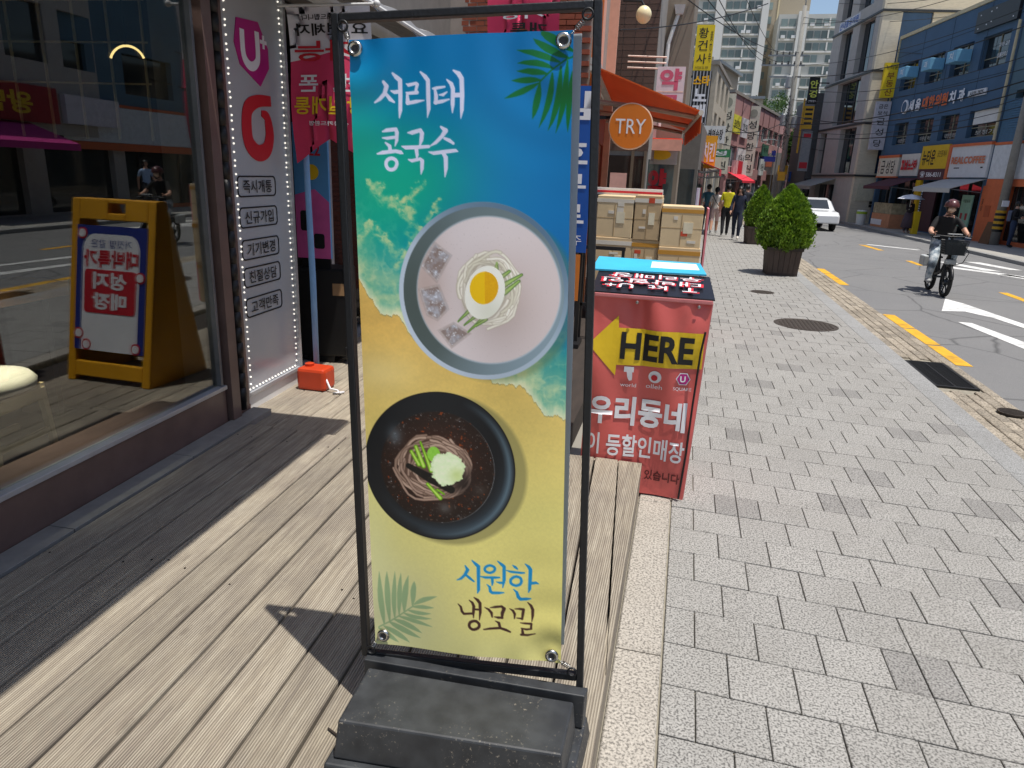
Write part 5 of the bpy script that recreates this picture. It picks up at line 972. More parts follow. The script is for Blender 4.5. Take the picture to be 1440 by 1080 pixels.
# ================================================================ right side of the street
RO = (10.6, 29, 0); RRZ = math.atan2(.989, -.148)             # local x runs away along the fronts, local +y points to the street
BLU = P('slate blue render', '44617d', .8, var=.08, scale=1.2, dirt=.2); BLU2 = P('grey blue render', '55707f', .8, var=.1, scale=1.2, dirt=.2); CAP = P('cream coping', 'c4b898', .7); SHOPG = darkglass('shop front glass', '23282a'); WINF = P('dark frame', '2a2c2e', .5)
ORP = P('salmon orange paint', 'cf6a3e', .7, var=.07, dirt=.15)
bb = thing('blue_building', 'slate blue three storey building with shops below', 'building', RO, RRZ)
UP = [(8.33, 9.9), (5.95, 7.4), (3.75, 5.3), (1.3, 3.1)]; LO_ = [(8.15, 9.6), (5.8, 7.4), (3.73, 5.2), (1.0, 2.95)]
GF = [(8.75, 10.5, .1, 2.3), (6.1, 8.6, .1, 2.3), (3.75, 5.6, .1, 2.2), (1.0, 3.6, .1, 2.2)]
MB().holes(.72, 10.64, 0, 8.55, -.35, 0, [(a, b, 6.2, 7.35) for a, b in UP] + [(a, b, 3.78, 4.75) for a, b in LO_] + GF).obj('wall', BLU, bb)
MB().bx(.72, 10.64, -9, -.36, 0, 8.5).obj('core', P('blue core', '2e4458', .8), bb); MB().bx(.68, 10.7, -9, .05, 8.56, 8.7).bx(10.64, 10.7, -9, .06, 5.3, 8.56).obj('coping', CAP, bb)
for z in (5.9, 7.75): MB().bx(.74, 10.6, .0, .006, z, z + .02).obj('joint_line', P('joint dark', '20303e', .8), bb)
for s in (2.9, 5.6, 8.1): MB().bx(s, s + .02, .0, .006, 4.9, 8.5).obj('joint_line', P('joint dark', '20303e'), bb)
for a, b in UP + LO_:
    z0, z1 = (6.2, 7.35) if (a, b) in UP else (3.78, 4.75)
    w_ = MB().bx(a, b, -.24, -.2, z0, z1).obj('window', SHOPG, bb); MB().bx(a, b, -.2, -.17, z0, z0 + .05).bx((a + b) / 2 - .02, (a + b) / 2 + .02, -.2, -.17, z0, z1).bx(a, b, -.2, -.17, z0 + .35, z0 + .38).obj('frame', P('worn frame', '8c8a78', .6), w_)
txt('치아 교정', bb, WINK, (1.9, -.165, 6.95), .7, .16, BK, .01); txt('임플란트실', bb, WINK, (1.9, -.165, 6.6), .7, .16, BK, .01)
for (a, b), t_ in zip(LO_, ('대한광고', '미용실 학원', '대한한의원', '보청기')): txt(t_, bb, P('worn print', 'b4b4b0', .6), ((a + b) / 2, -.165, 3.96), (b - a) * .65, .17, BK, .01)
MB().bx(1.1, 2.8, -.13, -.1, 4.25, 4.74).obj('white_awning_roll', WHITE, bb)
for s0, s1, z0, z1 in GF:
    w_ = MB().bx(s0, s1, -.3, -.27, z0, z1).obj('shop_window', SHOPG, bb)
    for k in range(3): MB().bx(s0 + (s1 - s0) * k / 2 - .03, s0 + (s1 - s0) * k / 2 + .03, -.27, -.22, z0, z1).obj('frame', WINF, w_)
MB().tube([(.74, .1, 7.5), (.72, .1, 3.6)], .05, 8).obj('downpipe', CAP, bb)
bb2 = thing('annex_building', 'grey blue annex with white fascia and orange band at the right edge', 'building', RO, RRZ)
MB().holes(-12, .70, 3.5, 8.2, -.35, -.02, [(-2.2, .2, 3.9, 5.2), (-5.5, -3.2, 3.9, 5.2), (-9, -7, 3.9, 5.2)]).bx(-12, .70, -9, -.36, 0, 8.1).obj('wall', BLU2, bb2)
for a, b in ((-2.2, .2), (-5.5, -3.2), (-9, -7)): MB().bx(a, b, -.3, -.25, 3.9, 5.2).obj('window', SHOPG, bb2)
for k in range(18): MB().bx(-.9, .66, -.02, .0, 3.5 + k * .08, 3.57 + k * .08).obj('brick_course', P('blue brick', '4a6f8c', .8), bb2)
MB().bx(-12, .70, -.3, .02, 2.28, 3.42).obj('white_fascia', P('white fascia', 'd0d2d4', .6, dirt=.15), bb2); MB().bx(-12, .70, -.3, .03, 2.03, 2.27).bx(-12, .70, -.3, .03, 3.43, 3.52).obj('orange_band', ORP, bb2)
MB().bx(-12, -.55, -.34, -.3, .1, 2.02).obj('shop_window', SHOPG, bb2); MB().bx(-12, -.55, -.3, -.2, .06, .2).obj('orange_base', ORP, bb2)
for s in (-.9, -3, -5): MB().bx(s, s + .06, -.3, -.24, .2, 2.02).obj('frame', WINF, bb2)
MB().hexa([(-.5, -.3, .06), (.86, -.3, .06), (.86, .02, .06), (-.5, .02, .06), (-.5, -.3, 2.03), (.86, -.3, 2.03), (.86, .02, 2.03), (-.5, .02, 2.03)]).obj('orange_pillar', ORP, bb2)
MB().bx(.1, .45, .02, .03, .95, 1.35).obj('pillar_notice', P('orange notice', 'b2532c', .6), bb2); txt('중화\n요리', bb2, INK, (.68, .025, 1.35), .1, .45, BK, .01)
def board(name, label, s0, s1, z0, z1, col, d=.1, cat='sign', rough=.45):
    t = thing(name, label, cat, RO, RRZ); MB().bx(s0, s1, .01, d, z0, z1).obj('panel', P('panel ' + col + name, '#' + col, rough, var=.05, dirt=.1), t); return t
t = board('jewellery_sign', 'cream sign with large black letters above the maroon awning', 8.2, 10.45, 2.34, 3.3, 'd6d0c0'); MB().bx(8.18, 10.47, .02, .12, 3.2, 3.32).bx(8.18, 10.47, .02, .12, 2.30, 2.36).obj('red_edge', ORP, t)
for b_, s in (('금', 9.85), ('성', 9.3), ('당', 8.75)): txt(b_, t, INK, (s, .104, 2.78), .42, .6, BK, .01)
txt('보\n석', t, RINK, (10.3, .104, 2.78), .15, .6, BK, 0)
t = board('red_letter_sign', 'white sign with raised red letters between the cream and yellow signs', 6.15, 7.95, 2.38, 3.32, 'd4d2cc')
for k, s in enumerate((7.65, 7.3, 6.95, 6.65, 6.4)): txt('ㅍㅂ노스타'[k], t, RINK, (s, .14, 2.85), .28, .42, BK, .06)
t = board('realtor_sign', 'bright yellow sign over a maroon strip with a phone number', 3.78, 6.06, 2.66, 3.6, 'd9b21c'); MB().bx(3.78, 6.06, .012, .1, 2.22, 2.655).obj('maroon_strip', P('maroon panel', '4a2a34', .5), t)
txt('뉴타운', t, INK, (5.35, .104, 3.12), 1.1, .62, BK, .02); txt('공인중개사', t, INK, (4.25, .104, 3.25), .75, .26, BK, 0); txt('☎ 586-8311', t, WINK, (4.95, .104, 2.43), 1.8, .26, BK, .02)
t = board('coffee_sign', 'white coffee shop sign with faded orange raised letters', .78, 3.5, 2.32, 3.46, 'd6d7d8'); MB().bx(3.5, 3.68, .0, .14, 2.25, 3.56).bx(.72, 3.5, .0, .14, 3.46, 3.56).obj('orange_frame', ORP, t)
txt('REALCOFFEE', t, P('faded orange letters', 'cf7a58', .6), (2.15, .13, 2.95), 2.4, .27, BK, .04); MB().bx(2.7, 3.1, .1, .104, 2.65, 2.69).bx(1.05, 1.2, .1, .104, 2.65, 2.7).obj('small_print', INK, t)
def rawning(label, s0, s1, z1, z0, dp, col, val):
    t = thing('shop_awning', label, 'awning', RO, RRZ); m = P('canvas ' + col, '#' + col, .75, var=.06)
    MB().hexa([(s0, 0, z1), (s1, 0, z1), (s1, dp, z0), (s0, dp, z0), (s0, 0, z1 + .02), (s1, 0, z1 + .02), (s1, dp, z0 + .02), (s0, dp, z0 + .02)]).obj('canvas', m, t); MB().bx(s0, s1, dp, dp + .015, z0 - val, z0 + .02).obj('valance', m, t)
    for s in (s0 + .1, s1 - .1): MB().tube([(s, 0, z0 - .1), (s, dp, z0)], .02, 5).obj('arm', GREYM, t)
rawning('dark maroon awning below the cream jewellery sign', 6.0, 8.9, 2.28, 1.88, 1.2, '4e2230', .12); rawning('pale grey awning below the white coffee sign', .8, 3.7, 2.26, 1.88, 1.2, 'b4b2ae', .14)
# black signboard, air conditioners and lettering on the upper wall
t = board('blank_signboard', 'empty black signboard high on the blue wall', .95, 3.68, 7.58, 8.3, '1b1b20', .12)
for s, z in ((3.4, 8.15), (2.7, 8.15), (2.4, 8.2), (2.6, 7.8), (2.9, 7.75), (3.45, 7.7), (1.2, 7.7)): MB().bx(s - .03, s + .03, .12, .125, z - .02, z + .02).obj('fixing_hole', WINK, t)
ACB = P('pale blue box', '6fa8c8', .5, var=.05)
for k, (s0, lab) in enumerate(((8.1, 'leftmost pale blue box under the upper windows'), (5.8, 'middle pale blue box under the upper windows'), (3.7, 'rightmost pale blue box under the upper windows'))):
    t = thing('sign_box', lab, 'sign box', RO, RRZ, 'pale blue sign boxes on the blue wall'); MB().bx(s0, s0 + .75, .02, .6, 6.6, 7.05).obj('box', ACB, t, bevel=.02); txt('치과'[k % 2], t, WINK, (s0 + .37, .603, 6.83), .3, .25, BK, .01)
t = thing('raised_lettering', 'row of white and orange raised letters across the blue wall', 'lettering', RO, RRZ)
for b_, s, m_ in (('세', 8.05, WINK), ('움', 7.4, WINK), ('대', 6.75, OINK), ('한', 6.15, OINK), ('의', 5.6, OINK), ('원', 5.05, OINK), ('치', 4.45, WINK), ('과', 3.75, WINK)):
    o = txt(b_, t, m_, (s, .08, 5.4), .5, .5, BK, .04)
e = MB().lathe([(.3, 0), (.3, .06), (.24, .07)], (8.75, .02, 5.42), 28, 0, 'y').obj('round_emblem', WINK, t); MB().lathe([(.23, .0), (.23, .075), (.01, .076)], (8.75, .02, 5.42), 28, 0, 'y').obj('emblem_centre', BLU, t)
t = board('number_plate', 'small white number plate at the end of the raised letters', 2.05, 3.3, 5.27, 5.5, 'd4d6da', .06); txt('A335-2875', t, INK, (2.68, .064, 5.385), .95, .14, BK, .02)
t = thing('projecting_sign', 'yellow vertical sign with brown letters on the corner of the blue building', 'sign', (8.79, 39.3, 0)); MB().bx(-.32, .32, 0, .25, 5.98, 7.53).obj('box', P('sign yellow', 'e3c414'), t)
txt('뉴타운', t, INK, (0, -.004, 7.33), .52, .2, FR, .01)
for b_, z in (('부', 6.95), ('동', 6.6), ('산', 6.22)): txt(b_, t, P('brown red print', '8a3a14', .5), (0, -.004, z), .32, .3, FR, .01)
t = thing('projecting_sign', 'pale grey vertical sign with black letters below the yellow corner sign', 'sign', (8.70, 39.25, 0)); MB().bx(-.33, .33, 0, .25, 3.6, 5.81).obj('box', P('grey white sign', 'b9b7c0', .5), t)
for b_, z, w_ in (('금은', 5.58, .42), ('보석', 5.28, .42), ('금', 4.9, .36), ('성', 4.42, .36), ('당', 3.9, .36)): txt(b_, t, INK, (0, -.004, z), w_, .32 if w_ < .4 else .2, FR, .01)
# things in front of the shops
t = thing('menu_board', 'mint green drinks poster standing under the pale awning', 'poster', (10.32, 30.7, .06), RRZ); MB().bx(-.38, .38, -.02, .02, .45, 1.62).obj('board', P('mint', '8fb8a4', .5), t); txt('여름음료', t, P('dark green print', '2c5a48', .5), (0, .023, 1.4), .5, .12, BK, .02)
for s in (-.15, .2): MB().slab([(s - .06, .7), (s + .06, .7), (s + .08, .95), (s - .08, .95)], .024, .026).obj('drink_picture', P('berry red', 'a02834', .5), t)
MB().bx(-.3, -.26, -.2, .02, 0, .5).bx(.26, .3, -.2, .02, 0, .5).obj('leg', BLACK, t)
t = thing('yellow_shop_post', 'bright yellow pillar with maroon price board between the two awnings', 'pillar', RO, RRZ); MB().bx(5.62, 6.05, -.2, .12, .05, 2.2).obj('pillar', P('yellow pillar', 'd2a614', .6), t); MB().bx(4.4, 5.55, -.1, -.04, .1, 2.1).obj('maroon_board', P('maroon board', '432630', .6), t)
for k in range(20): MB().bx(5.56, 5.6, -.03, .0, .1 + k * .1, .15 + k * .1).obj('led_dot', WINK, t)
t = thing('pastry_counter', 'glass topped counter with orange front under the maroon awning', 'counter', (9.2, 36.6, .06), RRZ); MB().bx(-1, 1, -.4, .4, 0, .62).obj('front', P('peach panel', 'c98a66', .6), t); MB().bx(-1, 1, -.38, .38, .63, 1.1).obj('glass_case', P('display', 'a89c80', .2, var=.4, scale=5), t); MB().bx(-.2, 1.0, .4, .41, .1, .35).obj('white_strip', WINK, t)
t = thing('notice_board', 'small white notice board on a yellow stand by the parasol woman', 'sign board', (9.05, 32.6, .06), RRZ); MB().bx(-.3, .3, -.03, .03, .2, .85).obj('board', WINK, t); txt('복권\n판매', t, INK, (0, .034, .53), .36, .42, BK, .02); MB().bx(-.5, -.3, -.1, .1, 0, .9).obj('yellow_side', YINK, t)
t = thing('white_bin', 'small white litter bin by the dark shop door', 'bin', (8.35, 38.2, .06)); MB().lathe([(.2, 0), (.24, .65), (.2, .68)], seg=16).obj('body', WHITE, t); MB().lathe([(.245, .5), (.245, .62)], seg=16).obj('green_band', P('lime', '9ab834', .5), t)
t = thing('board_stack', 'brown board leaning against the orange pillar', 'board', (10.45, 28.35, .06), RRZ); MB().hexa([(-.3, .1, 0), (.3, .1, 0), (.3, .16, 0), (-.3, .16, 0), (-.3, -.08, .75), (.3, -.08, .75), (.3, -.02, .75), (-.3, -.02, .75)]).obj('board', P('brown board', '6a4a30', .8), t)
# leaning street pole with striped guard
t = thing('street_pole', 'concrete pole with yellow and black striped guard at the right edge', 'pole', (10.52, 28.0, .06)); CONC = P('concrete', '8c8a84', .85, var=.12, dirt=.2)
MB().tube([(0, 0, 0), (0, 0, 9)], [.15, .10], 14).obj('shaft', CONC, t, smooth=True)
for k in range(8): MB().tube([(0, 0, .45 + k * .09), (0, 0, .45 + k * .09 + .088)], .165, 14, 0).obj('guard_stripe', YEL if k % 2 else BLACK, t)
MB().bx(-.1, .1, -.22, -.16, 1.3, 1.5).obj('notice', WINK, t)

# ---------------------------------------------------------------- grey stone building
GS = P('grey stone panel', 'aaa6a2', .8, var=.08, scale=3, dirt=.1); SPL = P('split white stone', 'c9bfab', .85, var=.12, scale=5, stretch=(1, 1, 6), bump=.6, bscale=14)
g = thing('stone_building', 'grey stone building with tall dark windows behind the planter', 'building', (8.04, 40.1, 0), RRZ)
WN = [(3.5, 5.15, 7.38, 9.8), (.55, 2.5, 7.38, 9.8), (1.15, 4.45, 5.0, 7.15), (5.0, 6.1, 2.5, 4.7), (.6, 2.9, 2.5, 4.75), (1.2, 3.1, 10.5, 12.8), (4.2, 5.6, 10.5, 12.8), (2.5, 5.6, .1, 1.9)]
MB().holes(0, 6.6, 0, 13.5, -.4, 0, WN).obj('wall', GS, g); MB().bx(.02, 6.6, -9, -.41, 0, 13.4).obj('core', P('stone core', '4a4742', .8), g)
SW_ = [(.9, 2.3, 2.5, 4.75), (.9, 2.3, 5.0, 9.85)]
sw = MB(); sw.holes(.0, 8.9, 0, 13.5, 0, .3, SW_); sw.v = [(y_ * 0 - z_ * 0 - .002 - .0 + (y_ - .3), -x_, z_) for x_, y_, z_ in sw.v]; sw.obj('side_wall', SPL, g)
for a, b, z0, z1 in SW_: MB().bx(-.2, -.16, -b, -a, z0, z1).obj('side_window', darkglass('blue window', '1e3a5a'), g)
for a, b, z0, z1 in WN:
    w_ = MB().bx(a, b, -.3, -.26, z0, z1).obj('window', darkglass('tall window', '12202c'), g)
    for k in (1, 2): MB().bx(a + (b - a) * k / 3 - .02, a + (b - a) * k / 3 + .02, -.26, -.22, z0, z1).obj('mullion', WINF, w_)
for z in (2.38, 4.88, 7.26, 9.9): MB().bx(-.36, 6.6, -.0, .06, z - .06, z + .04).bx(-.36, -.302, -8, .0, z - .06, z + .04).obj('string_course', WINF, g)
MB().bx(-.34, -.31, -6, -.2, 1.15, 1.95).obj('cream_notice', P('cream notice', 'c4bea8', .6), g); 
for k in (0, 1): MB().bx(-.35, -.305, -2.0, -.9, .85 + k * .16, .98 + k * .16).obj('letter_box', INK, g)
t = thing('raised_lettering', 'blue raised letters high on the grey stone building', 'lettering', (8.04, 40.1, 0), RRZ); MB().bx(2.7, 5.6, .0, .05, 9.95, 10.4).obj('backing', P('pale backing', 'c8cad0', .5), t); txt('산내들유의원', t, BINK, (4.15, .06, 10.18), 2.7, .36, BK, .02)
t = thing('shop_awning', 'grey awning at the foot of the grey stone building', 'awning', (8.04, 40.1, 0), RRZ); MB().hexa([(2.4, 0, 2.2), (6.2, 0, 2.2), (6.2, 1.3, 1.75), (2.4, 1.3, 1.75), (2.4, 0, 2.22), (6.2, 0, 2.22), (6.2, 1.3, 1.78), (2.4, 1.3, 1.78)]).obj('canvas', P('grey awning', '8c9290', .7), t); MB().bx(2.4, 6.2, 1.3, 1.32, 1.6, 1.78).obj('valance', P('grey awning', '8c9290'), t)
# vertical signs at the far corner of the grey building
t = thing('optician_sign', 'black vertical sign with yellow green letters in front of the towers', 'sign', (6.35, 46, 0)); MB().bx(-.27, .27, 0, .2, 6.3, 7.73).obj('box', INK, t)
for b_, z in (('안', 7.35), ('경', 6.85)): txt(b_, t, P('lime letters', 'd8e060', .5), (0, -.004, z), .42, .42, FR, .03)
txt('콘택트렌즈', t, WINK, (0, -.004, 6.45), .4, .12, FR, .01); MB().bx(.27, .9, .05, .12, 7.4, 7.46).obj('bracket', BLACK, t)
t = thing('yellow_vertical_sign', 'yellow vertical sign with small print below the optician sign', 'sign', (6.3, 46.1, 0)); MB().bx(-.26, .26, 0, .2, 4.95, 6.2).bx(-.36, -.28, 0, .2, 3.6, 6.6).obj('box', P('deep yellow', 'd0a01c', .5), t)
for k in range(4): MB().bx(-.2, .2, -.004, 0, 5.2 + k * .25, 5.32 + k * .25).obj('print_line', INK, t)
t = thing('red_print_sign', 'grey vertical sign with red print below the yellow sign', 'sign', (6.42, 46.2, 0)); MB().bx(-.27, .27, 0, .2, 2.6, 4.85).obj('box', P('grey sign', '8c9094', .5), t); MB().bx(-.2, .2, -.004, 0, 4.5, 4.7).obj('red_print', RINK, t); MB().bx(-.22, .22, -.004, 0, 2.75, 3.1).obj('red_print', RINK, t)
t = thing('shop_building', 'small dark building wing beyond the grey stone building', 'building', (6.9, 47, 0)); MB().bx(-.2, 4, 0, 8, 0, 7).obj('wall', P('slate wing', '5b5c5e', .8), t); MB().bx(-.15, .8, -.02, 0, .2, 2.2).obj('shop_window', SHOPG, t)

# ---------------------------------------------------------------- shops across the road nearer the camera (mirrored in the cafe glass)
for (y0, y1, lab, wc, sc_, body, tc, awc, awl) in ((15.2, 23.4, 'dumpling shop with red fascia across the road, seen in the glass', 'b0a9a0', '9c1a24', '왕만두', YINK, 'b42a7c', 'magenta awning of the dumpling shop seen in the glass'), (5.5, 15.0, 'white walled shop across the road, seen in the glass', 'a49c94', 'a8321c', '칼국수', WINK, '7a2a30', 'red awning of the white walled shop seen in the glass'), (-8, 5.3, 'grey shop opposite the cafe, seen in the glass', '8c8a88', '3a4650', '미용실', WINK, '3c4c58', 'grey blue awning opposite the cafe')):
    ln = y1 - y0; t = thing('shop_building', lab, 'building', (11.6, y0, 0), R(90))     # local x along the street, -y towards the street? (+y points to -x, the street)
    MB().holes(0, ln, 0, 7.2, -.3, 0, [(.8, ln * .45, .1, 2.4), (ln * .55, ln - .6, .1, 2.4), (1, 2.6, 4.4, 6), (3.6, 5.2, 4.4, 6), (ln - 2.4, ln - 1, 4.4, 6)]).obj('wall', P('wall ' + wc, wc, .85, var=.1, dirt=.2), t); MB().bx(0, ln, -6, -.31, 0, 7.1).obj('core', ROOM, t)
    MB().bx(.3, ln * .62, .02, .2, 2.7, 3.7).obj('red_fascia', P('fascia ' + sc_, sc_, .6), t); txt(body, t, tc, (ln * .33, .21, 3.2), ln * .34, .6, BK, .03)
    MB().bx(ln * .66, ln - .3, .02, .2, 2.75, 3.6).obj('white_fascia', P('sign white', 'd6cfd6'), t)
    for a, b, z0, z1 in ((.8, ln * .45, .1, 2.4), (ln * .55, ln - .6, .1, 2.4), (1, 2.6, 4.4, 6), (3.6, 5.2, 4.4, 6), (ln - 2.4, ln - 1, 4.4, 6)): MB().bx(a, b, -.25, -.2, z0, z1).obj('window', SHOPG, t)
    t = thing('shop_awning', awl, 'awning', (11.6, y0, 0), R(90)); MB().hexa([(.4, 0, 2.65), (ln * .5, 0, 2.65), (ln * .5, 1.5, 2.1), (.4, 1.5, 2.1), (.4, 0, 2.68), (ln * .5, 0, 2.68), (ln * .5, 1.5, 2.13), (.4, 1.5, 2.13)]).obj('canvas', P('canvas ' + awc, awc, .75), t); MB().bx(.4, ln * .5, 1.5, 1.52, 1.95, 2.13).obj('valance', P('canvas ' + awc, awc), t)

# ================================================================ apartment towers far behind
TW = P('tower white', 'bcbcb6', .75, var=.05, scale=.2); TWB = P('tower pale band', 'd8d6d0', .7, var=.04); TG = P('tower glass', '748280', .4, var=.4, scale=.15, rnd=.35); TBG = P('tower beige', 'a69a86', .8, var=.06)
def tower(label, x0, x1, y, top, wings, fh=2.2, zmin=6, extra=()):
    t = thing('apartment_tower', label, 'building', (x0, y, 0)); MB().bx(0, x1 - x0, .3, 12, 0, top).obj('wall', TW, t)
    pane = MB().bx(-.5, .5, .16, .2, 0, 1).mesh('tower window', TG); fr_ = MB().bx(-.5, .5, .0, .12, -.1, .0).bx(-.03, .03, .08, .16, 0, 1).mesh('tower balcony', TWB)
    for a, b in wings:
        n = max(1, round((b - a) / 1.3)); wd = (b - a) / n; z = top - 2.2
        while z > zmin:
            MB().bx(a, b, -.05, .3, z - .42, z - .1).obj('balcony_band', TWB, t)
            for k in range(n):
                if random.random() < .06: continue
                o = link('window', pane, t, loc=(a + (k + .5) * wd, 0, z)); o.scale = (wd * .84, 1, fh - .85)
                if k % 3 == 2: MB().bx(a + (k + .9) * wd, a + (k + 1.1) * wd, -.1, .2, z, z + fh - .7).obj('pier', TWB, t) if k % 6 == 2 else None
                if random.random() < .22: a_ = a + (k + random.uniform(.2, .6)) * wd; MB().bx(a_, a_ + .8, -.45, -.06, z - .05, z + .5).obj('air_conditioner', WHITE, t)
            z -= fh
    for (a, b, m_, d_) in extra: MB().bx(a, b, -d_, .3, 0, top + .4).obj('pilaster', m_, t)
    return t
tower('left apartment tower behind the yellow temple sign', -9, 11.2, 160, 48, [(0, 10.4), (12.4, 19.2)], zmin=8, extra=((10.5, 12.3, TWB, .6), (19.3, 20.6, TWB, .5)))
tower('right apartment tower behind the utility pole', 13.9, 34, 162, 34.2, [(.4, 3.4), (5.6, 15)], zmin=8, extra=((3.6, 5.4, TWB, .6),))
t = thing('apartment_tower', 'beige tower edge between the two pale towers', 'building', (11.6, 172, 0)); MB().bx(0, 9, 0, 10, 0, 44).obj('wall', TBG, t)
for k in range(12): MB().bx(.5, 1.6, -.1, 0, 10 + k * 2.7, 11.4 + k * 2.7).obj('window', TG, t)
MB().bx(2.6, 2.9, -.15, .0, 0, 44.5).obj('pilaster', P('tower cream', 'c9bc9c', .8), t)
for k, (x, y, w_, h_, c_) in enumerate(((-3, 75, 9, 9.5, 'a49886'), (7.5, 95, 9, 9, '9c9c98'), (16, 110, 12, 11, 'aaa49a'), (12, 80, 6, 7, '8c8880'))):
    t = thing('low_building', ('beige flat roofed house with roof clutter below the left tower', 'grey flat roofed house at the end of the street', 'wide pale house far down the street', 'small grey house beyond the utility pole')[k], 'building', (x, y, 0)); MB().bx(0, w_, 0, 8, 0, h_).obj('wall', P('house ' + c_, c_, .85, var=.1), t); MB().bx(-.15, w_ + .15, -.15, 8.1, h_, h_ + .25).obj('roof_slab', GREYM, t)
    for a in range(3):
        for z in np.arange(2, h_ - 1.6, 2.6): MB().bx(.8 + a * w_ / 3.2, 2.2 + a * w_ / 3.2, -.06, 0, z, z + 1.3).obj('window', darkglass('house glass', '3c484c'), t)
    MB().tube([(w_ * .3, 2, h_), (w_ * .3, 2, h_ + 2.2)], .04, 5).bx(w_ * .5, w_ * .7, 1, 3, h_ + .2, h_ + 1.5).obj('roof_clutter', GREYM, t)

# ================================================================ plants
def leafmat(name, a, b, tr=.25):
    m, t, bs = nodes(name); g = N(t, 'NewGeometry'); bs.inputs['Roughness'].default_value = .6
    n = N(t, 'TexNoise', i_Scale=9.0, i_Detail=4.0); t.links.new(g.outputs['Position'], n.inputs[0]); v = N(t, 'TexNoise', i_Scale=60.0); t.links.new(g.outputs['Position'], v.inputs[0])
    out = mixc(t, ramp(t, n.outputs[0], [(.35, 0.), (.65, 1.)]), (*rgb(a), 1), (*rgb(b), 1)); out = mixc(t, .75, out, ramp(t, v.outputs[0], [(.3, .5), (.7, 1.3)]), 'MULTIPLY')
    t.links.new(out, bs.inputs['Base Color']); bs.inputs['Subsurface Weight'].default_value = 0
    tl = N(t, 'BsdfTranslucent'); t.links.new(out, tl.inputs[0]); mx = N(t, 'MixShader', i_Fac=tr); o = t.nodes['Material Output']; t.links.new(bs.outputs[0], mx.inputs[1]); t.links.new(tl.outputs[0], mx.inputs[2]); t.links.new(mx.outputs[0], o.inputs[0])
    return m
SHR = leafmat('shrub leaf', '4c7018', '86a82a'); TLEAF = leafmat('tree leaf', '2c4a1c', '4f6f2c')
def leaves(n, prof, size, seed, up=.8):
    """leaf sprays spread through a round crown: prof(t) = radius at height t in 0..1"""
    r_ = np.random.default_rng(seed); V = []; F = []
    for k in range(n):
        t = r_.random(); a = r_.random() * 6.283; R0 = prof(t); lump = 1 + .16 * (float(vnoise(np.float64(a * 2.6), np.float64(t * 9), seed)) - .5) + .04 * math.sin(a * 5 + t * 9 + seed) + .05 * math.sin(a * 11 - t * 17)
        rr = R0 * lump * (1 - .45 * r_.random() ** 2.2) * (1 + .2 * r_.random() ** 7); p = np.array([rr * math.cos(a), rr * math.sin(a), t])
        out = np.array([math.cos(a) * .6, math.sin(a) * .6, up]) + r_.normal(0, .35, 3); out /= np.linalg.norm(out); side = np.cross(out, r_.normal(0, 1, 3)); side /= np.linalg.norm(side) + 1e-9
        L = size * r_.uniform(.7, 1.4); w_ = L * .34; i = len(V); V += [p - side * w_ * .3, p + out * L * .5 - side * w_, p + out * L, p + out * L * .5 + side * w_]; F.append((i, i + 1, i + 2, i + 3))
    return V, F
def planter(label, loc, sc, seed, bw_, bh_, cw, chh, rz=0):
    t = thing('planter', label, 'planter', loc, rz, 'planters with conical evergreens along the kerb'); PW_ = P('dark planter board', '4d4038', .75, var=.2, scale=4, stretch=(6, 6, 1), rnd=.08)
    tp, bt_ = bw_ / 2, bw_ / 2 * .9
    for sx, sy in ((0, -1), (0, 1), (-1, 0), (1, 0)):
        nb = 6
        for k in range(nb):
            u0, u1 = -1 + 2 * k / nb + .01, -1 + 2 * (k + 1) / nb - .01; q = []
            for z, hw in ((.06, bt_), (bh_, tp)):
                for u in (u0, u1):
                    for d in (0, .03): q.append(((u * hw if sx == 0 else sx * (hw - d)), (u * hw if sy == 0 else sy * (hw - d)), z))
            MB().hexa([q[0], q[2], q[3], q[1], q[4], q[6], q[7], q[5]]).obj('board', PW_, t)
    MB().bx(-tp - .02, tp + .02, -tp - .02, -tp + .03, bh_ - .05, bh_ + .01).bx(-tp - .02, tp + .02, tp - .03, tp + .02, bh_ - .05, bh_ + .01).bx(-tp - .02, -tp + .03, -tp, tp, bh_ - .05, bh_ + .009).bx(tp - .03, tp + .02, -tp, tp, bh_ - .05, bh_ + .009).obj('rim', P('planter rim', '3a302a', .7), t)
    MB().bx(-bt_, bt_, -bt_, bt_, 0, .07).obj('base', P('planter rim', '3a302a'), t); MB().bx(-tp + .03, tp - .03, -tp + .03, tp - .03, bh_ - .1, bh_ - .04).obj('soil', P('soil', '3a2e22', .9), t)
    e = thing('evergreen_shrub', label.replace('wooden planter', 'rounded evergreen shrub in the planter').split(' holding')[0], 'shrub', (loc[0], loc[1], loc[2] + bh_ - .1), rz)
    e['label'] = ('large dense evergreen shrub in the nearer wooden planter', 'smaller evergreen shrub in the farther planter beside the strolling woman')[seed % 2]
    MB().tube([(0, 0, 0), (.01, 0, chh * .8)], [.05, .02], 8).obj('trunk', WDARK, e)
    prof = lambda q: cw / 2 * (np.interp(q, [0, .08, .2, .38, .55, .7, .82, .92, 1.0], [.55, .82, .98, 1.0, .9, .7, .48, .24, .04]))
    V, F = leaves(24000 if seed % 2 == 0 else 9000, prof, .045, seed); V = [(v_[0], v_[1], (v_[2] / 1.0) * chh if 0 else v_[2] * 1.0) for v_ in V]
    me = bpy.data.meshes.new('crown'); me.from_pydata([(x, y, .0 + z * chh) for x, y, z in V], [], F); me.materials.append(SHR); link('crown', me, e)
    MB().ell((0, 0, chh * .45), cw * .3, cw * .3, chh * .36).obj('inner_twigs', P('shrub shade', '1c2a0c', .9), e)  # solid dark core, its colour standing in for shade deep between the leaves
planter('wooden planter holding the large evergreen by the kerb', (2.02, 15.55, 0), 1, 2, .66, .56, 1.0, 1.30, R(3))
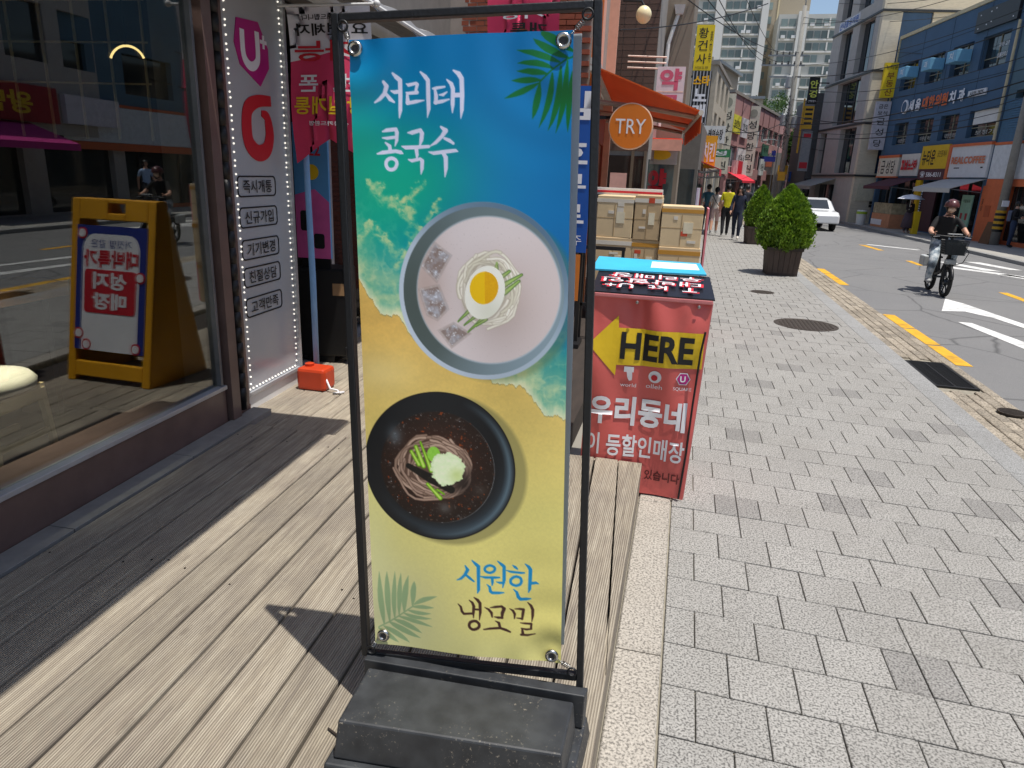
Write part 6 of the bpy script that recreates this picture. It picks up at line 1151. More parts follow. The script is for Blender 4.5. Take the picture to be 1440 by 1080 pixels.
planter('wooden planter holding the smaller evergreen further along', (2.2, 23.2, 0), 1, 3, .72, .52, .8, 1.3, R(6))
def tree(label, loc, h, r_, seed):
    t = thing('tree', label, 'tree', loc); MB().tube([(0, 0, 0), (.1, 0, h * .3), (0, .1, h * .7)], [.18, .13, .05], 8).obj('trunk', WDARK, t)
    for k in range(5): a = k * 1.3; MB().tube([(.05, 0, h * .4), (r_ * .5 * math.cos(a), r_ * .5 * math.sin(a), h * .65)], [.07, .02], 6).obj('limb', WDARK, t)
    rg = np.random.default_rng(seed); V = []; F = []
    for c in range(16):
        cc = rg.normal(0, .45, 3) * r_; cc[2] = h * .7 + abs(cc[2]) * .9 - .2 * h + rg.uniform(0, .25) * h
        for k in range(260):
            p = cc + rg.normal(0, .2, 3) * r_; a = rg.normal(0, 1, 3); b = rg.normal(0, 1, 3); a *= .16 / np.linalg.norm(a); b *= .12 / np.linalg.norm(b); i = len(V); V += [p, p + a, p + a + b, p + b]; F.append((i, i + 1, i + 2, i + 3))
    me = bpy.data.meshes.new('crown'); me.from_pydata([tuple(v_) for v_ in V], [], F); me.materials.append(TLEAF); link('crown', me, t)
tree('leafy green tree behind the utility pole', (8.6, 72, 0), 8.5, 2.2, 4); tree('leafy tree rising over the roof of the pink building', (5.2, 78, 0), 11.5, 2.0, 5); tree('dark leafy tree at the end of the street', (7.6, 60, 0), 6.5, 1.5, 6)

# ================================================================ poles and cables in the distance
up = thing('utility_pole', 'tall concrete utility pole with transformers at the end of the street', 'utility pole', (5.15, 45, 0))
MB().tube([(0, 0, 0), (-.02, 0, 11.2)], [.17, .11], 12).obj('shaft', CONC, up, smooth=True); MB().tube([(-.02, 0, 10.4), (.0, 0, 11.4), (-.1, 0, 11.9), (-.55, 0, 12.05)], .03, 6).obj('lamp_arm', GREYM, up, smooth=True)
for z, x0, x1 in ((8.7, -1.6, .5), (8.2, -1.9, .4), (7.6, -1.4, .3), (5.5, -.6, .6)): MB().bx(x0, x1, -.05, .05, z - .04, z + .04).obj('cross_arm', GREYM, up)
for k in range(14): MB().lathe([(.04, 0), (.06, .05), (.03, .1), (.05, .16)], (-1.8 + (k % 7) * .33, 0, (8.24, 8.74)[k // 7]), 8).obj('insulator', P('dark insulator', '2c2a2a', .4), up)
for x, z in ((-.32, 5.0), (.28, 4.9), (-.32, 7.0)): MB().lathe([(.16, 0), (.17, .05), (.17, .6), (.12, .66)], (x, 0, z), 14).obj('transformer', P('transformer grey', '9a9d9e', .5), up)
MB().bx(-.2, .2, -.2, -.05, 2.0, 2.5).obj('yellow_plate', P('deep yellow', 'd0a01c'), up)
for k in range(9): MB().tube([(-.1 + .05 * math.sin(k), -.1, 6.6 - k * .3), (-.3 - .1 * math.sin(k * 2), -.15, 6.4 - k * .32), (-.05, -.12, 6.1 - k * .3)], .015, 5).obj('cable_loop', BLACK, up)
mi_ = thing('traffic_mirror', 'round traffic mirror on an orange post below the utility pole', 'mirror', (5.65, 49, 0)); MB().tube([(0, 0, 0), (0, 0, 2.4)], .04, 8).obj('post', P('orange post', 'c87a24', .5), mi_); MB().lathe([(.27, .03), (.27, 0), (.24, -.03), (.01, -.05)], (0, -.05, 1.95), 24, 0, 'y').obj('mirror', GREYM, mi_)
MB().bx(-.3, .3, -.05, 0, 2.4, 2.95).obj('yellow_plate', YEL, mi_)
rs = thing('road_sign', 'blue street name arrow sign left of the utility pole', 'road sign', (4.8, 50, 0)); MB().tube([(.3, 0, 0), (.3, 0, 3.9)], .04, 8).obj('post', GREYM, rs); MB().slab([(-.5, 3.33), (-.38, 3.17), (.42, 3.17), (.42, 3.49), (-.38, 3.49)], -.05, 0).obj('arrow_plate', P('sign blue', '26328c', .4), rs); MB().bx(.15, .4, -.05, 0, 3.55, 3.85).obj('small_plate', P('sign blue', '26328c'), rs)
st_ = thing('street_light', 'white street light arm over the far end of the street', 'street light', (5.25, 49.5, 0)); MB().tube([(0, 0, 0), (0, 0, 4.4), (-.3, 0, 4.5), (-.9, 0, 4.5)], .035, 6).obj('arm', GREYM, st_); MB().bx(-1.0, -.7, -.08, .08, 4.42, 4.5).obj('lamp_head', WHITE, st_)
for k, (x, y, z, lab) in enumerate(((6.9, 53, 2.3, 'blue round direction sign at the far right corner'), (6.2, 54, 2.4, 'orange and white shop panel at the end of the street'))):
    t = thing('far_sign', lab, 'sign', (x, y, 0)); MB().tube([(0, 0, 0), (0, 0, z)], .04, 6).obj('post', GREYM, t); MB().bx(-.35, .35, -.05, 0, z - .3, z + .35).obj('panel', (BINK, P('panel peach', 'd8b49a', .5))[k], t); MB().slab(circ(0, z, .2), -.06, -.05).obj('disc', (WINK, OINK)[k], t)
def cable(a, b, sag, r_, label, grp='overhead cables'):
    a, b = Vector(a), Vector(b); pts = []
    for k in range(17): t = k / 16; p = a.lerp(b, t); p.z -= sag * 4 * t * (1 - t); pts.append(p)
    tag(MB().tube(pts, r_, 5).obj('overhead_cable', P('cable black', '17181a', .6), None), label, 'cable', grp)
PT = (5.13, 44.9)
CLAB = ['cable from the outermost insulator of the utility pole to the tiled wall', 'cable from the utility pole to the olive building, second from the left', 'cable from the utility pole to the top of the olive building', 'long cable from the pole head towards the brick wall']
CLAB += ['%s cable counted from the top between the utility pole and the striped pole' % k for k in ('third', 'second', 'fourth', 'fifth', 'sixth and thickest', 'lowest')]
CLAB += ['cable from the utility pole to the white shop sign', 'cable from the utility pole to the green fascia sign', 'thick cable from the utility pole to the pink building', 'upper thick cable leaving the striped pole to the right', 'lower thick cable leaving the striped pole to the right', 'cable rising from the striped pole over the grey stone building', 'cable from the pole head to the roof of the blue building', 'topmost cable between the utility pole and the striped pole', 'cable from the corner of the grey stone building to the striped pole', 'short cable between the slate wing and the blue building', 'thick cable crossing in front of the raised letters on the blue wall', 'thick cable crossing in front of the lower windows of the blue wall', 'pale thin cable crossing the upper windows of the blue wall']
for a, b, sag, r_ in (((PT[0] - 1.7, PT[1], 8.35), (-.8, 14, 6.4), .5, .012), ((PT[0] - .9, PT[1], 8.35), (-.6, 17.5, 6.2), .4, .012), ((PT[0] - 1.2, PT[1], 8.85), (-.3, 20, 8.4), .4, .012), ((PT[0], PT[1], 8.85), (-2, 9.8, 5.2), .6, .012),
                   ((PT[0], PT[1], 7.6), (10.5, 28, 7.2), .5, .02), ((PT[0], PT[1], 8.2), (10.5, 28, 7.8), .5, .012), ((PT[0] + .2, PT[1], 7.0), (10.5, 28, 6.2), .6, .014), ((PT[0], PT[1], 6.4), (10.5, 28, 5.8), .5, .014),
                   ((PT[0], PT[1], 5.6), (10.5, 28, 5.1), .7, .022), ((PT[0], PT[1], 4.9), (10.5, 28, 4.6), .6, .012), ((PT[0], PT[1], 5.4), (.6, 27, 3.6), .4, .018), ((PT[0], PT[1], 4.4), (.8, 30, 3.3), .4, .014), ((PT[0], PT[1], 4.6), (1.9, 40, 4.6), .3, .02),
                   ((10.5, 28, 7.9), (13.5, 20, 8.1), .3, .02), ((10.5, 28, 5.4), (14, 20, 6.2), .4, .02), ((10.5, 28, 8.4), (7.0, 46, 11.5), .3, .012), ((PT[0], PT[1], 10.6), (11, 36, 9.0), .3, .012), ((PT[0], PT[1], 10.3), (10.5, 28, 8.8), .5, .012), ((8.0, 40.5, 4.9), (10.5, 28, 4.9), .4, .012), ((6.9, 47, 3.9), (9.2, 39.5, 3.9), .25, .018), ((5.1, 45, 5.1), (13.0, 20, 6.7), .9, .024), ((5.1, 45, 4.5), (13.0, 20, 5.3), .9, .022), ((8.9, 39.4, 8.0), (13.0, 20, 4.7), .1, .01)):
    cable(a, b, sag, r_, CLAB.pop(0))
cb = MB()
cable((-1.3, 12, 4.0), (1.2, 17, 5.4), .1, .01, 'thin cable rising from the tiled wall towards the olive building', 'near cables')

# ================================================================ people
SKIN = P('skin', 'c99a80', .55, var=.05); HAIR = P('black hair', '15110f', .5, var=.3, scale=40, stretch=(1, 1, .1)); MASK = P('pale mask', 'd0b49c', .8, var=.03)
def cl(c): return P('cloth ' + c, c, .85, var=.14, scale=14, bump=.3, bscale=30)
BASE = {'pel': (0, 0, .93), 'wai': (0, 0, 1.08), 'che': (0, 0, 1.27), 'nb': (0, .012, 1.43), 'nk': (0, .0, 1.50), 'hd': (0, -.018, 1.585), 'ht': (0, -.004, 1.665)}
for s, k in ((1, 'l'), (-1, 'r')):
    BASE.update({k + 's': (s * .165, .012, 1.385), k + 'e': (s * .215, .03, 1.12), k + 'w': (s * .225, -.04, .89), k + 'h': (s * .225, -.06, .81), k + 'p': (s * .085, 0, .88), k + 'k': (s * .095, -.01, .49), k + 'a': (s * .1, .03, .09), k + 't': (s * .11, -.11, .035)})
RAD = {'pel': (.145, .105), 'wai': (.125, .092), 'che': (.15, .105), 'nb': (.075, .07), 'nk': (.05, .052), 'hd': (.076, .092), 'ht': (.05, .062), 's': (.062, .062), 'e': (.043, .043), 'w': (.03, .03), 'h': (.026, .04), 'p': (.095, .1), 'k': (.062, .065), 'a': (.042, .045), 't': (.04, .03)}
BON = [('pel', 'wai', 'top'), ('wai', 'che', 'top'), ('che', 'nb', 'top'), ('nb', 'nk', 'skin'), ('nk', 'hd', 'skin'), ('hd', 'ht', 'skin')]
for k in 'lr': BON += [('che', k + 's', 'top'), (k + 's', k + 'e', 'slv'), (k + 'e', k + 'w', 'arm'), (k + 'w', k + 'h', 'skin'), ('pel', k + 'p', 'bot'), (k + 'p', k + 'k', 'bot'), (k + 'k', k + 'a', 'shin'), (k + 'a', k + 't', 'shoe')]
def person(label, loc, rz, h, top, bot, shoe, pose=None, sleeve='long', hair='short', group=None, shorts=False, slim=1.0, loose=1.0, mask=False, fing=True):
    J = dict(BASE); J.update(pose or {}); t = thing('person', label, 'person', loc, rz, group); s = h / 1.7
    names = list(J); me = bpy.data.meshes.new('sk'); me.from_pydata([J[n] for n in names], [(names.index(a), names.index(b)) for a, b, _ in BON], [])
    o = bpy.data.objects.new('sk', me); COL.objects.link(o); sk = o.modifiers.new('skin', 'SKIN'); sk.use_smooth_shade = True; sb = o.modifiers.new('sub', 'SUBSURF'); sb.levels = 2
    for i, n in enumerate(names):
        r_ = RAD.get(n) or RAD[n[1:]]; f = slim * (loose if n[-1] in 'pka' and n not in ('nk',) or n in ('pel', 'wai', 'che') else 1); d = me.skin_vertices[0].data[i]; d.radius = (r_[0] * f, r_[1] * f); d.use_root = n == 'pel'
    dg = bpy.context.evaluated_depsgraph_get(); bm_ = bpy.data.meshes.new_from_object(o.evaluated_get(dg)); bpy.data.objects.remove(o); bpy.data.meshes.remove(me)
    mats = [SKIN, top, bot, shoe]; bm_.materials.clear()
    for m in mats: bm_.materials.append(m)
    A = np.array([J[a] for a, b, _ in BON]); B = np.array([J[b] for a, b, _ in BON]); D = B - A; LL = (D ** 2).sum(1); idx = []
    for p in bm_.polygons:
        c = np.array(p.center); tt = np.clip(((c - A) * D).sum(1) / LL, 0, 1); i = int(np.argmin(((A + D * tt[:, None] - c) ** 2).sum(1))); k = BON[i][2]; q = tt[i]
        idx.append({'top': 1, 'skin': 0, 'bot': 2, 'shoe': 3, 'slv': 1 if sleeve == 'long' or q < .75 else 0, 'arm': 1 if sleeve == 'long' else 0, 'shin': (0 if q < .92 else 3) if shorts else 2}[k])
    bm_.polygons.foreach_set('material_index', idx); bm_.transform(Matrix.Scale(s, 4)); bm_.name = 'body'; link('body', bm_, t)
    H = Vector(J['hd']); hd = MB(); S = lambda v_: tuple(x * s for x in v_)
    f_ = MB()
    if hair != 'none':
        hb_ = MB().ell((H.x * s, (H.y + .012) * s, (H.z + .022) * s), .092 * s, .106 * s, .108 * s, 18, 10)
        keep = [(fc, m) for fc, m in zip(hb_.f, hb_.m) if not (sum(hb_.v[i][1] for i in fc) / len(fc) < (H.y - .045) * s and sum(hb_.v[i][2] for i in fc) / len(fc) < (H.z + .06) * s) and sum(hb_.v[i][2] for i in fc) / len(fc) > (H.z - (.09 if hair != 'short' else .055)) * s]
        hb_.f = [k_[0] for k_ in keep]; hb_.m = [0] * len(keep)
        if hair == 'long':
            for k in range(15): a = R(15 + 150 * k / 14) ; x, y = math.cos(a) * .085, math.sin(a) * .085; hb_.tube([S((H.x + x, H.y + y * .9, H.z + .04)), S((H.x + x * 1.12, H.y + y * 1.05 + .01, H.z - .1)), S((H.x + x * 1.25, H.y + y * .95 + .02, H.z - .27))], [.03 * s, .032 * s, .008 * s], 6)
        if hair == 'tail': hb_.tube([S((H.x, H.y + .1, H.z + .04)), S((H.x, H.y + .15, H.z - .02)), S((H.x, H.y + .13, H.z - .18))], [.03 * s, .035 * s, .008 * s], 8)
        hb_.obj('hair', HAIR, t, smooth=True)
    for sx in (-1, 1): MB().ell(S((H.x + sx * .03, H.y - .083, H.z + .012)), .011 * s, .008 * s, .006 * s, 8, 6).obj('eye', INK, t); MB().ell(S((H.x + sx * .078, H.y + .005, H.z)), .01 * s, .02 * s, .028 * s, 8, 6).obj('ear', SKIN, t)
    MB().ell(S((H.x, H.y - .094, H.z - .012)), .012 * s, .014 * s, .022 * s, 8, 6).obj('nose', SKIN, t, smooth=True)
    if mask: MB().ell(S((H.x, H.y - .045, H.z - .032)), .066 * s, .062 * s, .048 * s, 14, 8).obj('face_mask', MASK, t, smooth=True)
    else: MB().ell(S((H.x, H.y - .083, H.z - .045)), .02 * s, .008 * s, .006 * s, 8, 6).obj('mouth', P('lips', '9a4a48', .5), t)
    if fing:
        for k in 'lr':
            hw, hh = Vector(J[k + 'w']), Vector(J[k + 'h']); d = (hh - hw).normalized(); sd = d.cross(Vector((0, 1, 0) if abs(d.y) < .8 else (0, 0, 1))).normalized(); cu = d.cross(sd); fg = MB()
            for j in range(4): b0 = hh + sd * (.0) + cu * (-.024 + j * .016); L = (.052, .062, .06, .048)[j]; fg.tube([S(b0), S(b0 + d * L * .55), S(b0 + d * L + sd * .012)], [.009 * s, .008 * s, .006 * s], 6)
            b0 = hw + d * .035 + cu * -.028; fg.tube([S(b0), S(b0 + d * .025 - cu * .022), S(b0 + d * .055 - cu * .026)], [.01 * s, .009 * s, .007 * s], 6)
            o = fg.obj('fingers', SKIN, t, smooth=True); o['kind'] = 'stuff'
    return t
walkA = {'lk': (.09, -.14, .5), 'la': (.09, -.16, .12), 'lt': (.1, -.3, .06), 'rk': (-.09, .04, .5), 'ra': (-.09, .22, .14), 'rt': (-.1, .1, .05), 'le': (.22, .1, 1.13), 'lw': (.23, .1, .9), 'lh': (.23, .09, .82), 're': (-.22, -.03, 1.13), 'rw': (-.22, -.16, .93), 'rh': (-.22, -.2, .86)}
walkB = {'rk': (-.09, -.12, .5), 'ra': (-.09, -.12, .12), 'rt': (-.1, -.26, .05), 'lk': (.09, .03, .5), 'la': (.09, .18, .13), 'lt': (.1, .06, .05)}
GP = 'people on the left pavement'
w1 = person('woman in navy shirt and trousers strolling towards the camera', (1.62, 24.2, 0), R(-8), 1.68, cl('1b2338'), cl('20283c'), cl('c9c4bc'), walkA, 'long', 'long', GP, loose=1.1)
w2 = person('woman in white top and pale pink shorts with a black shoulder strap', (.98, 26.2, 0), R(175), 1.62, cl('d4cdc6'), cl('d6b8b4'), cl('d0d0ce'), walkB, 'short', 'tail', GP, shorts=True, loose=1.05)
MB().tube([(.13, .1, 1.34), (0, .13, 1.12), (-.15, .1, .95)], .012, 6).obj('shoulder_strap', INK, w2)
person('man in bright yellow shirt and black trousers seen from behind', (1.33, 25.6, 0), R(183), 1.74, cl('c4bc14'), cl('17181c'), cl('8a8a88'), walkB, 'short', 'short', GP, loose=1.12)
person('man in teal shirt partly hidden behind the cartons', (.72, 27.4, 0), R(178), 1.7, cl('3c6a7c'), cl('3c4654'), cl('444444'), walkA, 'short', 'short', GP)
person('person in white top behind the cartons at the left of the crowd', (.42, 28.6, 0), R(170), 1.5, cl('c6cac8'), cl('5c6068'), cl('444444'), None, 'short', 'short', GP)
person('dark haired person in a dark jacket beyond the strolling woman', (2.3, 30.5, 0), R(180), 1.72, cl('2c2e36'), cl('2a2a30'), cl('333333'), walkB, 'long', 'short', GP)
person('distant walker in dark clothes behind the farther shrub', (3.0, 34, 0), R(180), 1.7, cl('3c3e46'), cl('30323a'), cl('333333'), walkA, 'long', 'short', GP)
lady = person('woman in a long dark dress under a white parasol across the road', (8.87, 32.4, .06), R(20), 1.42, cl('2c2428'), cl('4a3c44'), cl('a08070'), {'rw': (-.1, -.16, 1.28), 're': (-.2, -.04, 1.12), 'rh': (-.1, -.18, 1.35)}, 'long', 'long', loose=1.15, fing=False)
MB().lathe([(.15, .82), (.21, .55), (.24, .25), (.2, .22)], seg=16).obj('skirt', cl('4a3c44'), lady, smooth=True)
pr = thing('parasol', 'white parasol held by the woman in the dark dress', 'umbrella', (8.80, 32.28, 1.0)); MB().tube([(0, 0, 0), (0, 0, .62)], .012, 6).obj('stick', STEEL, pr)
pc_ = MB(); n = 8
for k in range(n):
    a0, a1 = 2 * math.pi * k / n, 2 * math.pi * (k + 1) / n
    for r0, z0, r1, z1 in ((.0, .62, .3, .56), (.3, .56, .52, .43)): pc_.face([(r0 * math.cos(a0), r0 * math.sin(a0), z0), (r1 * math.cos(a0), r1 * math.sin(a0), z1), (r1 * math.cos(a1), r1 * math.sin(a1), z1), (r0 * math.cos(a1), r0 * math.sin(a1), z0)] if r0 else [(0, 0, z0), (r1 * math.cos(a0), r1 * math.sin(a0), z1), (r1 * math.cos(a1), r1 * math.sin(a1), z1)])
pc_.obj('canopy', P('white parasol cloth', 'd2d4dc', .6), pr)
for k in range(n): a = 2 * math.pi * k / n; MB().tube([(0, 0, .61), (.3 * math.cos(a), .3 * math.sin(a), .553), (.52 * math.cos(a), .52 * math.sin(a), .425)], .005, 4).obj('rib', STEEL, pr)
man = person('man in black jacket and blue jeans by the pole at the right edge', (10.6, 27.0, .06), R(60), 1.5, cl('16171b'), cl('2c3a54'), cl('222222'), {'lw': (.2, -.2, 1.1), 'lh': (.18, -.27, 1.12), 'rw': (-.2, -.2, 1.1), 'rh': (-.18, -.27, 1.12)}, 'long', 'short', loose=1.2)
MB().bx(-.12, .3, .1, .22, .85, 1.2).obj('bag', cl('5c6478'), man, bevel=.03)
person('man in pale blue shirt across the road, seen in the cafe glass', (9.95, 22.0, .06), R(-60), 1.7, cl('9cb4d4'), cl('22242c'), cl('222222'), walkA, 'short', 'short')

# ---------------------------------------------------------------- cyclist
bz = R(-2); BL = (4.66, 14.46, -.03)
bk_ = thing('electric_bicycle', 'small black electric bicycle with front basket on the road', 'bicycle', BL, bz); WR = .265; TY = P('tyre', '131313', .8); GF_ = P('gunmetal', '3a3d40', .35, .7)
for y in (-.47, .47):
    tw = MB()
    for k in range(32):
        pass
    prof_ = [(WR - .045, -.03), (WR - .012, -.034), (WR, -.015), (WR, .015), (WR - .012, .034), (WR - .045, .03), (WR - .045, -.03)]
    ty = MB().lathe(prof_, (0, y, WR), 32, 0, 'x'); ty.f = ty.f[:-2]; ty.m = ty.m[:-2]; wh = ty.obj('wheel', TY, bk_, smooth=True)
    rm = MB().lathe([(WR - .06, -.02), (WR - .045, -.022), (WR - .045, .022), (WR - .06, .02), (WR - .06, -.02)], (0, y, WR), 32, 0, 'x'); rm.f = rm.f[:-2]; rm.obj('rim', GF_, wh)
    MB().lathe([(.05, -.045), (.06, 0), (.05, .045)], (0, y, WR), 16, 0, 'x').obj('hub', GF_, wh)
    for k in range(6): a = k * math.pi / 3; MB().tube([(0, y + .05 * math.cos(a), WR + .05 * math.sin(a)), (0, y + (WR - .05) * math.cos(a), WR + (WR - .05) * math.sin(a))], .012, 5).obj('spoke', GF_, wh)
    fd = [(0, y + (WR + .03) * math.cos(R(a)), WR + (WR + .03) * math.sin(R(a))) for a in range(20, 165, 12)]; MB().tube(fd, .03, 6).obj('mudguard', BLACK, bk_, smooth=True)
for s in (-1, 1): MB().tube([(s * .055, -.47, WR), (s * .055, -.42, .62), (s * .04, -.4, .68)], .018, 8).obj('fork', GF_, bk_)
MB().tube([(0, -.4, .66), (0, -.33, .86), (0, -.3, 1.04)], .024, 8).obj('head_tube', BLACK, bk_)
MB().tube([(0, -.37, .74), (0, -.1, .42), (0, .1, .36), (0, .47, WR)], .032, 8).tube([(0, .05, .38), (0, .22, .74)], .024, 8).tube([(0, .47, WR), (0, .18, .66)], .016, 6).obj('frame', BLACK, bk_)
MB().ell((0, .25, .775), .1, .14, .04).obj('saddle', INK, bk_, smooth=True); MB().tube([(-.31, -.22, 1.06), (-.2, -.27, 1.06), (0, -.3, 1.05), (.2, -.27, 1.06), (.31, -.22, 1.06)], .013, 8).obj('handlebar', BLACK, bk_, smooth=True)
for s in (-1, 1): MB().tube([(s * .33, -.205, 1.06), (s * .2, -.265, 1.06)], .019, 8).obj('grip', INK, bk_); MB().tube([(s * .2, -.29, 1.05), (s * .3, -.28, 1.04)], .007, 5).obj('brake_lever', STEEL, bk_)
bsk = MB(); X0, X1, Y0, Y1, Z0, Z1 = -.19, .19, -.62, -.36, .76, 1.0
tf = lambda x, z: x * (.82 + .18 * (z - Z0) / (Z1 - Z0))
for k in range(9):
    x = X0 + (X1 - X0) * k / 8
    for y in (Y0, Y1): bsk.tube([(tf(x, Z0), y, Z0), (x, y, Z1)], .0045, 4)
for k in range(6):
    y = Y0 + (Y1 - Y0) * k / 5
    for x in (X0, X1): bsk.tube([(tf(x, Z0), y, Z0), (x, y, Z1)], .0045, 4)
for k in range(7):
    z = Z0 + (Z1 - Z0) * k / 6; a, b = tf(X0, z), tf(X1, z); bsk.tube([(a, Y0, z), (b, Y0, z), (b, Y1, z), (a, Y1, z), (a, Y0, z)], .0045, 4)
o = bsk.obj('basket_wire', BLACK, bk_); o['kind'] = 'stuff'; MB().bx(-.15, .15, Y0 + .02, Y1, Z0 - .005, Z0).bx(-.17, .17, Y1 - .012, Y1 - .006, Z0, Z1).bx(-.155, .155, Y0 + .01, Y0 + .014, Z0, Z1 - .03).obj('basket_lining', P('mesh lining', '2c3234', .7), bk_)
MB().bx(-.09, .09, -.52, -.42, .58, .67).obj('front_light', P('grey lamp', 'a8acaa', .3), bk_, bevel=.02); MB().tube([(.12, -.35, 1.0), (.27, -.45, .8), (.2, -.46, .62), (.06, -.44, .56)], .008, 6).obj('brake_cable', BLACK, bk_, smooth=True)
MB().bx(-.09, .09, .3, .68, .62, .65).tube([(.08, .62, .62), (.06, .47, WR)], .01, 5).tube([(-.08, .62, .62), (-.06, .47, WR)], .01, 5).obj('rear_rack', BLACK, bk_); MB().bx(-.2, -.1, .4, .7, .45, .64).obj('pannier', P('pannier', 'b4b8b8', .6), bk_, bevel=.02)
MB().tube([(-.1, .08, .3), (.1, .08, .3)], .02, 8).tube([(-.1, .08, .3), (-.12, .0, .2)], .012, 6).tube([(.1, .08, .3), (.12, .16, .4)], .012, 6).obj('crank', GF_, bk_)
for s, y, z in ((-1, 0, .2), (1, .16, .4)): MB().bx(s * .17 - .05, s * .17 + .05, y - .035, y + .035, z - .012, z + .012).obj('pedal', INK, bk_)
MB().tube([(0, -.32, 1.06), (0, -.36, 1.1)], .01, 6).bx(-.1, .12, -.42, -.34, 1.095, 1.11).obj('phone_holder', P('pale holder', 'c0c0bc', .4), bk_)
pose = {'pel': (0, .26, .88), 'wai': (-.01, .22, 1.04), 'che': (-.02, .15, 1.23), 'nb': (-.02, .1, 1.39), 'nk': (-.015, .085, 1.45), 'hd': (-.01, .06, 1.545), 'ht': (-.005, .075, 1.63),
        'ls': (.15, .12, 1.34), 'le': (.27, -.02, 1.14), 'lw': (.28, -.18, 1.085), 'lh': (.275, -.215, 1.08), 'rs': (-.18, .12, 1.34), 're': (-.30, -.02, 1.12), 'rw': (-.285, -.18, 1.085), 'rh': (-.275, -.215, 1.08),
        'lp': (.09, .2, .85), 'lk': (.14, -.12, .72), 'la': (.16, .12, .45), 'lt': (.17, .0, .415), 'rp': (-.1, .2, .84), 'rk': (-.17, -.10, .58), 'ra': (-.18, -.01, .24), 'rt': (-.185, -.15, .225)}
def jeans():
    m, t, b = nodes('ripped pale jeans'); g = N(t, 'TexCoord'); n = N(t, 'TexNoise', i_Scale=9.0, i_Detail=5.0); t.links.new(g.outputs['Object'], n.inputs[0]); b.inputs['Roughness'].default_value = .85
    t.links.new(ramp(t, n.outputs[0], [(.38, rgb('5c666e')), (.5, rgb('8a98a2')), (.62, rgb('c2c8ca'))]), b.inputs['Base Color']); return m
cy = person('cyclist in black t-shirt, ripped pale jeans, mask and brown helmet', BL, bz, 1.7, cl('121214'), jeans(), P('white trainers', 'a8a8a6', .6), pose, 'short', 'short', None, loose=1.22, mask=True)
hl = MB().ell((-.01, .068, 1.57), .118, .145, .125, 24, 14, 0, -.1, 1); hm = P('brown helmet', '5a3434', .3, var=.15)
o = hl.obj('helmet', hm, cy, smooth=True); so = o.modifiers.new('t', 'SOLIDIFY'); so.thickness = .012
for k in range(5): a = R(-50 + k * 25); MB().tube([(-.01 + .11 * math.sin(a), -.035, 1.645), (-.01 + .10 * math.sin(a), .07, 1.695 - .03 * abs(math.sin(a))), (-.01 + .1 * math.sin(a), .17, 1.63)], .008, 5).obj('helmet_vent', INK, cy)
for s in (-1, 1): MB().tube([(-.01 + s * .1, .05, 1.58), (-.01 + s * .065, .02, 1.46), (-.01, -.0, 1.435)], .008, 5).obj('chin_strap', INK, cy)

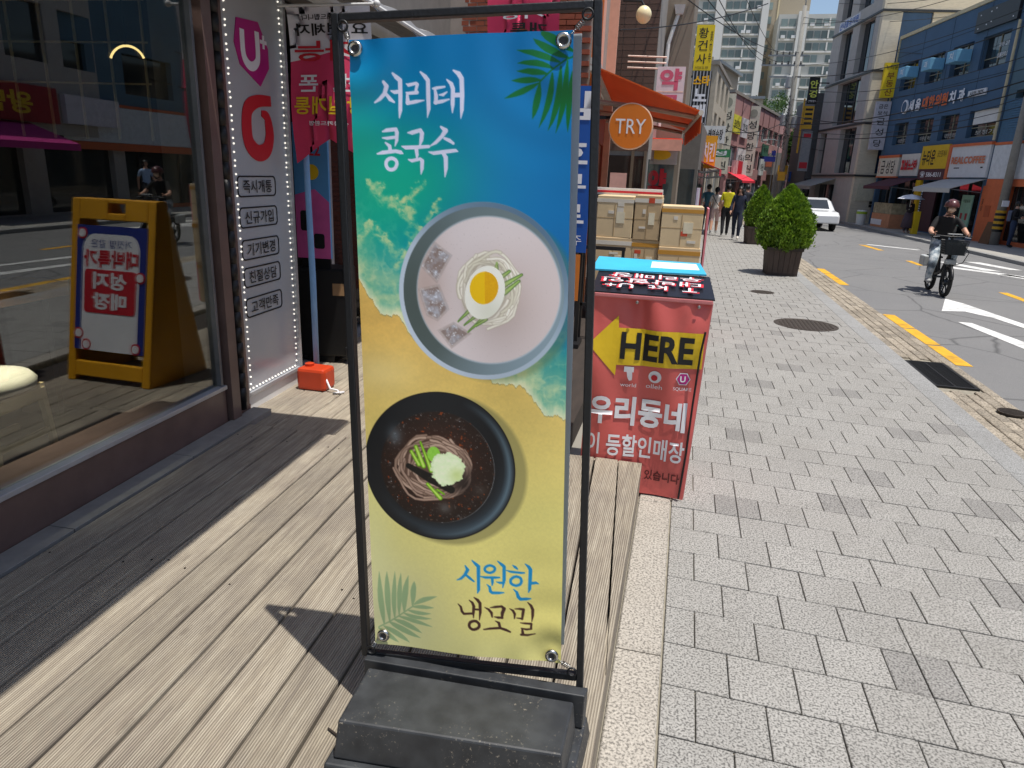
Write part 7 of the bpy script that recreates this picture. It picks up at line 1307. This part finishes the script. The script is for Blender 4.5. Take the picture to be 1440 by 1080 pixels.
# ---------------------------------------------------------------- parked white car
CARW = P('white car paint', 'd4d6d8', .25, var=.02, coat=.6); CG = darkglass('car glass', '1a2226', .05)
def car(label, loc, rz):
    t = thing('parked_car', label, 'car', loc, rz); L, W_ = 4.4, 1.78
    side = [(-2.2, .35), (-2.18, .72), (-1.9, .86), (-1.05, .93), (-.45, 1.34), (.1, 1.44), (.8, 1.43), (1.45, 1.22), (1.95, 1.03), (2.17, .98), (2.2, .62), (2.15, .32)]
    b = MB(); n = len(side); secs = []
    for wx, ins in ((-W_ / 2, 1), (-W_ / 2 + .1, .0), (W_ / 2 - .1, .0), (W_ / 2, 1)):
        sec = []
        for y, z in side:
            tuck = .14 * max(0, (z - .9) / .5); sx = math.copysign(abs(wx) - tuck, wx); sec.append((sx, y * (1 - .015 * ins), z - (.03 * ins if z > .5 else 0)))
        secs.append(sec)
    for a, c in zip(secs, secs[1:]):
        for k in range(n): b.face([a[k], a[(k + 1) % n], c[(k + 1) % n], c[k]])
    b.face(secs[0]); b.face(secs[3][::-1]); me = b.mesh('body', CARW, True); bm = bmesh.new(); bm.from_mesh(me); bmesh.ops.remove_doubles(bm, verts=bm.verts, dist=.001); bmesh.ops.recalc_face_normals(bm, faces=bm.faces); bm.to_mesh(me); bm.free(); me.polygons.foreach_set('use_smooth', [False] * len(me.polygons)); o = link('body', me, t, bevel=.05)
    MB().hexa([(-.62, .86, 1.40), (.62, .86, 1.40), (.66, 1.88, 1.06), (-.66, 1.88, 1.06), (-.62, .86, 1.425), (.62, .86, 1.425), (.66, 1.88, 1.085), (-.66, 1.88, 1.085)]).obj('rear_window', CG, t)
    MB().hexa([(-.62, -.98, .95), (.62, -.98, .95), (.58, -.44, 1.33), (-.58, -.44, 1.33), (-.62, -1.0, .975), (.62, -1.0, .975), (.58, -.46, 1.36), (-.58, -.46, 1.36)]).obj('windscreen', CG, t)
    for s in (-1, 1):
        MB().hexa([(s * .87, -.85, .96), (s * .87, 1.5, .98), (s * .79, 1.15, 1.26), (s * .79, -.35, 1.3), (s * .90, -.85, .96), (s * .90, 1.5, .98), (s * .82, 1.15, 1.26), (s * .82, -.35, 1.3)]).obj('side_window', CG, t)
        MB().hexa([(s * .45, 2.12, .78), (s * .9, 1.98, .78), (s * .91, 2.14, .78), (s * .45, 2.24, .78), (s * .45, 2.12, .92), (s * .89, 1.98, .95), (s * .9, 2.12, .95), (s * .45, 2.22, .92)]).obj('tail_light', P('tail light', '7a1218', .25), t)
        for y in (-1.38, 1.38): wh = MB().lathe([(.2, -.1), (.31, -.1), (.32, 0), (.31, .1), (.2, .1)], (s * .78, y, .32), 24, 0, 'x').obj('wheel', TY, t, smooth=True); MB().lathe([(.01, s * .11), (.19, s * .105), (.2, s * .08)], (s * .78, y, .32), 20, 0, 'x').obj('rim', STEEL, wh)
    MB().bx(-.84, .84, 2.1, 2.225, .28, .52).obj('rear_bumper', P('bumper black', '17181a', .5), t, bevel=.03); MB().bx(-.26, .26, 2.19, 2.225, .62, .73).obj('number_plate', WINK, t); MB().bx(-.6, .6, 2.16, 2.215, .86, .885).obj('trim_strip', P('tail light', '7a1218'), t)
    return t
car('white car parked on the right beyond the large planter', (5.36, 34.2, -.03), R(2)).scale = (.92, .92, .92); 
c2 = dup(bpy.data.objects['parked_car'], (5.9, 62, -.03), R(-8), 'distant white car at the end of the street')
